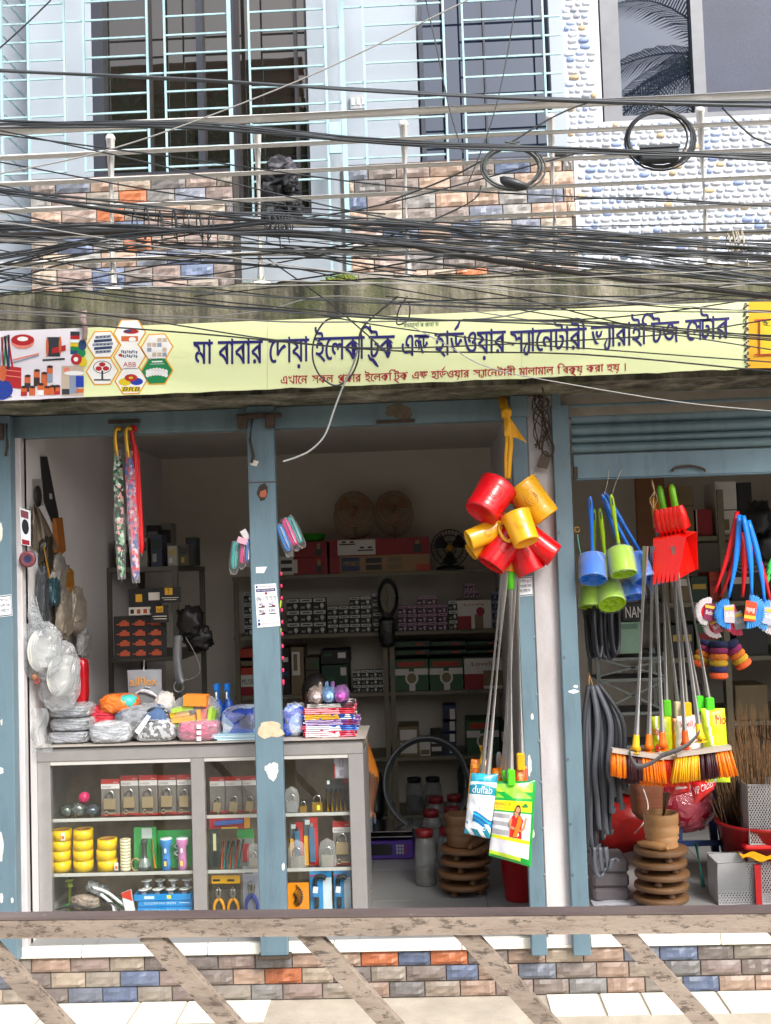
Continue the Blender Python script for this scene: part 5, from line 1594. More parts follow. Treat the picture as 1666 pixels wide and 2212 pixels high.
t = thing('sponge_bag', 'clear bag full of orange, green and yellow sponges', 'bag of sponges', (P(423, 1590, YK + .1).x, YK + .1, ztopc + .05))
sm_ = [M(c, .8, var=.1, bmp=.5, bscale=120) for c in ('#ef8a2a', '#a9c94a', '#f0c23a', '#c8402a', '#e8a04a', '#7fae3c')]
rr = random.Random(2)
for k, (u, v, w, h, mi, a) in enumerate(((425, 1512, 48, 22, 0, -.05), (398, 1530, 46, 9, 1, .15), (392, 1540, 40, 10, 2, .12), (400, 1552, 50, 10, 4, .1), (394, 1563, 46, 9, 5, .06), (445, 1545, 10, 46, 3, -.1), (434, 1552, 8, 40, 4, .06), (456, 1548, 8, 40, 1, -.15), (464, 1550, 8, 34, 5, -.2), (420, 1572, 60, 8, 3, 0))):
    b = MB(); b.obox(P(u, v, YK + .05 + .015 * (k % 3)), w * .0024, .09, h * .0024, Matrix.Rotation(-a, 3, 'Y'), 0); b.out('sponge', sm_[mi], t)
bag_film(31, P(423, 1540, YK + .1), (.25, .17, .19), t, .9, .1)
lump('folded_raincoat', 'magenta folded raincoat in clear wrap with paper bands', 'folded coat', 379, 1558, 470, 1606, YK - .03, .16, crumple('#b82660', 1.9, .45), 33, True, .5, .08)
for zz_ in (1570, 1583, 1596):
    b = MB(); b.obox(P(430, zz_, YK - .042), .022, .001, .02, Matrix.Rotation(0, 3, 'Y')); b.out('paper_tag', pw_, None, 'small white paper tag on the magenta raincoat', 'tag', 'tags on the magenta raincoat')
# blue spray bottles
def spray(u, Y, label):
    x = P(u, 1560, Y).x; z0 = ztopc + .001; k = S(Y); h = z0
    zt_ = P(u, 1476, Y).z; H_ = zt_ - z0
    t = thing('spray_bottle', label, 'spray bottle', (x, Y, z0))
    b = MB(); b.lathe([(0, 0), (.028, .002), (.03, .01), (.03, H_ * .5), (.022, H_ * .62), (.013, H_ * .68), (.013, H_ * .72), (0, H_ * .72)], 16, Matrix.Translation((x, Y, z0))); b.out('bottle', M('#1d56b4', .12, var=.1), t)
    b = MB(); b.cyl((x, Y, z0 + H_ * .7), (x, Y, z0 + H_ * .78), .016, .015, 12); b.box(x - .012, x + .012, Y - .05, Y + .018, z0 + H_ * .86, z0 + H_ * 1.0, 0, .005); b.box(x - .01, x + .01, Y - .02, Y + .012, z0 + H_ * .77, z0 + H_ * .87); b.out('trigger_head', M('#1e7ad6', .3), t)
    b = MB(); b.tube(spline([V((x, Y - .03, z0 + H_ * .86)), V((x, Y - .042, z0 + H_ * .8)), V((x, Y - .038, z0 + H_ * .7))], 4), .005, 6); b.out('trigger', M('#e8eef4', .35), t)
spray(472, YK + .22, 'blue spray bottle standing beside the sponge bag'); spray(494, YK + .26, 'blue spray bottle behind the clear bags next to the blue post')
lump('blue_clothes_bag', 'clear bag of royal blue and pale blue folded cloth by the steel post', 'bag', 472, 1530, 556, 1606, YK, .24, fold_mat('blue_cloth', ['#2a49b0', '#a9c4e4', '#3f66cc', '#dfe8f2', '#1e2f6a', '#8fb4d8'], 16), 35, True, .7, .18)
lump('blue_clothes_bag', 'clear bag of blue cloth between the steel post and the towel stack', 'bag', 606, 1526, 658, 1590, YK + .02, .22, fold_mat('blue_cloth', ['#2348c0', '#c9d8f0', '#2f62dc', '#8fa8e0', '#1e2f6a'], 16), 36, True, .7, .2)
for i in range(4):
    q = ztopc + .001 + i * .008
    b = MB(); b.box(P(470 - 6 * i, 1595, YK).x, P(560, 1595, YK).x, YK - .02, YK + .12, q, q + .0075, 0, .002); b.out('folded_sheet', M(('#cfe3ec', '#9fc3d4')[i % 2], .5, var=.1), None, 'pale blue folded sheet under the clear blue bag', 'folded sheet', 'pale blue sheets')
# towel stack
tw = [('pink and red floral', ['#c8304a', '#f0dfe2', '#e87a90', '#b02038', '#f4c8d0']), ('blue and white floral', ['#2a5ab8', '#e9eef6', '#5a8ade', '#d8486a', '#f2f2f2']), ('purple', ['#6a3f8e', '#b9a4cf', '#8a2a5a', '#cfc3da', '#54307a']),
      ('blue and yellow', ['#1f4fa8', '#e8b43a', '#dfe8f0', '#2a6ad0', '#f0e2c8']), ('red', ['#c3283a', '#f0a0a8', '#d84a5a', '#a01a2c', '#e8808a']), ('black and white', ['#2a2a30', '#d8d4d2', '#7a3a48', '#4a4a52', '#e8e4e2'])]
z0 = ztopc + .001
for i, (nm, cs) in enumerate(tw):
    h = (.030, .028, .026, .026, .032, .02)[i]
    Yt = YK + .01
    x0, x1 = P(654 + (2, 0, 4, 2, 3, 8)[i], 1550, Yt).x, P(772 - (6, 2, 0, 6, 4, 10)[i], 1550, Yt).x
    m = fold_mat('towel_print', cs, 34)
    b = MB()
    rr = random.Random(i)
    n_ = 3
    for j in range(n_):                      # folded layers with a rounded front fold
        a = z0 + h * j / n_; c = a + h / n_ - .0012
        pr = [(-.0, a), (-.006 - rr.uniform(0, .006), (a + c) / 2), (-.0, c)]
        dx = rr.uniform(-.008, .008)
        b.grid(lambda s, t_: (lerp(x0, x1, s) + dx, Yt + pr[0][0] + (0 if t_ in (0, 1) else pr[1][0]) + .004 * noise.noise(V((s * 7, i, j))), lerp(a, c, t_) + .0035 * noise.noise(V((s * 4, i * 3, j)))), 14, 4)
        b.box(x0 + dx, x1 + dx, Yt + .003, Yt + .2, a, c)
    b.out('folded_towel', m, None, nm + ' folded towel in the stack beside the steel post', 'towel')
    z0 += h + .0005
for i, (u, v, c1, c2, lb) in enumerate(((684, 1497, '#b9a79e', '#d9cfd4', 'brownish clear bag with a white bottle'), (711, 1500, '#7fa6d0', '#9cc4ea', 'clear bag with a pale blue bottle'), (737, 1501, '#a878b8', '#cf5cc0', 'clear bag with a magenta bottle'))):
    c = P(u, v, YK + .04); c.z = z0 + .036
    t = thing('wrapped_bottle', lb + ' on top of the towel stack', 'bottle', (c.x, c.y, z0))
    b = MB(); T = Matrix.Translation(c + V((0, -.03, 0))) @ Matrix.Rotation(pi / 2, 4, 'X'); b.lathe([(0, .042), (.010, .04), (.012, .03), (.024, .028), (.027, .02), (.027, -.08), (0, -.08)], 18, T); b.out('bottle', M(c2, .3), t)
    b = MB(); b.blob(c + V((0, .01, .004)), (.085, .15, .085), 18, 12, .22, 3, 60 + i, 0, .8); b.blob(c + V((.02 - .03 * i, .0, .05)), (.02, .02, .04), 8, 6, .3, 3, i); b.out('plastic_wrap', film('tinted_wrap', c1, .55, .2, 22, .8), t)
# ================================================================ hung at the left jamb and wall
def PX(u, v, X):
    d = ray(u, v); return CAM + d * ((X - CAM.x) / d.x)
def onwall(u, v, off=.01): return PX(u, v, xw + off)
t = thing('hanging_plate_bag', 'big clear bag of white plates knotted on a nail at the left jamb', 'bag', P(90, 1535, .02))
for i, (u, v, w, h, Y) in enumerate(((88, 1405, 82, 105, -.02), (128, 1460, 80, 130, .06))):
    c = P(u, v, Y + .08)
    for k in range(4):
        b = MB(); T = Matrix.Translation(c + V((.006 * k, .018 * k - .03, 0))) @ Matrix.Rotation(radians(62), 4, 'Z') @ Matrix.Rotation(pi / 2, 4, 'X') @ Matrix.Rotation(.0, 4, 'Z')
        r_ = w * .0022 * .48
        b.lathe([(0, 0), (r_ * .7, .002), (r_, .016), (r_ * 1.01, .018), (r_ * .7, .006), (0, .004)], 22, T, sy=1.2); b.out('plate', M('#c4c3be', .3), t)
    b = MB(); b.blob(c, (w * .0025, .17, h * .0026), 30, 20, .14, 5, 40 + i, 0, .8, None, False); b.out('plastic_bag', clear2, t)
b = MB()
for k in range(6):
    b.ribbon(spline(PS([(62 + 3 * k, 1300 - (k % 2) * 12, .01), (64 + 4 * k, 1330, .0), (72 + 5 * k, 1358, .0), (80 + 6 * k, 1378, .03)], .0), 4), [.006, .01, .014, .02, .03, .03, .03, .03, .03, .03, .03, .03, .03], V((1, -.4, 0)), .0006)
b.out('bag_handles', clear2, t)
b = MB(); b.grid(lambda s, q: P(lerp(68, 100 + 10 * q, s) + 5 * sin(q * 9), lerp(1530, 1625, q), .06 + .03 * sin(s * 7 + q * 4)), 10, 14); b.out('bag_tail', clear2, t)
lump('red_packet', 'shiny red packet hanging behind the clear plate bags', 'packet', 160, 1424, 184, 1522, .35, .08, M('#b51722', .25, var=.2, bmp=.4, bscale=20), 50, False, .5, .1, None, P(172, 1522, .35).z)
b = MB(); b.blob(P(74, 1463, .0), (.03, .03, .03), 12, 8, .1, 2, 1); b.tube(arc(P(80, 1470, -.005), .012, .014, 0, 2 * pi, 10), .003, 5, 1); b.out('hook', [M('#8a6248', .6), M('#c0342c', .5)], None, 'small wooden coat hook at the left jamb under the clear bag', 'hook')
# saw and tools on the left wall
def wpoly(name, pts, off, th, m, parent): 
    b = MB(); b.slab([onwall(u, v, off) for u, v in pts], (-th if False else th, 0, 0)); return b.out(name, m, parent)
t = thing('hand_saw', 'dark hand saw with orange handle hanging on the left shop wall', 'saw', onwall(120, 1180))
wpoly('blade', [(87, 986), (101, 986), (125, 1110), (128, 1135), (112, 1128), (93, 1080)], .004, .003, M('#35363a', .45, .4), t)
wpoly('sticker', [(106, 1066), (112, 1066), (113, 1078), (107, 1078)], .008, .001, M('#b9b6b0', .5), t)
wpoly('handle', [(112, 1120), (126, 1118), (132, 1170), (134, 1190), (122, 1200), (112, 1195), (118, 1178)], .004, .022, M('#a8642c', .5, var=.2), t)
t = thing('saw_packet', 'cloudy plastic packet of saw blades on the left shop wall', 'packet', onwall(95, 1185))
b = MB(); b.grid(lambda s, q: onwall(lerp(70 + 2 * q, 78 + 50 * q ** .8, s), lerp(1090, 1188, q), .02 + .015 * sin(s * 12 + q * 2)), 12, 8); b.out('sleeve', M('#8a7d6f', .35, var=.3, scale=20, bmp=.5), t)
for i, (u0, v0, u1, v1, c, lb) in enumerate(((70, 1035, 94, 1092, '#a9a4a2', 'pale card with a dark disc beside the hand saw'),)):
    t = thing('disc_card', lb, 'tool card', onwall((u0 + u1) / 2, v1))
    b = MB(); b.slab([onwall(u0, v0, .004), onwall(u1, v0, .004), onwall(u1, v1, .004), onwall(u0, v1, .004)], (.002, 0, 0)); b.out('card', M(c, .5), t)
    b = MB(); c_ = onwall(81, 1072, .01); T = Matrix.Translation(c_) @ Matrix.Rotation(pi / 2, 4, 'Y'); b.lathe([(0, 0), (.052, 0), (.055, .004), (0, .006)], 18, T); b.out('disc', M('#2c2f33', .5), t)
sticker('disc_card', 'narrow clear packed black disc card on the white left jamb', 'tool card', [(42, 1096), (66, 1104), (66, 1180), (46, 1176)], -.024, [(None, .1, .75, .8, .95, 4), ('o', .15, .3, .85, .72, 2), (None, .1, .02, .9, .15, 3)])
b = MB(); T = Matrix.Translation(P(62, 1208, -.022)) @ Matrix.Rotation(pi / 2, 4, 'X'); b.lathe([(0, 0), (.036, 0), (.04, .008), (.04, .02, 1), (.028, .022, 1), (.02, .018), (0, .018)], 20, T); b.out('tape_roll', [M('#2e3350', .4), M('#7a4048', .4)], None, 'maroon and navy tape roll hung on the white left jamb', 'tape roll')
t = thing('hook_bundle', 'bundle of yellow wooden sticks hanging on the left shop wall', 'sticks', onwall(130, 1380))
for i, (a, c) in enumerate((((92, 1180), (86, 1250)), ((94, 1182), (90, 1290)), ((95, 1180), (100, 1215)), ((96, 1180), (115, 1240)), ((96, 1181), (172, 1370)), ((97, 1183), (168, 1368)), ((100, 1186), (140, 1300)), ((95, 1182), (108, 1252)))):
    b = MB(); b.cyl(onwall(*a, .02 + .004 * i), onwall(*c, .02 + .004 * i), .0045, .0045, 6); b.out('stick', M('#b8842f', .6), t)
t = thing('wall_packets', 'hanging packets of fittings and tubes clustered on the left shop wall', 'packets', onwall(120, 1420))
for i, (pts, c) in enumerate((([(84, 1160), (112, 1160), (116, 1230), (88, 1230)], '#2f2d22'), ([(80, 1225), (98, 1225), (104, 1370), (86, 1370)], '#3c3f44'), ([(104, 1200), (122, 1205), (150, 1290), (130, 1300)], '#8a857f'), ([(126, 1230), (162, 1225), (156, 1290), (134, 1300)], '#9c6a1f'), ([(100, 1250), (122, 1255), (130, 1300), (112, 1310)], '#2f4a52'), ([(112, 1270), (150, 1290), (165, 1375), (130, 1370)], '#8d8375'), ([(150, 1265), (196, 1345), (180, 1360), (140, 1300)], '#a89f92'), ([(165, 1360), (200, 1400), (192, 1420), (165, 1385)], '#9a9a9a'))):
    us, vs2 = [p[0] for p in pts], [p[1] for p in pts]
    c_ = onwall(sum(us) / 4, sum(vs2) / 4, .03 + .006 * i); k_ = S(c_.y); w_ = abs(onwall(max(us), 1250).y - onwall(min(us), 1250).y) * .5
    b = MB(); b.blob(c_, (.05, w_, (max(vs2) - min(vs2)) * k_), 18, 14, .3, 3, i + 5, 0, .6, Matrix.Rotation(-.3 if i in (2, 6, 7) else 0, 3, 'X'), False); b.out('packet', M(c, .3, var=.45, scale=30, bmp=.5), t)
# ================================================================ umbrellas hung from the lintel
def umb_mat(cs, s_):
    m = fold_mat('umbrella_print', cs, s_)
    m.node_tree.nodes['Principled BSDF'].inputs['Roughness'].default_value = .35
    return m
def umbrella(top, bot, Y, label, m, hook, w, hookm, strap=True):
    a, c = P(*top, Y), P(*bot, Y)
    d = (c - a).normalized()
    t = thing('umbrella', label, 'umbrella', c)
    hp = hook
    b = MB(); b.tube(spline(PS(hp, Y), 6), .011, 10); b.out('handle', hookm, t)
    b = MB()
    x, y = frame_of(d)
    L = (c - a).length
    n_, k_ = 20, 14
    def fn(s, q):
        an = 2 * pi * s
        r_ = w * (1 + .14 * cos(an * 8 + q * 5)) * (.55 + .45 * min(1, q * 7)) * (1 - .35 * q)
        if q > .94: r_ *= (1 - q) / .06 * .7 + .3
        return a + d * (L * q) + (x * cos(an) + y * sin(an)) * r_
    b.grid(fn, 32, 26); b.out('folded_canopy', m, t)
    if strap:
        b = MB(); p = a + d * (L * .15); b.tube([p, p + d * .018], w * 1.12, 14); b.out('strap', M('#d5d2d0', .5), t)
        b = MB(); b.tube([a - d * .03, a + d * (L * .5), c + d * .012], [w * .9, w * 1.25, w * .8], 12, caps=False); b.out('clear_sleeve', film('umbrella_sleeve', '#ffffff', .86, .12, 30, .4), t)
    b = MB(); b.cyl(c, c + d * .03, .006, .004, 8); b.out('tip', chrome, t)
umbrella((254, 985), (263, 1246), -.06, 'umbrella with green, black and pink leaf print and brass crook', umb_mat(['#1d2a22', '#7fb08a', '#d99a9a', '#20201f', '#c8d6c4', '#2f6a48'], 60), [(262, 930), (256, 924), (250, 932), (250, 955), (254, 985)], .024, gold)
umbrella((279, 988), (294, 1254), -.075, 'umbrella with pink, blue and lilac print and brass crook', umb_mat(['#b48a9e', '#4a5f9a', '#d06a78', '#cdb9c2', '#7f6f9a', '#c84050'], 60), [(284, 930), (279, 923), (273, 930), (274, 955), (278, 988)], .024, gold)
umbrella((291, 962), (306, 1196), -.05, 'plain red umbrella with red crook beside two printed ones', M('#d21a22', .4, var=.15, bmp=.3), [(294, 930), (289, 922), (285, 932), (287, 950), (291, 965)], .02, M('#c8141c', .35), False)
# ================================================================ display cards and bags hung behind the counter
blackcard = M('#1d1c1c', .5)
def hang_card(name, label, cat, u0, v0, u1, v1, Y, mats, prints=(), texts=()):
    return carton(name, label, cat, None, u0, v0, u1, v1, Y, .003, mats, prints, texts, 0)
cm = [blackcard, M('#a84a2c', .5), M('#e0a92a', .5), M('#1f3f92', .5), M('#d8d2c4', .5), M('#8e8e8a', .5)]
pr = []
for r_ in range(4):
    for q in range(3):
        pr.append((.12 + .3 * q, .06 + .235 * r_, .30 + .3 * q, .16 + .235 * r_, 1)); pr.append((.06 + .3 * q, .09 + .235 * r_, .12 + .3 * q, .115 + .235 * r_, 1)); pr.append((.17 + .3 * q, .16 + .235 * r_, .25 + .3 * q, .20 + .235 * r_, 1))
hang_card('plug_display_card', 'black display card with rows of reddish plugs hanging behind the counter', 'display card', 246, 1330, 360, 1422, .75, cm, pr)
hang_card('poster_card', 'blue poster card with a drawn hand and a strip of pictures behind the counter', 'display card', 278, 1272, 348, 1328, .72, cm, [(0, 0, 1, .3, 4), (.05, .05, .16, .22, 0), (.25, .05, .36, .22, 1), (.45, .05, .56, .22, 1), (.65, .05, .76, .22, 0), (.85, .05, .94, .22, 0), (.62, .55, .98, .85, 4), (.22, .5, .42, .8, 2)])
hang_card('yellow_mark_card', 'black card with a yellow square mark and white lines, upper of two', 'display card', 345, 1268, 390, 1302, .70, cm, [(.25, .5, .62, .95, 2), (.1, .3, .9, .34, 4), (.2, .18, .8, .22, 4)], [('T', .38, .58, .5, .88, 0)])
hang_card('yellow_mark_card', 'black card with a yellow mark hanging below its twin', 'display card', 326, 1308, 364, 1345, .69, cm, [(.3, .6, .7, .95, 2), (.1, .35, .9, .39, 4), (.15, .2, .9, .24, 4)], [('cut', .34, .66, .66, .86, 0)])
t = thing('tool_bag', 'grey printed bag reading allflex in orange with a pictured tap', 'bag', P(313, 1512, .5))
x0, x1, z0, z1 = ext(277, 1447, 349, 1530, .5)
b = MB(); b.grid(lambda s, q: (lerp(x0, x1, s) + .01 * (q - .5) * (s - .5), .5 - .012 * sin(pi * s) * sin(pi * q) + .003 * noise.noise(V((s * 5, q * 5, 2))), lerp(z0, z1, q)), 12, 12); b.grid(lambda s, q: (lerp(x1, x0, s), .505 + .01 * sin(pi * s), lerp(z0, z1, q)), 6, 6); b.out('bag', M('#8d9096', .4, var=.08), t)
b = MB(); b.text('allflex', lambda x, y: V((lerp(x0, x1, .08 + .82 * x), .484, lerp(z0, z1, .6 + .22 * y)))); b.out('lettering', M('#d8952e', .5), t)
b = MB(); b.tube(spline([V((lerp(x0, x1, q), .482, lerp(z0, z1, r_))) for q, r_ in ((.2, .3), (.3, .42), (.5, .46), (.75, .38), (.9, .28))], 5), [.006] * 8 + [.011] * 8 + [.007] * 5, 8); b.tube([V((lerp(x0, x1, .5), .482, lerp(z0, z1, .46))), V((lerp(x0, x1, .55), .482, lerp(z0, z1, .56))), V((lerp(x0, x1, .68), .482, lerp(z0, z1, .54)))], .005, 6); b.out('tap_picture', M('#c9ccd0', .4), t)
b = MB(); xm = lerp(x0, x1, .5); b.tube([(xm - .004, .5, z1 - .005), (xm, .495, z1 + .05)], .004, 6); b.out('clip', M('#d8d8d8', .4), t)
# corrugated hose
b = MB(); pts = spline(PS([(385, 1372, .8), (383, 1420, .8), (388, 1462, .8), (394, 1475, .8)], .8), 20)
b.tube(pts, [.024 + .004 * (i % 2) for i in range(len(pts))], 12); b.tube(arc(P(386, 1484, .79), .028, .028, 0, 2 * pi, 14), .006, 6)
b.out('corrugated_hose', M('#8d8f92', .35, .4), None, 'silver corrugated drain hose hanging behind the counter', 'hose')
b = MB(); b.blob(P(412, 1345, .85), (.14, .12, .18), 24, 16, .35, 3, 2, 0, .8); b.blob(P(428, 1378, .87), (.15, .1, .14), 24, 16, .4, 3, 7, 0, .8); b.out('black_bag', M('#1c1a1a', .4, bmp=.6, bscale=30), None, 'bunched black bags hanging beside the corrugated hose', 'bag')
b = MB(); b.tube(spline(PS([(400, 1375, .8), (420, 1410, .8), (432, 1450, .8), (410, 1468, .8), (392, 1466, .8)], .8), 6), .003, 5); b.out('grey_cord', M('#8a8a88', .5), None, 'thin grey cord looping beside the corrugated hose', 'cord')
# side rack with boxes
iron = M('#6a665c', .5, .3, var=.15)
def rack_shelf(parent, x0, x1, y0, y1, z, h=.03, name='shelf_board', m=None):
    b = MB(); b.box(x0, x1, y0, y1, z - h, z, 0, .002); return b.out(name, m or iron, parent)
Ya, Yb = 1.45, 2.3
sr = thing('side_rack', 'low iron rack on the left shop wall loaded with small cartons', 'rack', (xw + .15, 1.8, zf))
xs0, xs1 = xw - .028, P(424, 1230, 2.0).x
zs_ = P(330, 1224, 1.45).z
rack_shelf(sr, xs0, xs1, 1.45, 2.3, zs_); rack_shelf(sr, xs0, xs1, 1.45, 2.3, zs_ - .55); rack_shelf(sr, xs0, xs1, 1.45, 2.3, zs_ - .95)
for xx, yy in ((xs0 + .02, 1.47), (xs1 - .02, 1.47), (xs1 - .02, 2.28), (xs0 + .02, 2.28)):
    b = MB(); b.box(xx - .016, xx + .016, yy - .016, yy + .016, zf, zs_ - .001); b.out('upright', iron, sr)
rr = random.Random(12)
dk = ['#2b2a2c', '#3a3d3a', '#5a564c', '#8f8a7e', '#a9a59a', '#2e3a34', '#3a3f52', '#b4a06a']
for i, (u, w, h, Y) in enumerate(((262, 30, 60, 1.5), (300, 36, 64, 1.52), (338, 24, 70, 1.5), (345, 30, 40, 1.7), (372, 20, 44, 1.5), (385, 26, 30, 1.6), (398, 20, 46, 1.55), (412, 22, 62, 1.75), (330, 26, 92, 1.9), (360, 24, 96, 2.0))):
    x0, x1 = P(u - w / 2, 1200, Y).x, P(u + w / 2, 1200, Y).x
    H_ = h * S(Y)
    b = MB(); b.box(x0, x1, Y, Y + .14, zs_ + .0005, zs_ + H_, 0, .002); b.box(x0 + .006, x1 - .006, Y - .001, Y, zs_ + H_ * .55, zs_ + H_ * .85, 1); b.box(x0 + .01, lerp(x0, x1, .5), Y - .001, Y, zs_ + H_ * .15, zs_ + H_ * .4, 2)
    b.out('small_carton', [M(dk[(i * 3) % 8], .5), M(dk[(i * 5 + 3) % 8], .5), M(('#c9a83a', '#d8d8d2', '#9a9a92')[i % 3], .5)], None, '%s carton on the side rack behind the umbrellas' % ('Black', 'Tall dark', 'Pale fronted', 'Low grey', 'Narrow', 'Squat', 'Upright dark', 'Yellow marked', 'Rear dark', 'Rear tall')[i].lower(), 'carton')
# ================================================================ back wall shelving
YB0 = 2.55
shelf_m = M('#77725f', .55, .1, var=.15)
bk = thing('back_shelving', 'cream steel shelving along the back wall of the shop', 'shelving', (P(800, 1760, YB0).x, YB0, zf))
xb0, xb1 = P(508, 1500, YB0).x, xp0 + .0
LV = [1240, 1369, 1499, 1640, 1766]
BZ = []
for v in LV:
    z = P(700, v, YB0).z
    BZ.append(z)
    rack_shelf(bk, xb0, xb1, YB0, YB - .01, z, .028, m=shelf_m)
for u in (515, 594, 835, 850, 1120):
    xx = P(u, 1500, YB0 - .02).x
    b = MB(); b.box(xx - .017, xx + .017, YB0 - .022, YB0 - .001, zf, BZ[0] - .03 if u in (835, 850) else BZ[0] + .0); b.out('upright', shelf_m, bk)
for u, v, s_ in ((527 * 1 + 40, 1374, 'N102'), (1012, 1230, 'N155'), (1006, 1360, 'N102'), (1020, 1492, 'N104')):
    b = MB(); k = YB0 - .0012; x0, x1, z0, z1 = ext(u - 10, v - 4, u + 14, v + 4, k); z0 = min(BZ, key=lambda q: abs(q - z1)) - .024; b.text(s_, lambda x, y: V((lerp(x0, x1, x), k, lerp(z0, z0 + .02, y)))); b.out('shelf_number', M('#2a2824', .6), bk)
cc = [M(c, .5, var=.1) for c in ('#8e1620', '#d9d5cc', '#2b2b2b', '#9a7a52', '#1f3d2c', '#2d5a34', '#d8d4cc', '#b33a22', '#23345e', '#4c4a32', '#5f2a54', '#1a1a1a', '#7a6a4a', '#c6a23a')]
(cR, cW, cK, cT, cDG, cG, cP, cO, cN, cOl, cPu, cB, cBr, cY) = range(14)
def crt(label, lv, u0, u1, v0, Y=None, c=0, prints=(), texts=(), name='carton', dep_=.3, group=None, zoff=0., cat='carton'):
    Y = Y or YB0 + .02
    x0, x1 = P(u0, v0 + 20, Y).x, P(u1, v0 + 20, Y).x
    z0 = BZ[lv] + .0006 + zoff
    z1 = max(P((u0 + u1) / 2, v0, Y).z, z0 + .02)
    b = MB(); b.box(x0, x1, Y, Y + dep_, z0, z1, c, .002)
    for k, p in enumerate(prints):
        e = .0008 + .0004 * k
        if p[4] >= 100:
            n_ = 14; b.add([V((lerp(x0, x1, (p[0] + p[2]) / 2 + (p[2] - p[0]) / 2 * cos(2 * pi * j / n_)), Y - e, lerp(z0, z1, (p[1] + p[3]) / 2 + (p[3] - p[1]) / 2 * sin(2 * pi * j / n_)))) for j in range(n_)], [list(range(n_))], p[4] - 100)
        else:
            b.box(lerp(x0, x1, p[0]), lerp(x0, x1, p[2]), Y - e, Y + .0004, lerp(z0, z1, p[1]), lerp(z0, z1, p[3]), p[4])
    for s_, a0, c0, a1, c1, mi in texts:
        b.text(s_, lambda x, y: V((lerp(x0, x1, lerp(a0, a1, x)), Y - .004, lerp(z0, z1, lerp(c0, c1, y)))), mi)
    return b.out(name, cc, None, label, cat, group), z1
man = [(.66, .1, .84, .62, cK), (.7, .5, .8, .86, cT)]
_, zt_ = crt('lower red cooker carton with a pictured cook, beside the pink pouches', 0, 634, 708, 1204, None, cR, man + [(.0, .1, .12, .9, cW)])
crt('upper red cooker carton with a pictured cook, under the green basin', 0, 636, 706, 1170, None, cR, man, (), 'carton', .3, None, zt_ - BZ[0])
_, zt_ = crt('grey printed stove carton half hidden by the pink pouches', 0, 604, 634, 1202, None, cW, [(.1, .2, .9, .4, cK), (.1, .6, .9, .8, cK)])
_, zt_ = crt('long tan carton printed with gas stoves', 0, 712, 930, 1199, None, cT, [(.0, 0, .1, 1, cR), (.12, .1, .3, .9, cN), (.36, .55, .52, .85, cK), (.36, .15, .52, .45, cK), (.58, .55, .72, .85, cBr), (.58, .15, .72, .45, cBr), (.86, 0, 1, .4, cO)], [('MIYAKO', .14, .4, .3, .7, cY)])
crt('long red carton with a white gas stove pictured on it', 0, 712, 928, 1163, None, cR, [(.08, .05, .46, .96, cW), (.1, .66, .26, .74, cK), (.28, .28, .44, .36, cK), (.12, .78, .17, .9, 100 + cK), (.2, .78, .25, .9, 100 + cK), (.3, .42, .35, .54, 100 + cK), (.38, .42, .43, .54, 100 + cK), (.84, .1, .92, .62, cK), (.86, .6, .9, .84, cT)], (), 'carton', .3, None, zt_ - BZ[0])
# green basin
p = P(675, 1165, YB0 + .1); b = MB(); b.lathe([(.0, .0), (.075, .002), (.095, .05), (.1, .052), (.09, .048), (.0, .01)], 20, Matrix.Translation((p.x, YB0 + .12, P(675, 1168, YB0).z))); b.out('basin', M('#3fae32', .4), None, 'bright green plastic basin on top of the red cartons', 'basin')
def fan(u, v, r, label, c, hub, Y=None, wrap=None):
    Y = Y or YB0 + .12
    c_ = P(u, v, Y); k = S(Y)
    t = thing('table_fan', label, 'fan', (c_.x, Y, BZ[0]))
    Rm = r * k
    T = Matrix.Translation(c_) @ Matrix.Rotation(pi / 2, 4, 'X')
    b = MB()
    for q in (.35, .7, 1.0):
        b.tube([T @ V((Rm * q * cos(a), Rm * q * sin(a), .05 * (1 - q * q))) for a in [2 * pi * j / 28 for j in range(28)]], .004, 5, closed=True)
    for j in range(30):
        a = 2 * pi * j / 30; b.tube([T @ V((Rm * q * cos(a), Rm * q * sin(a), .05 * (1 - q * q))) for q in (.18, .6, 1)], .002, 4)
    b.out('guard', M(c, .4, .3), t)
    for j in range(3):
        b = MB()
        b.grid(lambda s, q: T @ V((Rm * (.15 + .75 * s) * cos(2.094 * j + 1.0 * q), Rm * (.15 + .75 * s) * sin(2.094 * j + 1.0 * q), -.01 - .03 * q)), 5, 5); b.out('blade', M(c, .35), t)
    b = MB(); b.lathe([(0, .06), (Rm * .2, .055), (Rm * .2, .04), (0, .03)], 16, T); b.out('hub', M(hub, .4), t)
    b = MB(); b.cyl((c_.x, Y + .05, BZ[0] + .02), (c_.x, Y + .05, c_.z - Rm * .5), .02, .015, 10); b.lathe([(0, 0), (Rm * .8, .001), (Rm * .75, .02), (0, .04)], 18, Matrix.Translation((c_.x, Y + .04, BZ[0] + .001))); b.out('stand', M(c, .4), t)
    if wrap:
        b = MB(); b.blob(c_ + V((0, 0, -.04)), (Rm * 2.25, .2, Rm * 2.5), 20, 14, .08, 3, u, 0, .85); b.out('plastic_wrap', wrap, t)
wr = film('fan_wrap', '#d8c8b0', .75, .2, 18, .5)
fan(765, 1102, 40, 'table fan with amber blades in clear wrap, above the stove picture', '#a8651c', '#8a4a14', YB0 + .15, wr); fan(851, 1098, 38, 'wrapped amber table fan with a knotted bag top above the red carton', '#a8681f', '#6a4a20', YB0 + .2, wr)
fan(972, 1184, 40, 'black table fan with a yellow hub beside the stove cartons', '#16181a', '#b98a2a', YB0 + .02)
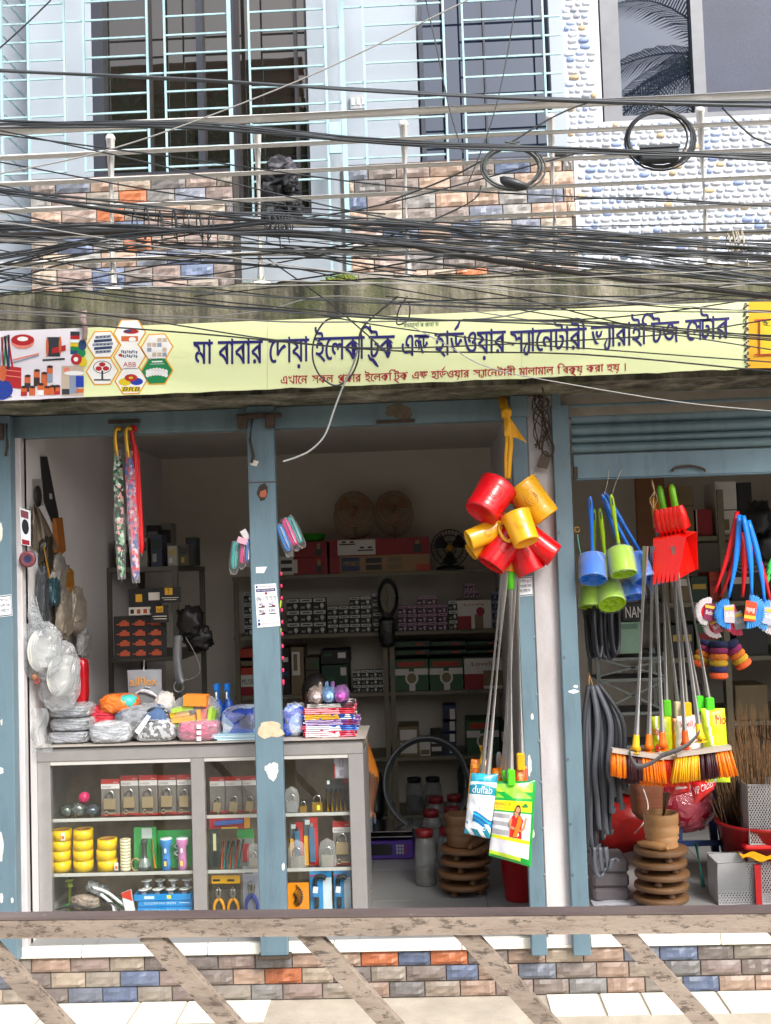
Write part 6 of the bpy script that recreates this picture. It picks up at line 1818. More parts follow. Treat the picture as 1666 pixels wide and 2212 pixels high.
# little bulb boxes
def bulb_mesh(dark, pale, third):
    w, h, d = 1, 1, 1
    b = MB(); b.box(-.5, .5, 0, 1, 0, 1, 0); b.box(-.47, .47, -.012, 0, .64, .95, 1); b.box(-.3, .3, -.02, -.012, .74, .84, 0)
    n_ = 10; b.add([(.2 + .16 * cos(2 * pi * j / n_), -.014, .34 + .2 * sin(2 * pi * j / n_)) for j in range(n_)], [list(range(n_))], 1); b.box(-.42, -.1, -.012, 0, .12, .3, 2); b.box(.12, .28, -.012, 0, .05, .2, 2)
    me = bpy.data.meshes.new('bulb_box'); me.from_pydata(b.v, [], b.f)
    for c in (dark, pale, third): me.materials.append(M(c, .5, var=.1))
    me.polygons.foreach_set('material_index', b.m)
    return me
bm1, bm2, bm3 = bulb_mesh('#20211f', '#c9cac4', '#8f908a'), bulb_mesh('#3a1a34', '#b995ab', '#d8c8d2'), bulb_mesh('#1c2a44', '#8f9ab4', '#4a5a86')
def bulb_boxes(me, lv, u0, u1, n_, rows, vh, label, group, Y=None, skip=()):
    Y = Y or YB0 + .02
    x0, x1 = P(u0, 1300, Y).x, P(u1, 1300, Y).x
    w = (x1 - x0) / n_; h = vh * S(Y)
    for r_ in range(rows):
        for i in range(n_):
            if (r_, i) in skip: continue
            o = bpy.data.objects.new('bulb_box', me); col.objects.link(o)
            o.location = (x0 + (i + .5) * w, Y + R.uniform(0, .012), BZ[lv] + .0006 + r_ * h); o.scale = (w * .955, w * .9, h * .97)
            tag(o, label, 'bulb box', group)
bulb_boxes(bm1, 1, 618, 704, 3, 3, 26, 'black and white bulb box in the left pile of the bulb shelf', 'bulb boxes, left pile')
bulb_boxes(bm1, 1, 706, 802, 4, 4, 19.5, 'black and white bulb box in the four high pile', 'bulb boxes, four high', None, [(3, 0), (3, 1)])
bulb_boxes(bm1, 1, 804, 832, 1, 4, 21, 'black and white bulb box in the single column by the upright', 'bulb boxes, single column')
bulb_boxes(bm1, 1, 526, 546, 1, 4, 24, 'bulb box in the dim column beside the steel post', 'bulb boxes, dim column')
bulb_boxes(bm2, 1, 858, 966, 5, 4, 18.5, 'purple and white bulb box', 'purple bulb boxes', None, [(3, 0), (3, 1), (3, 4)])
bulb_boxes(bm1, 1, 968, 988, 1, 3, 21, 'bulb box between the purple boxes and the red light carton', 'bulb boxes beside purple')
bulb_boxes(bm2, 1, 1004, 1040, 3, 2, 16, 'purple bulb box on the red light carton', 'purple boxes on top', YB0 + .06, [(1, 2)])
for o in [q for q in bpy.data.objects if q.get('group') == 'purple boxes on top']: o.location.z += 66 * S(YB0)
crt('white carton with a red and white lamp picture, by the purple boxes', 1, 988, 1062, 1296, None, cW, [(0, 0, .4, .45, cR), (.5, 0, .75, .5, cBr), (.1, .78, .9, .93, cP), (.55, .45, .8, .75, 100 + cR)], [('Lovely', .2, .78, .8, .9, cR)])
bulb_boxes(bm3, 1, 1062, 1110, 4, 4, 20, 'navy bulb box behind the mop poles', 'navy bulb boxes')
# third shelf
bulb_boxes(bm1, 2, 757, 830, 4, 3, 16, 'black and white bulb box beside the dark green cartons', 'bulb boxes on lower shelf')
crt('lower dark green carton with white labels', 2, 695, 752, 1436, None, cDG, [(.72, .62, .94, .9, cP), (.1, .3, .5, .6, cG), (.7, .05, .95, .3, cP)]); crt('upper dark green carton with a pale label', 2, 693, 753, 1404, None, cB, [(.62, .4, .9, .8, cP), (.1, .55, .4, .75, cG)], (), 'carton', .3, None, 63 * S(YB0))
crt('olive green carton beside the dark green ones', 2, 660, 690, 1420, None, cOl, [(0, .3, 1, .34, cB), (0, .62, 1, .66, cB), (.6, .72, .95, .9, cG)]); crt('grey upright carton behind the beaded chain', 2, 628, 656, 1398, None, cBr, [(.1, .4, .7, .9, cP), (.2, .5, .5, .85, cBr)]); crt('narrow dark carton near the steel post', 2, 608, 626, 1400, None, cB, [(.1, .4, .8, .5, cN), (.1, .7, .8, .8, cP)])
_, zt_ = crt('white carton lettered MUSK beside the steel post', 2, 520, 552, 1458, None, cP, [(0, 0, 1, .42, cR)], [('MUSK', .1, .55, .9, .8, cK)])
for i in range(3):
    crt('orange brown carton stacked over the MUSK carton', 2, 519, 553, 1438 - i * 18, None, cO if i != 1 else cBr, [], (), 'carton', .3, 'orange cartons', zt_ - BZ[2] + i * .0485)
lampp = [(.0, .5, .42, .7, cP), (.58, .5, 1, .7, cP), (.3, .18, .7, .62, 100 + cP), (.36, .24, .64, .56, 100 + cBr), (.42, .0, .6, .22, cP), (.1, .76, .9, .92, cO)]
crt('green lamp carton with red lettering, left of the pair on the third shelf', 2, 853, 925, 1424, None, cG, lampp, [('PARADISE', .15, .78, .85, .9, cR)]); crt('green lamp carton with red lettering, beside the red and white lamp carton', 2, 928, 1000, 1423, None, cG, lampp, [('PARADISE', .15, .78, .85, .9, cR)]); crt('red and white lamp carton beside the green pair', 2, 1003, 1085, 1422, None, cW, [(0, 0, .5, .5, cR), (.5, .1, 1, .6, cBr)], [('Lovely', .2, .72, .8, .9, cR)])
for i in range(3):
    for j in range(2):
        crt('thin green carton laid on the lamp cartons', 2, 853 + i * 78, 929 + i * 78, 1404 - j * 19, YB0 + .05, cDG, [(.1, .3, .5, .7, cG), (.6, .3, .85, .6, cO)], (), 'carton', .25, 'thin green cartons', 76 * S(YB0) + j * .058)
# fourth shelf
for i in range(4):
    crt('dark blue switch carton in the tall stack on the fourth shelf', 3, 958, 986, 1608 - i * 28, None, cN, [(.5, .2, .9, .8, cP), (.1, .3, .4, .7, cK)], (), 'carton', .2, 'blue switch cartons', i * .0755)
crt('green lamp carton with red lettering on the fourth shelf', 3, 1008, 1078, 1556, None, cG, lampp, [('PARADISE', .15, .78, .85, .9, cR)]); crt('dark carton with a pale paper tag on the fourth shelf', 3, 1080, 1118, 1560, None, cB, [(.1, .4, .6, .7, cP)]); crt('grey speckled carton stack low behind the showcase', 3, 860, 905, 1570, None, cBr, [(.1, .1, .9, .45, cP), (.1, .55, .9, .9, cW)]); crt('small pale carton beside the speckled one', 3, 907, 930, 1600, None, cW, [(.1, .1, .9, .4, cBr)]); crt('black white lettered carton on the fourth shelf', 3, 930, 956, 1585, None, cK, [(.1, .2, .9, .4, cP), (.1, .55, .8, .75, cP)])
# jars on the bottom shelf
jarg = film('jar_plastic', '#b9bcbb', .62, .08, 5, .1)
def jar(x, Y, z, h, r, label, group=None, lid='#7a1d22', fill='#3a3330', lv=.35):
    t = thing('plastic_jar', label, 'jar', (x, Y, z), group)
    b = MB(); b.lathe([(0, 0), (r * .95, 0), (r, .006), (r, h * .12), (r * .95, h * .14), (r, h * .17), (r, h * .62), (r * .95, h * .65), (r, h * .68), (r * .9, h * .8), (r * .72, h * .86), (r * .72, h * .9)], 18, Matrix.Translation((x, Y, z + .0005))); b.out('body', jarg, t)
    b = MB(); b.lathe([(0, h * .87), (r * .8, h * .87), (r * .82, h * .99), (r * .75, h), (0, h)], 18, Matrix.Translation((x, Y, z))); b.out('lid', M(lid, .4), t)
    b = MB(); b.lathe([(0, .004), (r * .88, .004), (r * .88, h * lv), (0, h * lv + .004)], 16, Matrix.Translation((x, Y, z))); b.out('contents', M(fill, .6, var=.4, scale=60), t)
kb = S(YB0)
for i, u in enumerate((896, 936)):
    jar(P(u, 1720, YB0 + .1).x, YB0 + .1, BZ[4], 74 * kb, 19 * kb, 'clear jar with black lid on the lowest shelf inside the hose ring', 'jars on the lowest shelf', '#1c1a1a', '#161616', .45)
b = MB(); b.blob(P(1010, 1700, YB0 + .08), (.14, .14, .3), 16, 12, .2, 3, 4, 0, .7); b.out('net_bag', M('#2b2d2f', .4, var=.6, scale=40, bmp=.8), None, 'dark bag of parts with bright specks beside the jars', 'bag')
b = MB(); b.blob(P(808, 1720, 1.9), (.15, .2, .3), 16, 12, .08, 3, 4, 0, .6); b.out('drum', M('#14171c', .35), None, 'dark blue oil drum behind the end of the showcase', 'drum')
# hose ring leaning on the shelves
b = MB(); Yh = 1.7
for k in range(4):
    b.tube([P(922 + 92 * cos(a) * (1 - .02 * k), 1693 + 100 * sin(a) * (1 - .02 * k), Yh + .12 * (-sin(a)) + .012 * k) for a in [2 * pi * j / 44 for j in range(44)]], .011, 7, closed=True)
b.out('hose_ring', M('#565c5e', .25, var=.15), None, 'large ring of clear grey hose leaning on the back shelves', 'hose')
# jars with maroon lids on the floor
n_ = 0
for r_, (u, v) in enumerate(((921, 1911), (971, 1906), (935, 1860), (980, 1852), (945, 1825), (985, 1820))):
    d = ray(u, v); q = CAM + d * ((zf - CAM.z) / d.z)
    jar(q.x, q.y, zf, .30, .058, 'tall clear jar with maroon lid on the floor beside the rolling boards', 'jars on the floor', '#7a1820', '#4a453f', .3)
# weighing scale
d = ray(845, 1858); q = CAM + d * ((zf - CAM.z) / d.z)
t = thing('weighing_scale', 'purple digital weighing scale with steel pan on the floor', 'scale', (q.x, q.y, zf))
w = 98 * S(q.y); hz = 24 * S(q.y)
b = MB(); b.box(q.x - w / 2, q.x + w / 2, q.y, q.y + .3, zf + .001, zf + .11, 0, .01); b.out('body', M('#4a2f8a', .4), t)
b = MB(); b.box(q.x - w * .47, q.x + w * .03, q.y - .002, q.y, zf + .03, zf + .095); b.out('display', M('#17161c', .2), t)
for i in range(3):
    for j in range(4):
        b = MB(); xx = q.x + w * (.12 + .06 * j); b.box(xx, xx + w * .045, q.y - .004, q.y, zf + .035 + .02 * i, zf + .05 + .02 * i); b.out('key_button', M('#8a3040' if j == 3 else '#9aa0a8', .5), t)
b = MB(); b.box(q.x - w * .48, q.x + w * .48, q.y - .01, q.y + .32, zf + .165, zf + .172, 0, .003); b.box(q.x - w * .5, q.x + w * .5, q.y - .012, q.y + .322, zf + .135, zf + .142, 0, .003); b.out('pan', chrome, t)
b = MB(); b.box(q.x - .04, q.x + .04, q.y + .1, q.y + .2, zf + .11, zf + .165); b.out('neck', M('#3a3a44', .5), t)
# ---------------------------------------------------------------- rolling boards with mortar
wood = M('#6a4a2e', .5, var=.25, scale=5, stretch=(1, 1, 6), bmp=.2); wood2 = M('#65482d', .5, var=.25, scale=6, stretch=(1, 1, 5), bmp=.2)
wood_l = M('#a67c50', .5, var=.2, scale=6, stretch=(1, 1, 5), bmp=.2)
def board(c, r, h, name_label, group, m, seed=0):
    t = thing('rolling_board', name_label, 'rolling board', c, group)
    b = MB(); b.lathe([(0, h - .022), (r * .985, h - .022), (r, h - .019), (r, h - .003), (r * .99, h), (0, h)], 30, Matrix.Translation(c)); b.out('top', m, t)
    for k in range(3):
        a = 2.1 * k + seed; b = MB(); b.lathe([(0, 0), (.017, 0), (.022, .01), (.014, .02), (.02, h - .022)], 10, Matrix.Translation(V(c) + V((r * .62 * cos(a), r * .62 * sin(a), 0)))); b.out('leg', m, t)
def mortar(c, k, where, m, pestle=True):
    t = thing('wooden_mortar', 'turned wooden mortar ' + where, 'mortar', c)
    pr_ = [(0, 0), (.078, 0), (.082, .012), (.076, .03), (.085, .05), (.078, .055), (.086, .07), (.088, .10), (.080, .112), (.086, .12), (.088, .165), (.084, .172), (.07, .17), (.066, .06), (0, .05)]
    b = MB(); b.lathe([(r_ * k, z_ * k) for r_, z_ in pr_], 26, Matrix.Translation(c)); b.out('bowl', m, t)
    return t
def board_stack(u, v, n_, r, hs, where, mm, Yd=None):
    d = ray(u, v); q = CAM + d * ((zf - CAM.z) / d.z)
    z = zf + .0006
    rr = random.Random(u)
    for i in range(n_):
        c = V((q.x + rr.uniform(-.012, .016), q.y + .05 + rr.uniform(-.01, .01), z))
        board(c, r * rr.uniform(.95, 1.02), hs, 'round wooden rolling board in the stack ' + where, 'boards ' + where, mm, rr.uniform(0, 2))
        z += hs + .0006
    return V((q.x, q.y + .05, z))
tp = board_stack(1006, 1935, 4, .142, .062, 'beside the maroon lidded jars', wood)
mortar(tp + V((-.01, .0, 0)), .98, 'on the boards beside the maroon lidded jars', wood)
b = MB(); b.cyl(tp + V((.02, 0, .09)), tp + V((.06, .03, .27)), .02, .017, 10); b.out('pestle', wood2, None, 'wooden pestle standing in the mortar behind the blue mop bag', 'pestle')
def rolling_pin(a, c, label, m):
    a, c = V(a), V(c)
    d = (c - a).normalized(); L = (c - a).length
    b = MB(); b.tube([a, a + d * L * .06, a + d * L * .1, a + d * L * .16, a + d * L * .84, a + d * L * .9, a + d * L * .94, c], [.012, .016, .013, .021, .021, .013, .016, .012], 12); b.out('rolling_pin', m, None, label, 'rolling pin')
rolling_pin(tp + V((.03, -.12, .02)), tp + V((.13, .08, .022)), 'wooden rolling pin lying on the boards beside the maroon lidded jars', wood2)
# red bucket by the post
d = ray(1120, 1955); q = CAM + d * ((zf - CAM.z) / d.z)
b = MB(); b.lathe([(0, 0), (.075, 0), (.08, .01), (.10, .26), (.108, .262), (.108, .272), (.096, .272), (.076, .02), (0, .015)], 24, Matrix.Translation((q.x + .02, q.y + .1, zf + .0006))); b.out('bucket', M('#9c1018', .35), None, 'dark red plastic bucket beside the narrow steel post', 'bucket')
# ---------------------------------------------------------------- pouches and trinkets hanging by the middle post
pc = {'t': '#2aa8a4', 'p': '#e23a8a', 'b': '#2f7fd0', 'l': '#e6b9cc'}
def pouches(lst, Y, label, name='pencil_pouch'):
    for i, (u, v, w, h, a, c) in enumerate(lst):
        p = P(u, v, Y - .02 * i); k = S(Y)
        t = thing(name, label % {'t': 'teal', 'p': 'hot pink', 'b': 'blue', 'l': 'pale pink'}[c], 'pouch', p - V((0, 0, h * k / 2)))
        T = Matrix.Rotation(a, 3, 'Y')
        b = MB(); b.blob(p, (w * k, .03, h * k), 14, 10, .12, 3, i, 0, .55, T); b.out('pouch', M(pc[c], .4, var=.15, bmp=.3), t)
        b = MB(); b.tube([p + T @ V((w * k * .2, -.017, -h * k * .4)), p + T @ V((w * k * .2, -.019, h * k * .4))], .003, 5); b.out('zip', M('#f2f2f2', .5), t)
        b = MB(); b.blob(p + T @ V((0, 0, -.01)), (w * k * 1.5, .05, h * k * 1.25), 14, 10, .2, 3, i + 20, 0, .7, T); b.out('clear_sleeve', clear3, t)
pouches([(508, 1200, 15, 58, .12, 't'), (526, 1192, 13, 52, .1, 'p'), (537, 1190, 10, 46, .08, 'b')], -.02, '%s pouch in clear wrap hanging in the window bay side of the post')
pouches([(638, 1145, 14, 60, -.4, 't'), (626, 1150, 15, 62, -.4, 'p'), (613, 1162, 15, 60, -.35, 'b')], -.02, '%s pouch in clear wrap hanging on the mug side of the post')
b = MB(); b.obox(P(530, 1155, -.07), .03, .002, .05, Matrix.Rotation(-.5, 3, 'Y')); b.out('price_tag', M('#d9d4d6', .5), None, 'white paper tag over the teal and pink pouches', 'tag')
b = MB(); b.obox(P(524, 1168, -.075), .05, .002, .03, Matrix.Rotation(.3, 3, 'Y')); b.out('price_tag', M('#d8a9bc', .5), None, 'pale pink paper tag over the teal pouch', 'tag')
t = thing('bead_chain', 'string of pink beads with a heart hanging beside the blue post', 'bead chain', P(614, 1488, .0))
b = MB(); b.tube(PS([(607, 1238), (612, 1490)], .02), .002, 5); b.out('string', M('#3a2a2a', .6), t)
for i in range(10):
    v = 1240 + i * 26; b = MB(); b.blob(P(607 + (v - 1238) * .02, v, .02), (.014, .014, .02 if i < 9 else .03), 8, 6, 0, 1, 0); b.out('bead', M('#d8345e', .35), t)
for i, v in enumerate((1305, 1365)):
    b = MB(); b.obox(P(606, v, .018), .008, .008, .035, Matrix.Rotation(.2, 3, 'Y')); b.out('charm', M('#b9d83a', .4), t)
# coil of black wire and bag hanging from the top back shelf
b = MB(); Yq = YB0 - .08
for k in range(5):
    b.tube([P(838 + (22 - k) * cos(a), 1292 + (42 - 2 * k) * sin(a), Yq + .01 * k) for a in [2 * pi * j / 26 for j in range(26)]], .006, 6, closed=True)
b.out('wire_ring', M('#191717', .35), None, 'black wire coil hanging from the top back shelf', 'wire coil')
b = MB(); b.blob(P(836, 1365, Yq), (.12, .06, .2), 16, 12, .22, 3, 6, 0, .6); b.out('black_packet', M('#141416', .18, bmp=.8, bscale=30), None, 'shiny black packet hanging under the wire coil', 'packet')
# ================================================================ mugs hung from the lintel
def mug(u, v, ln, dia, dx, dv, tilt, Y, c, label, rib=0, oval=1., ha=0.):
    """axis runs from mouth to closed base along (dx, dv) in the picture, base leaning out to the street by tilt"""
    k = S(Y)
    ax = (right * dx - up * dv).normalized()
    ax = (ax * cos(tilt) + V((0, -1, 0)) * sin(tilt)).normalized()
    c0 = P(u, v, Y)
    L, r = ln * k, dia * k / 2
    t = thing('plastic_mug', label, 'mug', c0 - V((0, 0, L / 2)))
    z = -ax
    x = z.cross(V((0, -1, 0))).normalized() if abs(z.y) < .95 else V((1, 0, 0))
    y = z.cross(x)
    T = Matrix.Translation(c0 + ax * (L / 2)) @ Matrix((x, y, z)).transposed().to_4x4()
    pr_ = [(0, .012 * L), (r * .72, .012 * L), (r * .76, 0), (r * .86, 0), (r * .90, .02 * L)]
    n_ = 26
    for i in range(1, n_):
        s_ = i / n_
        rr_ = r * lerp(.9, 1.0, s_)
        if rib == 1 and (.06 < s_ < .5): rr_ += r * .018 * (i % 2)
        if rib == 2 and (.1 < s_ < .26 or .78 < s_ < .94): rr_ += r * .03 * (i % 2)
        pr_.append((rr_, s_ * L))
    pr_ += [(r * 1.04, L * .985), (r * 1.04, L), (r * .97, L), (r * .95, L * .97), (r * .84, .04 * L), (0, .04 * L)]
    m = M(c, .22, var=.04, spec=.6)
    b = MB(); b.lathe(pr_, 34, T, 0, True, 1, oval); b.out('cup', m, t)
    b = MB()
    Th = T @ Matrix.Rotation(ha, 4, 'Z')
    hp = [Th @ V(q) for q in ((0, r * oval * .95, L * .9), (0, r * oval * 1.35, L * .98), (0, r * oval * 1.6, L * .82), (0, r * oval * 1.55, L * .5), (0, r * oval * 1.25, L * .32), (0, r * oval * .93, L * .34))]
    b.tube(spline(hp, 6), r * .13, 10); b.out('handle', m, t)
    b = MB(); ce = T @ V((0, -r * oval * .965, L * .55))
    for q in (.32, .22):
        b.tube([T @ V((r * q * cos(a), -r * oval * (.955 - .06 * (q * cos(a)) ** 2), L * .55 + r * q * 1.2 * sin(a))) for a in [2 * pi * j / 18 for j in range(18)]], r * .018, 5, closed=True)
    b.out('embossed_ring', m, t)
mug(1150, 1084, 92, 78, .60, .80, .12, -.16, '#e2a41c', 'large amber mug with grooved rims, its side against the white pillar', 2, 1., 1.3)
mug(1058, 1080, 80, 84, -.55, .84, .42, -.24, '#d9101c', 'large glossy red mug with a white highlight at the top of the bunch', 2, 1., -1.3)
mug(1040, 1176, 60, 44, -.8, .6, .2, -.17, '#d99a14', 'small amber mug half hidden below the flat sided amber mug', 0)
mug(1046, 1154, 78, 50, -.92, .38, .3, -.22, '#e6ab1c', 'flat sided amber mug sticking out sideways from the bunch', 0, .75)
mug(1082, 1188, 84, 72, -.56, .83, .2, -.19, '#d00d16', 'ribbed red mug hanging beneath the amber ones', 1)
mug(1166, 1178, 78, 60, .80, .6, .2, -.17, '#d80f14', 'ribbed red mug jutting out toward the white pillar', 1)
mug(1132, 1200, 80, 70, .42, .9, .1, -.15, '#c80e16', 'red mug at the bottom of the bunch beside the mop grip', 0)
mug(1098, 1212, 46, 44, -.1, .99, .1, -.13, '#c8801a', 'dark amber mug ring peeping out below the red mugs', 0)
mug(1126, 1142, 70, 64, .33, .94, .40, -.29, '#f0ae12', 'bright yellow mug with embossed marks in the middle of the bunch', 0, .9, 1.2)
# yellow cloth tie
yc = M('#e0a010', .6, var=.18, scale=14, bmp=.3)
t = thing('yellow_tie', 'yellow cloth strip knotted over the lintel holding the mugs', 'cloth tie', P(1095, 1035, -.18))
b = MB(); b.ribbon(spline(PS([(1086, 856, -.05), (1087, 870, -.12), (1092, 885, -.16), (1096, 898, -.17)], 0), 5), .04, V((1, 0, .1)), .004); b.out('loop', yc, t)
b = MB(); b.blob(P(1094, 893, -.165), (.05, .035, .05), 14, 10, .25, 3, 2); b.out('knot', yc, t)
def wav(q): return .012 * sin(q * 9)
b = MB(); b.grid(lambda s, q: P(lerp(1078 + 16 * q ** .5 - 4 * q, 1100 + 40 * q, s) - 8 * (1 - q) * (s - .5), lerp(893, 942 + 16 * s * s, q) , -.18 + .012 * sin(s * 6 + q * 5)), 12, 12); b.grid(lambda s, q: P(lerp(1078 + 16 * q ** .5 - 4 * q, 1100 + 40 * q, 1 - s) - 8 * (1 - q) * (.5 - s), lerp(893, 942 + 16 * (1 - s) ** 2, q), -.176 + .012 * sin((1 - s) * 6 + q * 5)), 12, 12); b.out('flap', yc, t)
for dx in (-4, 4):
    b = MB(); b.ribbon(spline(PS([(1094, 900, -.17), (1100 + dx, 950, -.18), (1098 + dx, 990, -.18), (1097 + dx * .5, 1035, -.18)], 0), 6), .02, V((1, .3, 0)), .003); b.out('tail', yc, t)
# ================================================================ mops
steel = M('#c6c2bd', .28, .15, var=.08, spec=.8); 
def pole(b, a, c, r=.0145, mi=0): b.tube([a, c], r, 12, mi)
def pack_fn(q4, Y, th):
    q = [V((p[0], p[1], 0)) for p in q4]
    def fn(s, t_, off=0.):
        p = (q[3].lerp(q[2], s)).lerp(q[0].lerp(q[1], s), t_)
        bulge = (max(0, sin(pi * s)) ** .6) * (max(0, sin(pi * t_)) ** .5)
        w = th * bulge + .006 * noise.noise(V((s * 5, t_ * 7, th * 50))) * (.3 + bulge)
        edge = .006 * noise.noise(V((s * 3, t_ * 6, 9)))
        return P(p.x + 60 * edge * (abs(s - .5) * 2) ** 4, p.y, Y - w - off)
    return fn
def pack(parent, q4, Y, th, mats, cfn, name='bag', texts=(), nx=60, ny=88):
    fn = pack_fn(q4, Y, th)
    b = MB(); b.grid(lambda s, t_: fn(s, t_), nx, ny, cfn)
    fb = pack_fn(q4, Y + .004, -th * .8)
    b.grid(lambda s, t_: fb(1 - s, t_), 10, 12, 0)
    for s_, a0, c0, a1, c1, mi in texts:
        b.text(s_, lambda x, y: fn(lerp(a0, a1, x), lerp(c0, c1, y), .004), mi)
    return b.out(name, mats, parent), fn
plas = lambda c: M(c, .2, var=.12, scale=12, bmp=.5, bscale=16, spec=.6)
oran = [plas('#f2a31c'), plas('#c4231e'), plas('#f0e6d8'), plas('#e07a1a')]
def orange_cfn(s, t_): return 1 if (s - .25) ** 2 * 3 + (t_ - .32) ** 2 < .012 else (2 if .05 < t_ < .12 else (3 if t_ > .9 else 0))
def mop(u0, v0, u1, v1, Y, label, cl, grip=None, ln=34):
    a, c = P(u0, v0, Y), P(u1, v1, Y - .01)
    t = thing('mop', label, 'mop', c)
    b = MB(); pole(b, a, c); b.out('pole', steel, t)
    d = (a - c).normalized()
    if grip:
        b = MB(); b.tube([a - d * .16, a - d * .155, a, a + d * .01], [.013, .018, .02, .012], 12); b.out('grip', M(grip, .35), t)
    return t, c, d
YM = -.13
t, c, d = mop(1090, 1215, 1039, 1690, -.08, 'mop in an orange bag with yellow clamp behind the blue mop bag', '#e8b014')
b = MB(); b.tube([P(1041, 1650, -.085), P(1042, 1612, -.085)], [.016, .014], 10); b.out('clamp', M('#ecb11a', .35), t)
pack(t, [(1018, 1640), (1062, 1640), (1052, 1745), (1008, 1748)], -.05, .035, oran, orange_cfn, 'orange_bag', [('Smat', .02, .72, .5, .88, 1)])
t, c, d = mop(1094, 1230, 1054, 1674, -.15, 'mop in a white and blue printed bag', '#2f8fa8')
ten = [plas('#e9eef4'), plas('#168da8'), plas('#1f5fb8'), plas('#2fb4cf'), plas('#c9c3d8')]
def blue_cfn(s, t_):
    if t_ > .86: return 1 if abs(s - .5) > .22 or t_ < .9 else 3
    if .66 < t_ < .80 + .03 * sin(s * 4): return 1
    if t_ < .10 or (t_ < .2 and abs(s - .4) > .3): return 1 if sin(s * 14 + t_ * 30) > -.3 else 0
    w = t_ - .27 - .06 * sin(s * 4 + .6)
    if s > .25 and -.11 < w < .06: return (1, 2, 3, 2)[int((w + .2) * 30) % 4]
    if .40 < t_ < .56 and s > .3 and sin(s * 30) > .2: return 4
    return 0
pack(t, [(1018, 1670), (1077, 1672), (1058, 1812), (1003, 1800)], -.16, .045, ten, blue_cfn, 'printed_bag', [('dullab', .12, .68, .86, .80, 0), ('GOLD', .35, .10, .8, .16, 0)])
t, c, d = mop(1103, 1200, 1104, 1690, -.14, 'mop in a large green bag printed with a woman in a sari', '#56d22a', '#57c81a')
b = MB(); b.box(P(1097, 1690, -.17).x, P(1113, 1690, -.17).x, -.19, -.15, P(1105, 1697, -.17).z, P(1105, 1662, -.17).z, 0, .006); b.out('clamp', M('#57dc22', .3), t)
gp = [plas('#8bd43a'), plas('#18a03c'), plas('#f2e41e'), plas('#e2e2ea'), plas('#c92a20'), plas('#e8761e'), plas('#c98a62'), plas('#5a3a28'), plas('#a9a8ac'), plas('#12823a'), plas('#c8e83a')]
def green_cfn(s, t_):
    e = min(s, 1 - s)
    if s > .93: return 1
    if t_ > .97: return 9
    if t_ > .78: return 0 if sin(s * 9 + t_ * 26) > -.55 else (10 if t_ > .86 else 1)
    if .745 < t_: return 1
    if .63 < t_: return 2
    if .605 < t_: return 1
    if .30 < t_ <= .605:
        return 8 if s < .42 and t_ < .58 and sin(t_ * 60) > -.2 else 3
    if .255 < t_: return 10 if s < .12 else 2
    if t_ < .075: return 10 if t_ > .03 and s < .75 else 1
    return 3
q4 = [(1072, 1688), (1158, 1686), (1147, 1874), (1056, 1848)]
o, fn = pack(t, q4, -.15, .05, gp, green_cfn, 'printed_bag', [('BOUNCE UP', .04, .685, .42, .725, 4), ('SOFT COTTON MOP', .05, .648, .40, .668, 4)])
b = MB()
def shp(pts, mi, off): b.add([fn(x, y, off) for x, y in pts], [list(range(len(pts)))], mi)
shp([(.44, .30), (.74, .30), (.72, .44), (.76, .52), (.68, .575), (.56, .58), (.47, .56), (.46, .46)], 4, .005)       # sari and blouse
shp([(.52, .31), (.62, .31), (.72, .50), (.70, .565), (.63, .57), (.60, .48)], 5, .007)
shp([(.42, .42), (.46, .43), (.48, .52), (.46, .555), (.41, .5)], 6, .007); shp([(.45, .405), (.72, .38), (.73, .40), (.46, .44)], 6, .008); shp([(.72, .38), (.80, .42), (.84, .55), (.81, .57), (.77, .47)], 6, .007)
shp([(.52, .62 + .0), (.55, .54), (.60, .555), (.62, .60)], 6, .008)
shp([(.50 + .0, .56), (.53, .66), (.58, .705), (.65, .70), (.68, .64), (.67, .56), (.63, .60), (.55, .61)], 7, .006)
shp([(.60 + .055 * cos(a), .645 + .035 * sin(a)) for a in [2 * pi * k / 14 for k in range(14)]], 6, .009)
shp([(.78 + .09 * cos(a), .70 + .022 * sin(a)) for a in [pi + pi * k / 8 for k in range(9)]], 9, .006); shp([(.72, .70), (.78, .735), (.84, .70)], 9, .006)
b.out('printed_picture', gp, t)
t, c, d = mop(1112, 1235, 1095, 1680, -.11, 'mop with a green clamp behind the sari printed bag', '#57d022')
b = MB(); b.box(P(1086, 1690, -.12).x, P(1096, 1690, -.12).x, -.13, -.10, P(1090, 1700, -.12).z, P(1090, 1664, -.12).z, 0, .005); b.out('clamp', M('#4fd022', .3), t)
t, c, d = mop(1108, 1235, 1088, 1680, -.07, 'mop with a yellow clamp and orange bag behind the green clamp', '#e8b014')
b = MB(); b.tube([P(1084, 1670, -.07), P(1086, 1634, -.07)], [.014, .012], 10); b.out('clamp', M('#e6ac18', .35), t)
pack(t, [(1064, 1660), (1100, 1655), (1096, 1720), (1062, 1724)], -.04, .03, oran, orange_cfn, 'orange_bag', [('resh', .3, .55, .9, .75, 1)], 14, 18)
t, c, d = mop(1117, 1240, 1128, 1660, -.09, 'mop with a wide yellow clamp and orange wrap next to the narrow steel post', '#e8b014')
b = MB(); b.box(P(1117, 1660, -.1).x, P(1134, 1660, -.1).x, -.12, -.085, P(1125, 1664, -.1).z, P(1125, 1626, -.1).z, 0, .006); b.out('clamp', M('#e6a616', .35), t)
pack(t, [(1112, 1662), (1138, 1655), (1142, 1720), (1108, 1722)], -.085, .025, [plas('#e0561e'), plas('#f0a060'), plas('#e8e0d8')], lambda s, q: 1 if sin(s * 9 + q * 5) > .6 else 0, 'orange_bag', (), 12, 14)
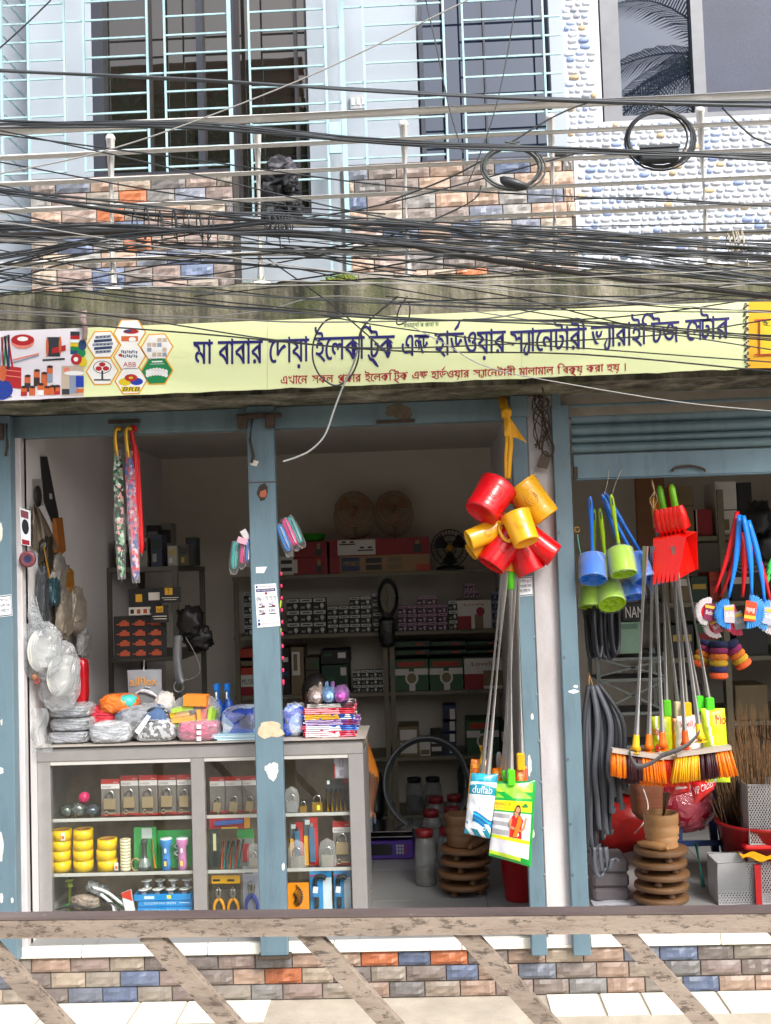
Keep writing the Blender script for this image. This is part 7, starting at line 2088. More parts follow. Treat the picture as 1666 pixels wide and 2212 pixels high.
for u, w, c_, nm in ((1078, 12, '#7d8284', 'grey'), (1091, 8, '#1f7f9c', 'teal')):
    b = MB(); b.blob(P(u, 1645, -.03), (w * .0022, .02, .09), 10, 8, .1, 3, u); b.out('brush_handle', M(c_, .45), None, nm + ' plastic handle standing behind the mop clamps', 'handle')
# ================================================================ broom shop: hung goods
# toilet brushes in holders
def toilet_brush(u0, v0, u1, v1, cu, cv, dia, h, dx, dv, tilt, Y, c, label, cap='#2a5ab0'):
    k = S(Y)
    ax = (right * dx - up * dv).normalized()
    ax = (ax * cos(tilt) + V((0, -1, 0)) * sin(tilt)).normalized()
    c0 = P(cu, cv, Y); L, r = h * k, dia * k / 2
    t = thing('toilet_brush', label, 'toilet brush', c0 - V((0, 0, L / 2)))
    z = -ax; x = z.cross(V((0, -1, 0))).normalized(); y = z.cross(x)
    T = Matrix.Translation(c0 + ax * (L / 2)) @ Matrix((x, y, z)).transposed().to_4x4()
    m = M(c, .2, var=.05, spec=.6)
    b = MB(); b.lathe([(0, L * .08), (r * .3, L * .08), (r * .34, L * .02), (r * .4, L * .06), (r * .86, L * .06), (r * .9, 0), (r, 0), (r, L * .05), (r * .97, L * .08), (r * .97, L * .9), (r * .9, L * .96), (r * .5, L), (r * .3, L * 1.02), (0, L * 1.02)], 30, T); b.out('holder', m, t)
    for j in range(8):
        a = 2 * pi * j / 8; b = MB(); b.obox(T @ V((r * .62 * cos(a), r * .62 * sin(a), L * .045)), r * .5, r * .05, L * .06, (T.to_3x3() @ Matrix.Rotation(a, 3, 'Z'))); b.out('base_rib', m, t)
    tp = T @ V((0, 0, L)); a = P(u0, v0, Y + .01); bt = P(u1, v1, Y)
    b = MB(); pts = spline([tp, tp.lerp(a, .12), tp.lerp(a, .6), a], 4)
    n_ = len(pts); b.tube(pts, [.0085] * (n_ - 5) + [.011, .012, .012, .011, .005], 10); b.out('handle', m, t)
    b = MB(); b.tube([tp + (a - tp) * .02, tp + (a - tp) * .10], [.016, .011], 12); b.out('collar', clear, t)
    b = MB(); d = (tp - a).normalized(); p = a + d * .035; b.obox(p + V((0, -.0115, 0)), .005, .002, .035, Matrix.Rotation(-math.atan2(d.x, -d.z), 3, 'Y')); b.out('hang_slot', M('#15233a', .6), t)
    b = MB(); b.lathe([(r * 1.06, -.006), (r * 1.08, L * .3), (r * 1.05, L * .92), (r * .6, L * 1.05), (.012, L * 1.12)], 26, T); b.out('plastic_wrap', film('brush_wrap', '#ffffff', .86, .08, 16, .5), t)
blu, grn = '#1a6fd8', '#9cc814'
toilet_brush(1296, 1098, 1310, 1200, 1318, 1284, 58, 52, .1, .98, .7, -.02, grn, 'green toilet brush holder tipped outward beneath the blue ones')
toilet_brush(1284, 1100, 1300, 1200, 1281, 1288, 60, 48, -.05, .99, .3, .03, grn, 'green toilet brush at the bottom of the bunch by the guide post')
toilet_brush(1303, 1072, 1340, 1170, 1367, 1274, 52, 34, .12, .98, .4, .0, blu, 'blue toilet brush holder half hidden beneath the bunch')
toilet_brush(1305, 1062, 1382, 1200, 1408, 1234, 44, 60, .45, .88, .3, -.0, blu, 'blue toilet brush tilted toward the red dustpans')
toilet_brush(1300, 1068, 1378, 1190, 1380, 1226, 52, 62, .35, .92, .45, -.05, blu, 'blue toilet brush with a wrapped holder between green and dustpans')
toilet_brush(1275, 1072, 1330, 1180, 1281, 1226, 58, 58, -.06, .98, .52, -.10, blu, 'blue toilet brush with a white glare hung at the front beside the guide post')
toilet_brush(1320, 1068, 1331, 1168, 1343, 1212, 56, 60, .1, .98, .42, -.13, grn, 'lime green toilet brush hung at the front of the bunch')
for q3 in ([(1316, 1010), (1312, 1045), (1300, 1085)], [(1345, 1010), (1330, 1045), (1322, 1072)]):
    b = MB(); b.tube(spline(PS(q3, -.03), 4), .0015, 5); b.out('hanging_string', M('#b9b0a0', .8), None, 'thin string holding the toilet brush bunch under the shutter', 'string', 'toilet brush strings')
# dustpans
red_p = M('#ee1408', .25, var=.05, spec=.6)
def dustpan(org, yaw, label):
    t = thing('dustpan', label, 'dustpan', org, 'red dustpans')
    T = Matrix.Translation(org) @ Matrix.Rotation(yaw, 4, 'Z') @ Matrix.Rotation(-.2, 4, 'Y')
    w, h, d = .12, .2, .055
    def fn(s, q):                            # floor of the pan, flared toward the mouth at the bottom
        return T @ V(((s - .5) * 2 * lerp(.055, w, q), .012 * sin(s * pi * 6) * .15, -h * q))
    b = MB(); b.grid(fn, 14, 8)
    b.grid(lambda s, q: T @ V(((.5 - s) * 2 * lerp(.055, w, q), .003 + .012 * sin((1 - s) * pi * 6) * .15, -h * q)), 14, 8)
    b.out('pan', red_p, t)
    b = MB()
    for s_ in (-1, 1):
        b.slab([T @ V((s_ * .055, 0, 0)), T @ V((s_ * .06, -d, -.01)), T @ V((s_ * w, -.012, -h)), T @ V((s_ * w, 0, -h))], T.to_3x3() @ V((s_ * .003, 0, 0)))
    b.slab([T @ V((-.055, 0, 0)), T @ V((.055, 0, 0)), T @ V((.06, -d, -.01)), T @ V((-.06, -d, -.01))], T.to_3x3() @ V((0, 0, .003)))
    b.out('rim', red_p, t)
    b = MB(); b.tube([T @ V((0, -.02, 0)), T @ V((0, -.022, .03)), T @ V((0, -.016, .10)), T @ V((0, -.014, .13))], [.028, .034, .026, .018], 10); b.out('handle', red_p, t)
for i in range(6):
    p = P(1424 + i * 8.0, 1160 - i * 1.5, -.06)
    dustpan(V((p.x, -.05 - .012 * i, p.z)), .92, 'red plastic dustpan in the nested bunch')
b = MB()
for k in range(3): b.tube(spline(PS([(1408, 1035 + 5 * k), (1414, 1060), (1404 + 8 * k, 1080), (1412, 1100), (1418, 1118)], -.06), 5), .0022, 5)
b.tube(spline(PS([(1412, 1095), (1440, 1120), (1468, 1140)], -.07), 4), .0016, 5)
b.out('jute_string', M('#a58a68', .85), None, 'knotted jute string tying the red dustpans', 'string')
# brooms
bc = {'o': M('#ff7d04', .45, var=.12, scale=60), 'm': M('#3a1018', .5, var=.2, scale=60), 'y': M('#ffae0c', .45, var=.12, scale=60), 'r': M('#f23a08', .45, var=.12, scale=60), 'd': M('#c81e10', .5)}
alum = M('#c4c2c0', .28, .15, var=.06, spec=.8)
def broom(pu, pv, tu, tv, h0, h1, v0, drop, segs, sock, Y, label, spread=1.06, grip=None):
    a, c = P(tu, tv, Y + .02), P(pu, pv, Y)
    t = thing('broom', label, 'broom', P((h0 + h1) / 2, max(v0) + drop, Y))
    b = MB(); b.tube([a, c], .014, 12); b.out('pole', alum, t)
    b = MB(); d = (a - c).normalized(); b.tube([c - d * .035, c - d * .02, c, c + d * .05], [.032, .026, .017, .0135], 14); b.out('socket', M(sock, .35), t)
    if grip:
        b = MB(); b.tube([a, a + d * .05, a + d * .14, a + d * .15], [.012, .014, .0145, .01], 12); b.out('grip', M(grip, .35), t)
    A, B = P(h0, v0[0], Y), P(h1, v0[1], Y)
    b = MB(); b.bar(A.lerp(B, -.005), A.lerp(B, 1.005), .018, .05); b.out('head_block', M('#b3a79c', .45), t)
    rr = random.Random(pu)
    for (s0, s1, cc_) in segs:
        b = MB()
        n_ = int((s1 - s0) * 420)
        for k in range(n_):
            s_ = lerp(s0, s1, rr.random())
            yy = rr.uniform(-.02, .02)
            p0 = A.lerp(B, s_) + V((0, yy * .8, -.009))
            sx = (s_ - .5) * (B - A).length * (spread - 1)
            ln = drop * S(Y) * rr.uniform(.96, 1.02)
            p1 = p0 + V((sx + rr.uniform(-.004, .004), yy * .7 - .004, -ln))
            b.ribbon([p0, p0.lerp(p1, .5) + V((rr.uniform(-.002, .002), 0, 0)), p1], [.0062, .0062, .005], V((1, rr.uniform(-.6, .6), 0)), .001)
        b.out('bristles', bc[cc_], t)
drp = 52
broom(1481, 1600, 1452, 1180, 1405, 1520, (1632, 1628), drp, [(0, 1, 'd')], '#e85a10', -.02, 'red bristled broom mostly hidden behind the other brooms', 1.1)
broom(1402, 1608, 1411, 1180, 1345, 1450, (1632, 1636), drp, [(0, .35, 'm'), (.35, 1, 'o')], '#f07a10', -.07, 'orange and maroon broom with an orange socket')
broom(1432, 1604, 1414, 1180, 1385, 1482, (1633, 1636), drp + 4, [(0, .45, 'o'), (.45, 1, 'r')], '#f26a10', -.11, 'orange and red broom with an orange socket beside the yellow one')
broom(1374, 1610, 1395, 1180, 1322, 1432, (1620, 1636), drp - 2, [(0, .27, 'o'), (.27, .58, 'm'), (.58, 1, 'o')], '#f4b81a', -.14, 'orange, maroon and orange banded broom with a yellow socket at the guide post end')
broom(1512, 1586, 1455, 1180, 1461, 1577, (1630, 1614), drp + 2, [(0, .42, 'y'), (.42, .7, 'm'), (.7, 1, 'o')], '#f6c420', -.17, 'yellow, maroon and orange banded broom with a yellow socket at the front', 1.2)
b = MB(); pts = spline(PS([(1360, 1622, -.17), (1364, 1640, -.19), (1378, 1656, -.2), (1408, 1648, -.21), (1432, 1632, -.22), (1470, 1618, -.23), (1496, 1600, -.22), (1512, 1580, -.2)], 0), 6)
b.ribbon(pts, .026, V((.2, -.3, 1)), .002); b.out('strap', M('#5a5558', .6, var=.15), None, 'grey cloth strap tying the brooms together', 'strap')
# mops behind the brooms
def back_mop(u0, v0, u1, v1, Y, clampc, label, q4=None, col2=None, texts=(), grip=None):
    a, c = P(u0, v0, Y), P(u1, v1, Y)
    t = thing('mop', label, 'mop', c)
    b = MB(); b.tube([a, c], .0115, 12); b.out('pole', steel2, t)
    d = (a - c).normalized()
    b = MB(); b.box(c.x - .02, c.x + .02, Y - .02, Y + .02, c.z - .05, c.z + .03, 0, .006); b.out('clamp', M(clampc, .3), t)
    if grip:
        b = MB(); b.tube([a - d * .02, a, a + d * .13, a + d * .15], [.012, .018, .016, .008], 12); b.out('grip', M(grip, .35), t)
    if q4:
        pack(t, q4, Y - .01, .045, [plas(col2), plas('#c8282a'), plas('#e4e6dc')], lambda s, q: 2 if (abs(s - .36 - .1 * sin(q * 5)) < .06) else (1 if (s - .3) ** 2 + (q - .3) ** 2 < .01 else 0), 'printed_bag', texts, 18, 24)
steel2 = M('#b9b6b2', .28, .15, var=.06)
back_mop(1462, 1112, 1533, 1520, .05, '#4fcf2a', 'mop in a lime green bag with a green clamp by the grass brooms', [(1514, 1530), (1566, 1530), (1578, 1690), (1524, 1690)], '#c2dc22', [('Mo', .6, .78, 1.0, .92, 1)], '#7ec81a')
back_mop(1437, 1115, 1512, 1516, .08, '#4fcf2a', 'mop with a green clamp beside the lime green bag', None, None, (), '#6fb81a')
back_mop(1452, 1112, 1484, 1530, .10, '#e8a81a', 'mop with a yellow clamp and a red and white bag behind the brooms', [(1462, 1548), (1532, 1540), (1540, 1650), (1458, 1650)], '#ece6e4', [('Welly', .1, .72, .6, .9, 1)], '#b51a1a')
back_mop(1430, 1140, 1440, 1525, .12, '#5fc02a', 'mop with an olive green bag behind the broom poles', [(1406, 1548), (1450, 1545), (1456, 1650), (1404, 1650)], '#b4bf1e', [('bar', .1, .6, .5, .78, 1)], '#f08a1a')
back_mop(1420, 1140, 1466, 1528, .14, '#d8c8a8', 'mop with an orange bag behind the broom poles', [(1452, 1552), (1478, 1550), (1480, 1650), (1450, 1650)], '#e8931a', [], '#e8a01a')
# wall brushes with long handles
def scrub(u0, v0, u1, v1, hu, hv, r, rotd, Y, hc, bcol, label, lab, wpx=9):
    t = thing('scrub_brush', label, 'scrub brush', P(hu, hv + r, Y))
    a, c = P(u0, v0, Y + .02), P(u1, v1, Y)
    n_ = 10
    pts = [a.lerp(c, i / n_) + V((.012 * sin(pi * i / n_), 0, 0)) for i in range(n_ + 1)]
    b = MB(); b.ribbon(pts, [wpx * .0022 * (.6 + .7 * sin(pi * min(1, .15 + i / n_))) for i in range(n_ + 1)], V((1, .15, .05)), .011); b.out('handle', M(hc, .3), t)
    ce = P(hu, hv, Y); k = S(Y); rot_ = Matrix.Rotation(radians(rotd), 3, 'Y')
    b = MB(); pr_ = [ce + rot_ @ V((r * .62 * k * cos(q), .0, r * .62 * k * sin(q))) for q in [lerp(pi * .5, pi * 1.5, i / 12) for i in range(13)]]
    b.slab(pr_, (0, .03, 0)); b.out('head', M(hc, .3), t)
    b = MB()
    rr = random.Random(hu)
    for i in range(20):
        q = lerp(pi * .5, pi * 1.5, (i + .5) / 20)
        for yy in (.003, .015, .027):
            d = rot_ @ V((cos(q), 0, sin(q)))
            b.bar(ce + d * r * .6 * k + V((0, yy, 0)), ce + d * r * 1.02 * k * rr.uniform(.94, 1.04) + V((0, yy + rr.uniform(-.004, .004), 0)), .0048, .005)
    b.out('bristles', M(bcol, .5, var=.1), t)
    b = MB(); q_ = [rot_ @ V((x * r * k, -.006, z * r * k)) for x, z in ((-.42, -.55), (.25, -.62), (.25, .62), (-.42, .55))]; b.slab([ce + p for p in q_], (0, .003, 0)); q2 = [rot_ @ V((x * r * k, -.0075, z * r * k)) for x, z in ((-.42, .25), (.25, .25), (.25, .45), (-.42, .45))]; b.add([ce + p for p in q2], [[0, 1, 2, 3]], 1)
    b.text('Bella', lambda x, y: ce + rot_ @ V((lerp(-.3, .18, x) * r * k, -.0078, lerp(-.2, .1, y) * r * k)), 2)
    b.out('paper_label', [M(lab, .45, var=.15), M('#e0b83a', .5), M('#f0eeea', .5)], t)
YQ = -.04
scrub(1617, 1160, 1665, 1300, 1672, 1335, 34, 8, YQ + .05, '#b8141c', '#e8e0e0', 'red scrub brush half out of sight behind the last blue handle', '#8a8f9a')
scrub(1597, 1150, 1557, 1290, 1548, 1352, 26, -25, YQ + .04, '#a8101a', '#e6dede', 'red scrub brush with white and pink bristles behind the maroon label', '#b85a6a')
scrub(1602, 1150, 1604, 1290, 1598, 1340, 32, -12, YQ + .02, '#c4141c', '#e64a6a', 'red handled scrub brush with pink bristles between two blue ones', '#9aa0a4')
scrub(1593, 1105, 1545, 1280, 1534, 1322, 30, 14, YQ, '#c8141c', '#e2dcde', 'red scrub brush with white bristles and a maroon label', '#7a2048')
scrub(1597, 1112, 1574, 1292, 1578, 1326, 32, 0, YQ - .03, '#1a7fe6', '#3a9aea', 'blue scrub brush with blue bristles and a pale label', '#b9b4bc')
scrub(1617, 1124, 1652, 1300, 1662, 1330, 32, 10, YQ - .03, '#1a7fe6', '#5aa8ea', 'blue scrub brush with a silvery label at the end of the bunch', '#aeb2c0')
scrub(1606, 1114, 1624, 1284, 1618, 1320, 36, 190, YQ - .06, '#1a7fe6', '#4aa4ee', 'blue scrub brush with an orange label in the middle of the bunch', '#d8481e')
b = MB(); 
for k in range(4): b.blob(P(1664 - 2 * k, 1215 + 14 * k, .1), (.012, .02, .06), 8, 6, .1, 2, k, 0, .7, Matrix.Rotation(.5, 3, 'Y'))
b.out('green_brush', M('#3fc05a', .4), None, 'bright green fan shaped brush behind the scrub brushes', 'brush')
# striped loofahs
lf = [M(c, .9, var=.15, bmp=.8, bscale=120) for c in ('#1c2148', '#8a2a5a', '#d8782a', '#c8a028', '#2a2a58', '#e05a2a')]
def loofah(u0, v0, u1, v1, r, Y, label, seq):
    t = thing('sponge_roll', label, 'sponge', P(u1, v1, Y), )
    a, c = P(u0, v0, Y), P(u1, v1, Y)
    d = (c - a); n_ = len(seq); z = d.normalized(); x, y = frame_of(z)
    for i, s_ in enumerate(seq):
        T = Matrix.Translation(a + d * (i / n_)) @ Matrix((x, y, z)).transposed().to_4x4(); L = d.length / n_
        b = MB(); b.lathe([(0, 0), (r * .82, .0), (r, L * .3), (r, L * .7), (r * .82, L), (0, L)], 20, T); b.out('band', lf[s_], t)
loofah(1553, 1385, 1553, 1466, .045, .2, 'striped sponge roll hanging in the middle of three', [0, 1, 2, 3, 4, 5])
loofah(1575, 1388, 1610, 1440, .042, .24, 'striped sponge roll leaning away beside the grass brooms', [0, 1, 2, 3, 5])
loofah(1530, 1385, 1508, 1440, .038, .26, 'striped sponge roll partly behind the broom poles', [4, 1, 2, 3, 5])
# black rope hanks and rubber straps by the guide post
rub = M('#22242a', .55, var=.2, bmp=.2); rub2 = M('#4a4d55', .45, var=.2, bmp=.2)
b = MB(); rr = random.Random(5)
for k in range(13):
    u = 1268 + k * 4.6; Y = .02 + rr.uniform(0, .16)
    b.tube(spline(PS([(u + rr.uniform(-4, 4), 1285, Y), (u - 2, 1340, Y - .02), (u + 2, 1390 + rr.uniform(-6, 16), Y), (u + 9, 1415 + rr.uniform(-6, 8), Y), (u + 15, 1390, Y + .03), (u + 14, 1330, Y + .03), (u + 8, 1285, Y + .03)], Y), 5), .009, 7)
b.out('rope_hank', rub, None, 'black rope hank hanging below the toilet brushes', 'rope')
b = MB(); b.blob(P(1296, 1300, .12), (.17, .14, .24), 18, 12, .15, 3, 3, 0, .7); b.out('black_bag', M('#17171a', .5, bmp=.5), None, 'black bag hanging behind the rope hank', 'bag')
t = thing('strap_bundle', 'bundle of grey black rubber straps hanging along the guide post', 'straps', P(1310, 1850, .05))
for k in range(16):
    u = 1262 + k * 5.4; Y = .0 + .012 * (k % 5); L = rr.uniform(1790, 1850) - (k > 9) * 90
    b = MB()
    b.ribbon(spline(PS([(1272 + k * 1.5, 1480, Y), (u + rr.uniform(-3, 3), 1560, Y - .03), (u + 4 * sin(k), 1660, Y - .04), (u + 4 + 3 * cos(k * 2), L - 60, Y - .02), (u + 6, L, Y), (u + 11, L - 12, Y + .03)], Y), 6), .024, V((1, .5 * sin(k * 1.9), 0)), .004); b.out('strap', rub2 if k % 3 else rub, t)
b = MB(); b.tube(spline(PS([(1272, 1455, .05), (1274, 1500, .05), (1278, 1560, .04)], 0), 4), .005, 6); b.tube(spline(PS([(1270, 1450, .05), (1280, 1480, .05), (1290, 1530, .04)], 0), 4), .004, 6); b.out('tie', M('#8a6a48', .8), t)
for k in range(3): b = MB(); b.ribbon(spline(PS([(1285 + 12 * k, 1830, .0), (1288 + 14 * k, 1880, -.01), (1300 + 12 * k, 1895 - 20 * k, -.01), (1312 + 12 * k, 1860, .02)], 0), 5), .022, V((1, .4, 0)), .004); b.out('rubber_strap', rub2, None, 'loose rubber strap curling below the hanging strap bundle', 'strap', 'loose rubber straps')
b = MB(); b.tube(spline(PS([(1247, 1150, -.03), (1252, 1185, -.03), (1262, 1220, -.02)], 0), 4), .004, 6); b.tube(arc(P(1247, 1144, -.03), .012, .012, 0, 2 * pi, 10), .003, 5, 1); b.out('green_string', [M('#5fa08a', .7), M('#c8902a', .6)], None, 'green string on an orange ring beside the guide post', 'string')
# ================================================================ broom shop: floor goods and back
tp = board_stack(1437, 1965, 5, .138, .058, 'below the hanging brooms', wood2)
mortar(tp + V((.012, .01, 0)), 1.0, 'on the boards below the hanging brooms', wood_l)
b = MB(); b.cyl(tp + V((.01, .01, .08)), tp + V((.045, .0, .27)), .017, .02, 10); b.out('pestle', wood2, None, 'wooden pestle standing in the mortar below the brooms', 'pestle')
rolling_pin(tp + V((-.11, -.0, .022)), tp + V((.02, -.1, .022)), 'wooden rolling pin lying across the boards below the brooms', wood_l)
def floor_at(u, v): 
    d = ray(u, v); return CAM + d * ((zf - CAM.z) / d.z)
q = floor_at(1320, 1950)
for i in range(3):
    b = MB(); b.box(q.x - .085, q.x + .10, q.y, q.y + .24, zf + .001 + i * .072, zf + .07 + i * .072, 0, .014); b.out('foam_block', M('#6a6468', .8, var=.12), None, 'grey foam block, %s of three beside the boards' % ('bottom', 'middle', 'top')[i], 'foam block')
b = MB(); b.grid(lambda s, t_: V((lerp(q.x - .1, q.x + .3, s), q.y + lerp(-.08, .02, t_), zf + .01 + .012 * noise.noise(V((s * 6, t_ * 4, 1))))), 20, 8); b.grid(lambda s, t_: V((lerp(q.x + .3, q.x - .1, s), q.y + lerp(-.08, .02, t_), zf + .007 + .012 * noise.noise(V(((1 - s) * 6, t_ * 4, 1))))), 20, 8); b.out('plastic_sheet', M('#b9bcc4', .3, var=.1), None, 'crumpled pale plastic sheet on the floor beside the foam blocks', 'plastic sheet')
# wire mesh baskets
def basket(x0, x1, y0, y1, z0, z1, label, parent_name='mesh_basket'):
    t = thing('mesh_basket', label, 'basket', ((x0 + x1) / 2, y0, z0))
    gm = M('#b3b4b6', .45, .3)
    b = MB(); n_ = max(5, int((x1 - x0) / .014)); m_ = max(5, int((z1 - z0) / .022))
    for i in range(n_):
        for j in range(m_):
            xa2, xb2 = lerp(x0, x1, i / n_), lerp(x0, x1, (i + 1) / n_); za2, zb2 = lerp(z0, z1, j / m_), lerp(z0, z1, (j + 1) / m_); xm, zm = (xa2 + xb2) / 2, (za2 + zb2) / 2
            for p, r_ in (((xm, za2), (xb2, zm)), ((xb2, zm), (xm, zb2)), ((xm, zb2), (xa2, zm)), ((xa2, zm), (xm, za2))):
                b.bar((p[0], y0, p[1]), (r_[0], y0, r_[1]), .0028, .002)
    b.out('front_mesh', gm, t)
    for nm, bx in (('side_sheet', (x0, x0 + .002, y0 + .002, y1, z0, z1)), ('side_sheet', (x1 - .002, x1, y0 + .002, y1, z0, z1)), ('back_sheet', (x0 + .002, x1 - .002, y1 - .002, y1, z0, z1)), ('base', (x0 + .002, x1 - .002, y0 + .003, y1 - .002, z0, z0 + .003))):
        b = MB(); b.box(*bx); b.out(nm, gm, t)
    for nm, (a, c) in (('rim', ((x0, y0, z1), (x1, y0, z1))), ('rim', ((x0, y0, z0), (x1, y0, z0))), ('rim', ((x0, y0, z0), (x0, y0, z1))), ('rim', ((x1, y0, z0), (x1, y0, z1))), ('rim', ((x0, y1, z1), (x1, y1, z1)))):
        b = MB(); b.tube([a, c], .005, 6); b.out(nm, gm, t)
q = floor_at(1600, 1955)
k = S(q.y)
basket(q.x - 45 * k, q.x + 42 * k, q.y, q.y + .2, zf + .001, zf + 88 * k, 'silver expanded mesh basket on the floor beside the boards')
basket(q.x + 46 * k, q.x + 170 * k, q.y, q.y + .2, zf + .001, zf + 88 * k, 'silver mesh basket beside the red stake at the edge')
b = MB(); b.box(q.x + 30 * k, q.x + 42 * k, q.y - .03, q.y - .004, zf + .001, zf + 84 * k); b.out('red_stake', M('#a01218', .4), None, 'red plastic leg standing between two mesh baskets', 'leg')
b = MB(); b.grid(lambda s, t_: V((q.x + lerp(5, 90, s) * k, q.y - .03 + .12 * t_, zf + 88 * k + .012 + (14 - 18 * s) * k * .5 + .01 * sin(s * 11 + t_ * 3))), 16, 6); b.grid(lambda s, t_: V((q.x + lerp(90, 5, s) * k, q.y - .03 + .12 * t_, zf + 88 * k + .009 + (14 - 18 * (1 - s)) * k * .5 + .01 * sin((1 - s) * 11 + t_ * 3))), 16, 6); b.out('yellow_cloth', yc, None, 'yellow cloth lying over the mesh baskets', 'cloth')
# red tub, upper basket, grass brooms
b = MB(); c = V((q.x + 95 * k, q.y + .34, zf)); b.lathe([(0, .0), (.17, 0), (.23, .32), (.25, .33), (.25, .345), (.22, .34), (.16, .02), (0, .02)], 28, Matrix.Translation(c)); b.out('tub', M('#8c0d14', .35), None, 'red plastic tub behind the mesh baskets', 'tub')
zt_ = P(1640, 1828, q.y + .1).z
x0, x1 = P(1619, 1760, q.y + .12).x, P(1740, 1760, q.y + .12).x
b = MB(); b.box(x0 - .03, x1, q.y + .12, q.y + .42, zt_ - .03, zt_ - .001, 0, .01); b.box(x1 - .04, x1, q.y + .13, q.y + .41, zf, zt_ - .03); b.out('red_stand', M('#b4131a', .35), None, 'red plastic stand carrying the upper mesh basket', 'stand')
basket(x0, x1, q.y + .13, q.y + .33, zt_, P(1640, 1697, q.y + .12).z, 'silver expanded mesh basket raised on the red stand')
gr_b = M('#7a5a3a', .9, var=.4, scale=40)
t = thing('grass_broom_bundle', 'upright bundle of brown grass brooms standing in the red tub', 'grass broom', c + V((-.0, 0, .02)))
rr = random.Random(8)
for j, (n_, nm) in enumerate(((420, 'stems'), (260, 'fine_tips'))):
    b = MB()
    for i in range(n_):
        a = rr.uniform(0, 2 * pi); r0_ = rr.uniform(0, .10)
        p0 = c + V((r0_ * cos(a) - .05, r0_ * sin(a) * .7, .03)); h_ = rr.uniform(.4, .75) if j == 0 else rr.uniform(.6, .95)
        p1 = p0 + V((cos(a) * r0_ * 1.0 + rr.uniform(-.05, .03), sin(a) * .05, h_)); pm2 = p0.lerp(p1, .55) + V((rr.uniform(-.02, .02), 0, 0))
        b.tube([p0, pm2, p1 + V((rr.uniform(-.05, .03), 0, 0))], [.0032, .0026, .001] if j == 0 else [.002, .0016, .0006], 3)
    b.out(nm, gr_b, t, kind='stuff')
# dark blue stools
q = floor_at(1545, 1930)
t = thing('plastic_stool', 'dark blue plastic stool with two nested seats behind the boards', 'stool', (q.x, q.y + .3, zf))
kb_ = M('#16284e', .4)
for i in range(2):
    b = MB(); b.box(q.x - .13, q.x + .13, q.y + .25, q.y + .5, zf + .36 + i * .06, zf + .39 + i * .06, 0, .012); b.out('seat', kb_, t)
for sx in (-1, 1):
    for sy in (0, 1):
        b = MB(); b.bar((q.x + sx * .14, q.y + .24 + .26 * sy, zf), (q.x + sx * .11, q.y + .27 + .2 * sy, zf + .36), .04, .03); b.out('leg', kb_, t)
b = MB(); b.bar((q.x - .13, q.y + .238, zf + .2), (q.x + .13, q.y + .238, zf + .2), .03, .01); b.out('brace', kb_, t)
b = MB(); b.cyl((q.x - .03, q.y + .12, zf), (q.x - .05, q.y + .16, zf + .22), .012, .01, 8); b.out('teal_rod', M('#1f7f72', .4), None, 'teal plastic rod leaning on the blue stools', 'rod')
# red and maroon bags and tarpaulin
b = MB(); q = floor_at(1370, 1860); b.blob((q.x + .05, q.y + .35, zf + .14), (.5, .4, .32), 24, 14, .25, 3, 3, 0, .7); b.out('red_tarpaulin', M('#9c120e', .45, var=.25, bmp=.5, bscale=14), None, 'heap of red tarpaulin behind the rolling pin', 'tarpaulin')
t = thing('maroon_bag', 'shiny maroon bag of soft goods behind the mortar', 'bag', P(1480, 1790, .9)); b = MB(); b.blob(P(1472, 1728, .95), (.34, .26, .30), 24, 14, .2, 3, 5, 0, .8); b.out('goods', M('#7a0d22', .4, var=.3), t); b = MB(); b.blob(P(1472, 1728, .95), (.36, .28, .32), 24, 14, .22, 3, 6, 0, .8); b.out('plastic_wrap', film('maroon_wrap', '#d86a7a', .55, .1, 20, .8), t)
t = thing('red_printed_bag', 'red bag lettered VIP hanging under the brooms', 'bag', P(1540, 1735, .3)); pack(t, [(1488, 1680), (1552, 1676), (1542, 1706), (1500, 1738)], .3, .03, [plas('#c81a1e'), plas('#e8e4e4')], lambda s, q: 0, 'bag', [('VIP CROSS', .1, .3, .9, .62, 1)], 14, 14); pack(t, [(1440, 1682), (1492, 1680), (1488, 1712), (1450, 1722)], .31, .03, [plas('#c01a1e'), plas('#b9b4b4')], lambda s, q: 1 if .35 < q < .8 and .3 < s < .9 else 0, 'bag', (), 12, 12)
lump('brown_sack', 'brown woven bundle tied with white cord behind the straps', 'sack', 1372, 1690, 1440, 1775, .7, .2, M('#6a3a22', .8, var=.3, scale=30, stretch=(.3, 1, 3)), 70, False, .6, .08, None, P(1400, 1775, .7).z)
b = MB(); b.tube(spline(PS([(1388, 1700, .65), (1400, 1740, .65), (1392, 1775, .6), (1372, 1800, .5)], 0), 5), .004, 5); b.out('trailing_twine', M('#c8c0b8', .7), None, 'white cord trailing from the brown woven bundle', 'cord')
b = MB(); b.cyl(P(1580, 1755, .8), P(1598, 1750, .75), .03, .045, 12); b.out('funnel', M('#c8a01a', .4), None, 'yellow funnel beside the maroon bag', 'funnel')
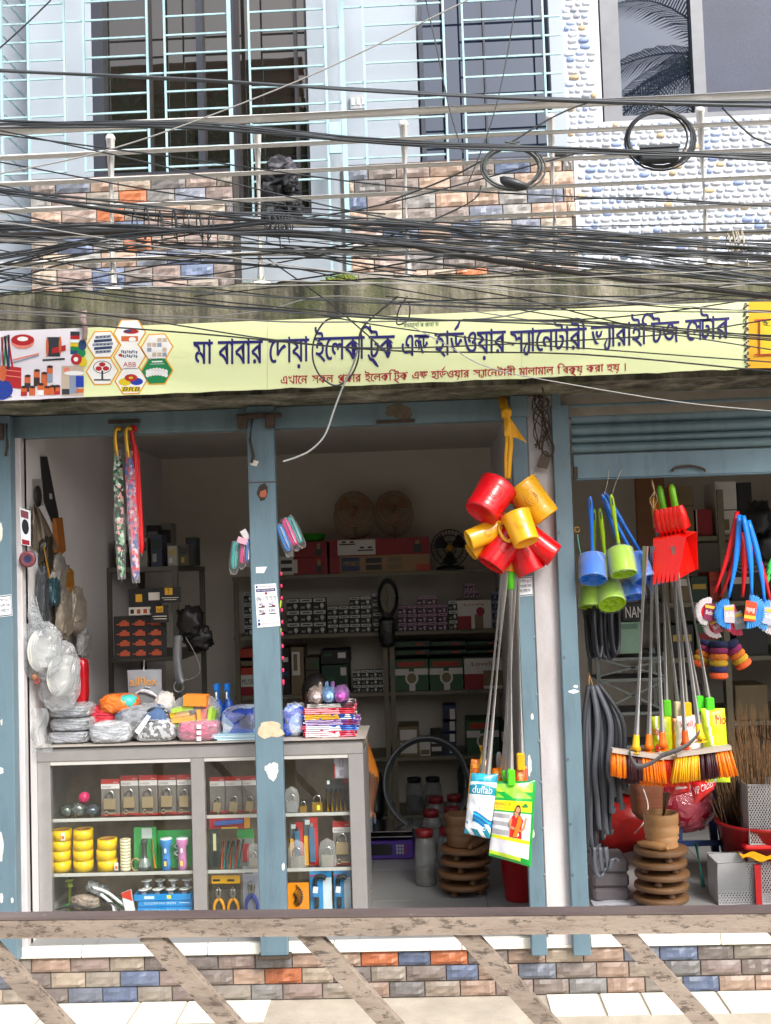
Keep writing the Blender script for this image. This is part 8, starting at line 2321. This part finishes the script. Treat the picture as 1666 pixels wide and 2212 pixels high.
# wire rack with back goods
YR2 = 1.5
rk = thing('wire_rack', 'white wire shelf rack in the dark of the broom shop', 'rack', (P(1360, 1500, YR2).x, YR2, zf))
rm = M('#6f7672', .5, .2)
xk0, xk1 = P(1295, 1500, YR2).x, P(1440, 1500, YR2).x
for x_ in (xk0, xk1):
    for y_ in (YR2, YR2 + .35):
        b = MB(); b.box(x_ - .012, x_ + .012, y_ - .012, y_ + .012, zf, P(1360, 1410, YR2).z); b.out('upright', rm, rk)
for v in (1420, 1465, 1538, 1610, 1690):
    z = P(1360, v, YR2).z; b = MB(); b.box(xk0, xk1, YR2 - .015, YR2 - .005, z - .018, z); b.out('rail', rm, rk)
    b = MB(); b.box(xk0, xk1, YR2 - .004, YR2 + .35, z - .012, z - .004); b.out('shelf', M('#3a3d3c', .6), rk)
for v0, v1 in ((1425, 1460), (1470, 1535)):
    for s_ in (0, 1):
        b = MB(); b.bar(P(1297 if s_ else 1438, v0, YR2 - .02), P(1438 if s_ else 1297, v1, YR2 - .02), .012, .006); b.out('cross_brace', rm, rk)
carton('green_tin', 'pale green metal tin on the wire rack', 'tin', None, 1332, 1344, 1384, 1412, YR2, .2, [M('#7fa08a', .4), M('#5a7a66', .4)], [(.1, .78, .9, .95, 1)])
carton('lettered_box', 'black box with slanted white lettering over the green tin', 'box', None, 1346, 1302, 1400, 1342, YR2 + .03, .2, [M('#15161a', .5), M('#d8d6d0', .5)], [], [('NAM', .1, .2, .8, .8, 1)])
# back shelving of the broom shop with cartons
YS2 = 2.0
b2 = thing('broom_shop_shelving', 'dark shelving at the back of the broom shop', 'shelving', (P(1550, 1500, YS2).x, YS2, zf))
xq0, xq1 = P(1440, 1300, YS2).x, xR - .12
zq = []
for v in (1158, 1300, 1420, 1560, 1680):
    z = P(1530, v, YS2).z; zq.append(z); b = MB(); b.box(xq0, xq1, YS2, YB - .02, z - .03, z); b.out('shelf_board', shelf_m, b2)
for u in (1443, 1570, 1690):
    x_ = P(u, 1400, YS2).x; b = MB(); b.box(x_ - .02, x_ + .02, YS2 - .022, YS2 - .001, zf, zq[0] + (.3 if u == 1570 else 0)); b.out('upright', shelf_m, b2)
def c2(label, u0, v0, u1, lv, c, prints=(), texts=(), Y=None):
    Y = Y or YS2 + .03; x0, x1 = P(u0, v0 + 40, Y).x, P(u1, v0 + 40, Y).x; z1 = P((u0 + u1) / 2, v0, Y).z
    b = MB(); b.box(x0, x1, Y, Y + .3, zq[lv] + .0006, max(z1, zq[lv] + .03), c, .002)
    z0 = zq[lv]
    for i, p in enumerate(prints): b.box(lerp(x0, x1, p[0]), lerp(x0, x1, p[2]), Y - .001 - .0004 * i, Y, lerp(z0, z1, p[1]), lerp(z0, z1, p[3]), p[4])
    b.out('carton', cc, None, label, 'carton')
c2('tall pale cream carton on the top shelf of the broom shop', 1546, 1040, 1592, 0, cP, [(.1, .1, .6, .3, cBr), (0, .46, 1, .48, cK)]); c2('black loudspeaker shaped carton beside the cream one', 1594, 1042, 1625, 0, cB); c2('red carton behind the mop grips', 1505, 1100, 1540, 0, cR, [(.0, 0, .06, 1, cP)]); c2('brown carton behind the dustpans', 1446, 1050, 1498, 0, cBr, [(.0, .6, 1, .62, cK)])
for i, (u0, v0, u1, lv, c) in enumerate(((1448, 1230, 1490, 1, cBr), (1494, 1245, 1530, 1, cDG), (1534, 1235, 1562, 1, cO), (1580, 1225, 1630, 1, cB), (1450, 1350, 1500, 2, cB), (1505, 1345, 1560, 2, cG), (1590, 1340, 1660, 2, cK), (1450, 1480, 1520, 3, cB), (1590, 1480, 1660, 3, cBr), (1450, 1610, 1560, 4, cK), (1590, 1600, 1670, 4, cB))):
    c2(('brown', 'dark green', 'orange', 'black', 'black', 'green', 'grey black', 'black', 'brown', 'charcoal', 'black')[i] + ' carton on the %s shelf of the broom shop %s' % (('second', 'third', 'fourth', 'fifth')[lv - 1], 'behind the poles' if u0 < 1570 else 'behind the scrub brushes'), u0, v0, u1, lv, c, [(.1, .5, .9, .7, (cP, cY, cR)[i % 3])] if i < 6 else ())
b = MB(); x_ = P(1400, 1100, YB - .3).x
x0, x1, z0, z1 = ext(1378, 1030, 1440, 1240, YS2 - .3); b.box(x0, x1, YS2 - .3, YS2 - .25, z0, z1); b.out('plywood_board', M('#6a4426', .7, var=.2, scale=4, stretch=(1, 1, 5)), None, 'brown plywood board standing behind the dustpans', 'board')
b = MB()
for k in range(5):
    b.tube(spline(PS([(1560 + 6 * k, 1195 + 5 * k, 1.2), (1600, 1200 + 9 * k, 1.0), (1666, 1180 + 12 * k, .9), (1700, 1170 + 12 * k, .9)], 0), 5), .004, 5)
b.out('wire_baskets', M('#b9b6b0', .4, .4), None, 'nest of pale wire dish racks behind the scrub brushes', 'wire racks')
for u, v, w in ((1640, 1120, .14), (1655, 1180, .12)):
    b = MB(); b.blob(P(u, v, .9), (w, w, w * 1.4), 16, 10, .4, 3, u, 0, .8); b.out('black_bag', M('#101112', .4), None, 'dark hanging bag behind the blue brush handles', 'bag', 'dark hanging bags')
# ================================================================ shopkeeper seated behind the counter
def person():
    Yp = .98
    t = thing('person', 'shopkeeper in an orange shirt sitting behind the towel stack', 'person', (P(700, 1560, Yp).x, Yp, zf))
    o = ORG[t]; x = P(690, 1500, Yp).x
    zs2 = zf + .33
    J = {'pel': (x + .02, Yp + .02, zs2 + .10), 'wst': (x + .02, Yp + .03, zs2 + .25), 'chs': (x + .015, Yp + .01, zs2 + .42), 'nk': (x, Yp - .02, zs2 + .56), 'hd0': (x - .005, Yp - .035, zs2 + .62),
         'shL': (x - .17, Yp + .0, zs2 + .50), 'elL': (x - .22, Yp - .05, zs2 + .25), 'wrL': (x - .1, Yp - .24, zs2 + .22), 'shR': (x + .19, Yp + .0, zs2 + .50), 'elR': (x + .285, Yp - .03, zs2 + .25), 'wrR': (x + .27, Yp - .22, zs2 + .12),
         'hiL': (x - .08, Yp, zs2 + .07), 'knL': (x - .12, Yp - .38, zs2 + .05), 'anL': (x - .12, Yp - .34, zf + .09), 'ftL': (x - .13, Yp - .48, zf + .035), 'hiR': (x + .12, Yp, zs2 + .07), 'knR': (x + .16, Yp - .34, zs2 + .05), 'anR': (x + .17, Yp - .28, zf + .09), 'ftR': (x + .18, Yp - .42, zf + .035)}
    Rd = {'pel': .15, 'wst': .135, 'chs': .15, 'nk': .058, 'hd0': .055, 'shL': .065, 'elL': .046, 'wrL': .032, 'shR': .065, 'elR': .05, 'wrR': .032, 'hiL': .09, 'knL': .065, 'anL': .04, 'ftL': .038, 'hiR': .09, 'knR': .065, 'anR': .04, 'ftR': .038}
    names = list(J)
    ed = [('pel', 'wst'), ('wst', 'chs'), ('chs', 'nk'), ('nk', 'hd0'), ('chs', 'shL'), ('shL', 'elL'), ('elL', 'wrL'), ('chs', 'shR'), ('shR', 'elR'), ('elR', 'wrR'), ('pel', 'hiL'), ('hiL', 'knL'), ('knL', 'anL'), ('anL', 'ftL'), ('pel', 'hiR'), ('hiR', 'knR'), ('knR', 'anR'), ('anR', 'ftR')]
    extra = []
    for s_, w_ in (('L', V((.10, -.05, -.02))), ('R', V((0, -.07, -.05)))):     # five fingers on each hand
        wr = V(J['wr' + s_]); d = w_.normalized(); sd_ = d.cross(V((0, 0, 1))).normalized()
        J['pm' + s_] = tuple(wr + d * .06); Rd['pm' + s_] = .03; ed.append(('wr' + s_, 'pm' + s_))
        for f in range(5):
            off = sd_ * ((f - 2) * .018) if f else sd_ * -.036
            L_ = (.045, .07, .08, .075, .06)[f]
            a = wr + d * (.075 if f else .04) + off; m_ = a + d * L_ * .55 + V((0, 0, -.006)); e = a + d * L_ + V((0, 0, -.024))
            for n2, p in (('a', a), ('m', m_), ('e', e)): J[f'f{s_}{f}{n2}'] = tuple(p); Rd[f'f{s_}{f}{n2}'] = .0085
            ed += [('pm' + s_, f'f{s_}{f}a'), (f'f{s_}{f}a', f'f{s_}{f}m'), (f'f{s_}{f}m', f'f{s_}{f}e')]
    names = list(J)
    me = bpy.data.meshes.new('body'); me.from_pydata([V(J[n]) - o for n in names], [(names.index(a), names.index(c)) for a, c in ed], [])
    ob = bpy.data.objects.new('body', me); col.objects.link(ob)
    sk = ob.modifiers.new('skin', 'SKIN'); sk.use_smooth_shade = True
    ly = me.skin_vertices[0].data if me.skin_vertices else None
    if ly is None:
        return t
    for i, n in enumerate(names):
        ly[i].radius = (Rd[n], Rd[n] * (.78 if n in ('chs', 'wst', 'pel') else 1)); ly[i].use_root = n == 'pel'
    ob.modifiers.new('sub', 'SUBSURF').render_levels = 2; ob.modifiers['sub'].levels = 2
    ev = ob.evaluated_get(bpy.context.evaluated_depsgraph_get()); m2 = bpy.data.meshes.new_from_object(ev)
    bpy.data.objects.remove(ob)
    skin, shirt, cloth_ = M('#6a4630', .55, var=.08), M('#d07a14', .8, var=.12), M('#3a4250', .85, var=.15)
    for m_ in (skin, shirt, cloth_): m2.materials.append(m_)
    eL, eR = V(J['elL']) - o, V(J['elR']) - o
    for p in m2.polygons:
        c = p.center; near_arm = min((c - eL).length, (c - eR).length)
        z_ = c.z + o.z
        arm = c.y + o.y < Yp - .075 and z_ > zs2 + .08
        p.material_index = 0 if (z_ > zs2 + .575 or arm or z_ < zf + .075) else (1 if z_ > zs2 + .13 else 2)
        if z_ < zs2 + .19 and (c.y + o.y) < Yp - .16 and z_ > zf + .075 and abs(c.x + o.x - x) < .24 and z_ < zs2 + .13: p.material_index = 2
        p.use_smooth = True
    bo = bpy.data.objects.new('body', m2); col.objects.link(bo); bo.parent = t
    # head with face, tilted down
    hc = V((x - .01, Yp - .055, zs2 + .72)); T = Matrix.Translation(hc) @ Matrix.Rotation(.25, 4, 'X') @ Matrix.Rotation(.25, 4, 'Z')
    b = MB(); n_u, n_v = 22, 16
    vs_ = []
    for j in range(n_v + 1):
        th = pi * j / n_v - pi / 2
        for i in range(n_u):
            ph = 2 * pi * i / n_u; X, Yq_, Z = cos(th) * cos(ph), cos(th) * sin(ph), sin(th)
            w = .078 * (1 - .22 * max(0, -Z)); dd = .095
            f = max(0, -Yq_)
            y = Yq_ * dd - .016 * math.exp(-((X / .16) ** 2 + ((Z + .12) / .2) ** 2)) * (f > .5) + .008 * math.exp(-(((abs(X) - .38) / .16) ** 2 + ((Z - .08) / .12) ** 2)) * (f > .4) - .006 * math.exp(-((X / .3) ** 2 + ((Z + .48) / .1) ** 2)) * (f > .4)
            vs_.append(T @ V((X * w, y, Z * .115)))
    b.add(vs_, [[j * n_u + i, j * n_u + (i + 1) % n_u, (j + 1) * n_u + (i + 1) % n_u, (j + 1) * n_u + i] for j in range(n_v) for i in range(n_u)], 0, True)
    for s_ in (-1, 1): b.blob(T @ V((s_ * .08, .005, -.005)), (.018, .03, .05), 10, 8, .05, 2, 1)
    hd = b.out('head', skin, t)
    b = MB()
    for s_ in (-1, 1):
        b.blob(T @ V((s_ * .03, -.082, .012)), (.022, .012, .011), 10, 8, 0, 1, 0, 0, 1); b.blob(T @ V((s_ * .03, -.0865, .012)), (.009, .006, .009), 8, 6, 0, 1, 0, 1, 1); b.tube([T @ V((s_ * .014, -.088, .03)), T @ V((s_ * .032, -.089, .034)), T @ V((s_ * .05, -.078, .029))], .003, 5, 1)
    b.tube([T @ V((-.024, -.083, -.058)), T @ V((0, -.092, -.055)), T @ V((.024, -.083, -.058))], .004, 6, 2); b.out('face', [M('#d8d0c8', .3), M('#1a1412', .4), M('#7a4034', .5)], hd)
    b = MB()
    vs_ = []
    for j in range(9):
        th = lerp(.12, pi / 2, j / 8)
        for i in range(n_u):
            ph = 2 * pi * i / n_u; th2 = th - (.35 if sin(ph) > -.3 else -.28) * (1 - j / 8)
            vs_.append(T @ V((cos(th2) * cos(ph) * .085, cos(th2) * sin(ph) * .102 + .004, sin(th2) * .124 + .003 * noise.noise(V((ph * 3, th * 4, 1))))))
    b.add(vs_, [[j * n_u + i, j * n_u + (i + 1) % n_u, (j + 1) * n_u + (i + 1) % n_u, (j + 1) * n_u + i] for j in range(8) for i in range(n_u)], 0, True); b.out('hair', M('#15110f', .6, var=.3, scale=80, bmp=.5), hd)
    return t
person()
b = MB(); px = P(690, 1500, .98).x; b.box(px - .16, px + .2, .85, 1.2, zf + .30, zf + .33, 0, .01)
st = thing('stool', 'plain wooden stool under the shopkeeper', 'stool', (px, 1.0, zf)); b.out('seat', wood2, st)
for sx in (-.13, .17):
    for sy in (.88, 1.17):
        b = MB(); b.box(px + sx - .02, px + sx + .02, sy - .02, sy + .02, zf, zf + .30); b.out('leg', wood2, st)
# ================================================================ across the street (seen in the upper panes)
Yx = -24.0
t = thing('opposite_building', 'long brown building across the street mirrored in the upper windows', 'building', (-4, Yx - 3, zg))
b = MB(); b.box(-18, -3.2, Yx - 6, Yx, zg, 15.9); b.box(-3.2, 20, Yx - 6, Yx - 1, zg, 6.2, 1); w_ = b.out('wall', [M('#b0907a', .8, var=.2, scale=1), M('#8f897c', .8, var=.15, scale=1)], t)
for i in range(5):
    for j in range(5):
        b = MB(); b.box(-16.6 + i * 2.7, -15.2 + i * 2.7, Yx, Yx + .05, zg + 1.2 + j * 3.1, zg + 2.9 + j * 3.1); b.out('window', M('#20262c', .2), t)
for j in range(5):
    b = MB(); b.box(-18.2, -3.0, Yx - .1, Yx + .5, zg + 3.3 + j * 3.1, zg + 3.5 + j * 3.1); b.out('sun_shade', M('#8a6a52', .8), t)
b = MB(); b.box(-18.2, -3.0, Yx - .3, Yx + .3, 15.9, 16.15); b.out('parapet', M('#8a6a52', .8), t)
leaf_m = M('#5a7a3c', .6, var=.35, scale=2)
def palm(px, py, hgt, label, seed, aim=None):
    rr = random.Random(seed)
    t = thing('coconut_palm', label, 'palm tree', (px, py, zg))
    b = MB(); top_ = V((px + .5, py, zg + hgt)); b.tube(spline([V((px, py, zg - .1)), V((px + .1, py, zg + hgt * .4)), V((px + .45, py, zg + hgt * .8)), top_], 6), [.2] * 6 + [.16] * 6 + [.13] * 7, 10); b.out('trunk', M('#7a6a58', .9, var=.25, scale=4, bmp=.5), t)
    for k in range(18):
        a = 2 * pi * k / 18 + rr.uniform(-.15, .15); el = rr.uniform(-.1, 1.1); L = rr.uniform(3.2, 4.2)
        d = V((cos(a), sin(a), 0)); pts = [top_ + d * (L * s_ * cos(el * (1 - .3 * s_))) + V((0, 0, L * (sin(el) * s_ - .62 * s_ * s_))) for s_ in [i / 10 for i in range(11)]]
        b = MB(); b.tube(pts, [.035 * (1 - .8 * i / 10) for i in range(11)], 5)
        for i in range(1, 44):
            s_ = i / 44 * 10; i0 = int(s_); p = pts[i0].lerp(pts[min(10, i0 + 1)], s_ - i0); tg = (pts[min(10, i0 + 1)] - pts[i0]).normalized(); sd_ = tg.cross(V((0, 0, 1))).normalized()
            ll = .75 * (sin(pi * min(.97, .12 + s_ / 10 * .86)) ** .6)
            for sg in (-1, 1):
                q = p + (sd_ * sg * .8 + tg * .55) * ll * .6; e = p + (sd_ * sg * .75 + tg * .75) * ll + V((0, 0, -.34 * ll))
                wv = tg * .022
                b.add([p - wv, p + wv, q + wv, q - wv, e], [[0, 1, 2, 3], [3, 2, 4]], 0)
        b.out('frond', leaf_m, t)
palm(6.3, -17.5, 12.6 - zg, 'tall coconut palm across the street mirrored in the right upper pane', 4)
palm(10.5, -20, 12.0, 'shorter coconut palm standing behind the tall one across the street', 9)
def tree(px, py, h, r, label, seed):
    rr = random.Random(seed)
    t = thing('street_tree', label, 'tree', (px, py, zg))
    b = MB(); c = V((px, py, zg + h)); b.tube([V((px, py, zg - .1)), V((px + .1, py, zg + h * .5)), c], [.22, .16, .06], 9)
    for k in range(7):
        a = 2.4 * k; b.tube([V((px + .08, py, zg + h * (.45 + .06 * k))), c + V((cos(a) * r * .6, sin(a) * r * .6, rr.uniform(-.4, .5) * r))], [.07, .02], 6)
    b.out('trunk', M('#5c4a3a', .9), t)
    b = MB()
    for k in range(2600):
        d = V((rr.gauss(0, 1), rr.gauss(0, 1), rr.gauss(0, .8))); d = d.normalized() * r * rr.uniform(.35, 1) ** .6
        d *= 1 + .35 * noise.noise(d * 1.1 + V((seed, 0, 0))); p = c + d
        u_ = V((rr.gauss(0, 1), rr.gauss(0, 1), rr.gauss(0, 1))).normalized(); v_ = u_.orthogonal().normalized(); s_ = rr.uniform(.09, .2)
        b.add([p, p + u_ * s_ + v_ * s_ * .45, p + u_ * s_ * 2, p + u_ * s_ - v_ * s_ * .45], [[0, 1, 2, 3]])
    b.out('crown', leaf_m, t)
tree(-4.6, -13.2, 9.3, 1.9, 'broad leafy tree across the street before the brown building', 2)
tree(-2.4, -14.5, 9.7, 1.5, 'rounded leafy tree beside the end of the brown building across the street', 5)
tree(-8.5, -14.0, 9.6, 2.0, 'leafy tree farther along the brown building across the street', 7)
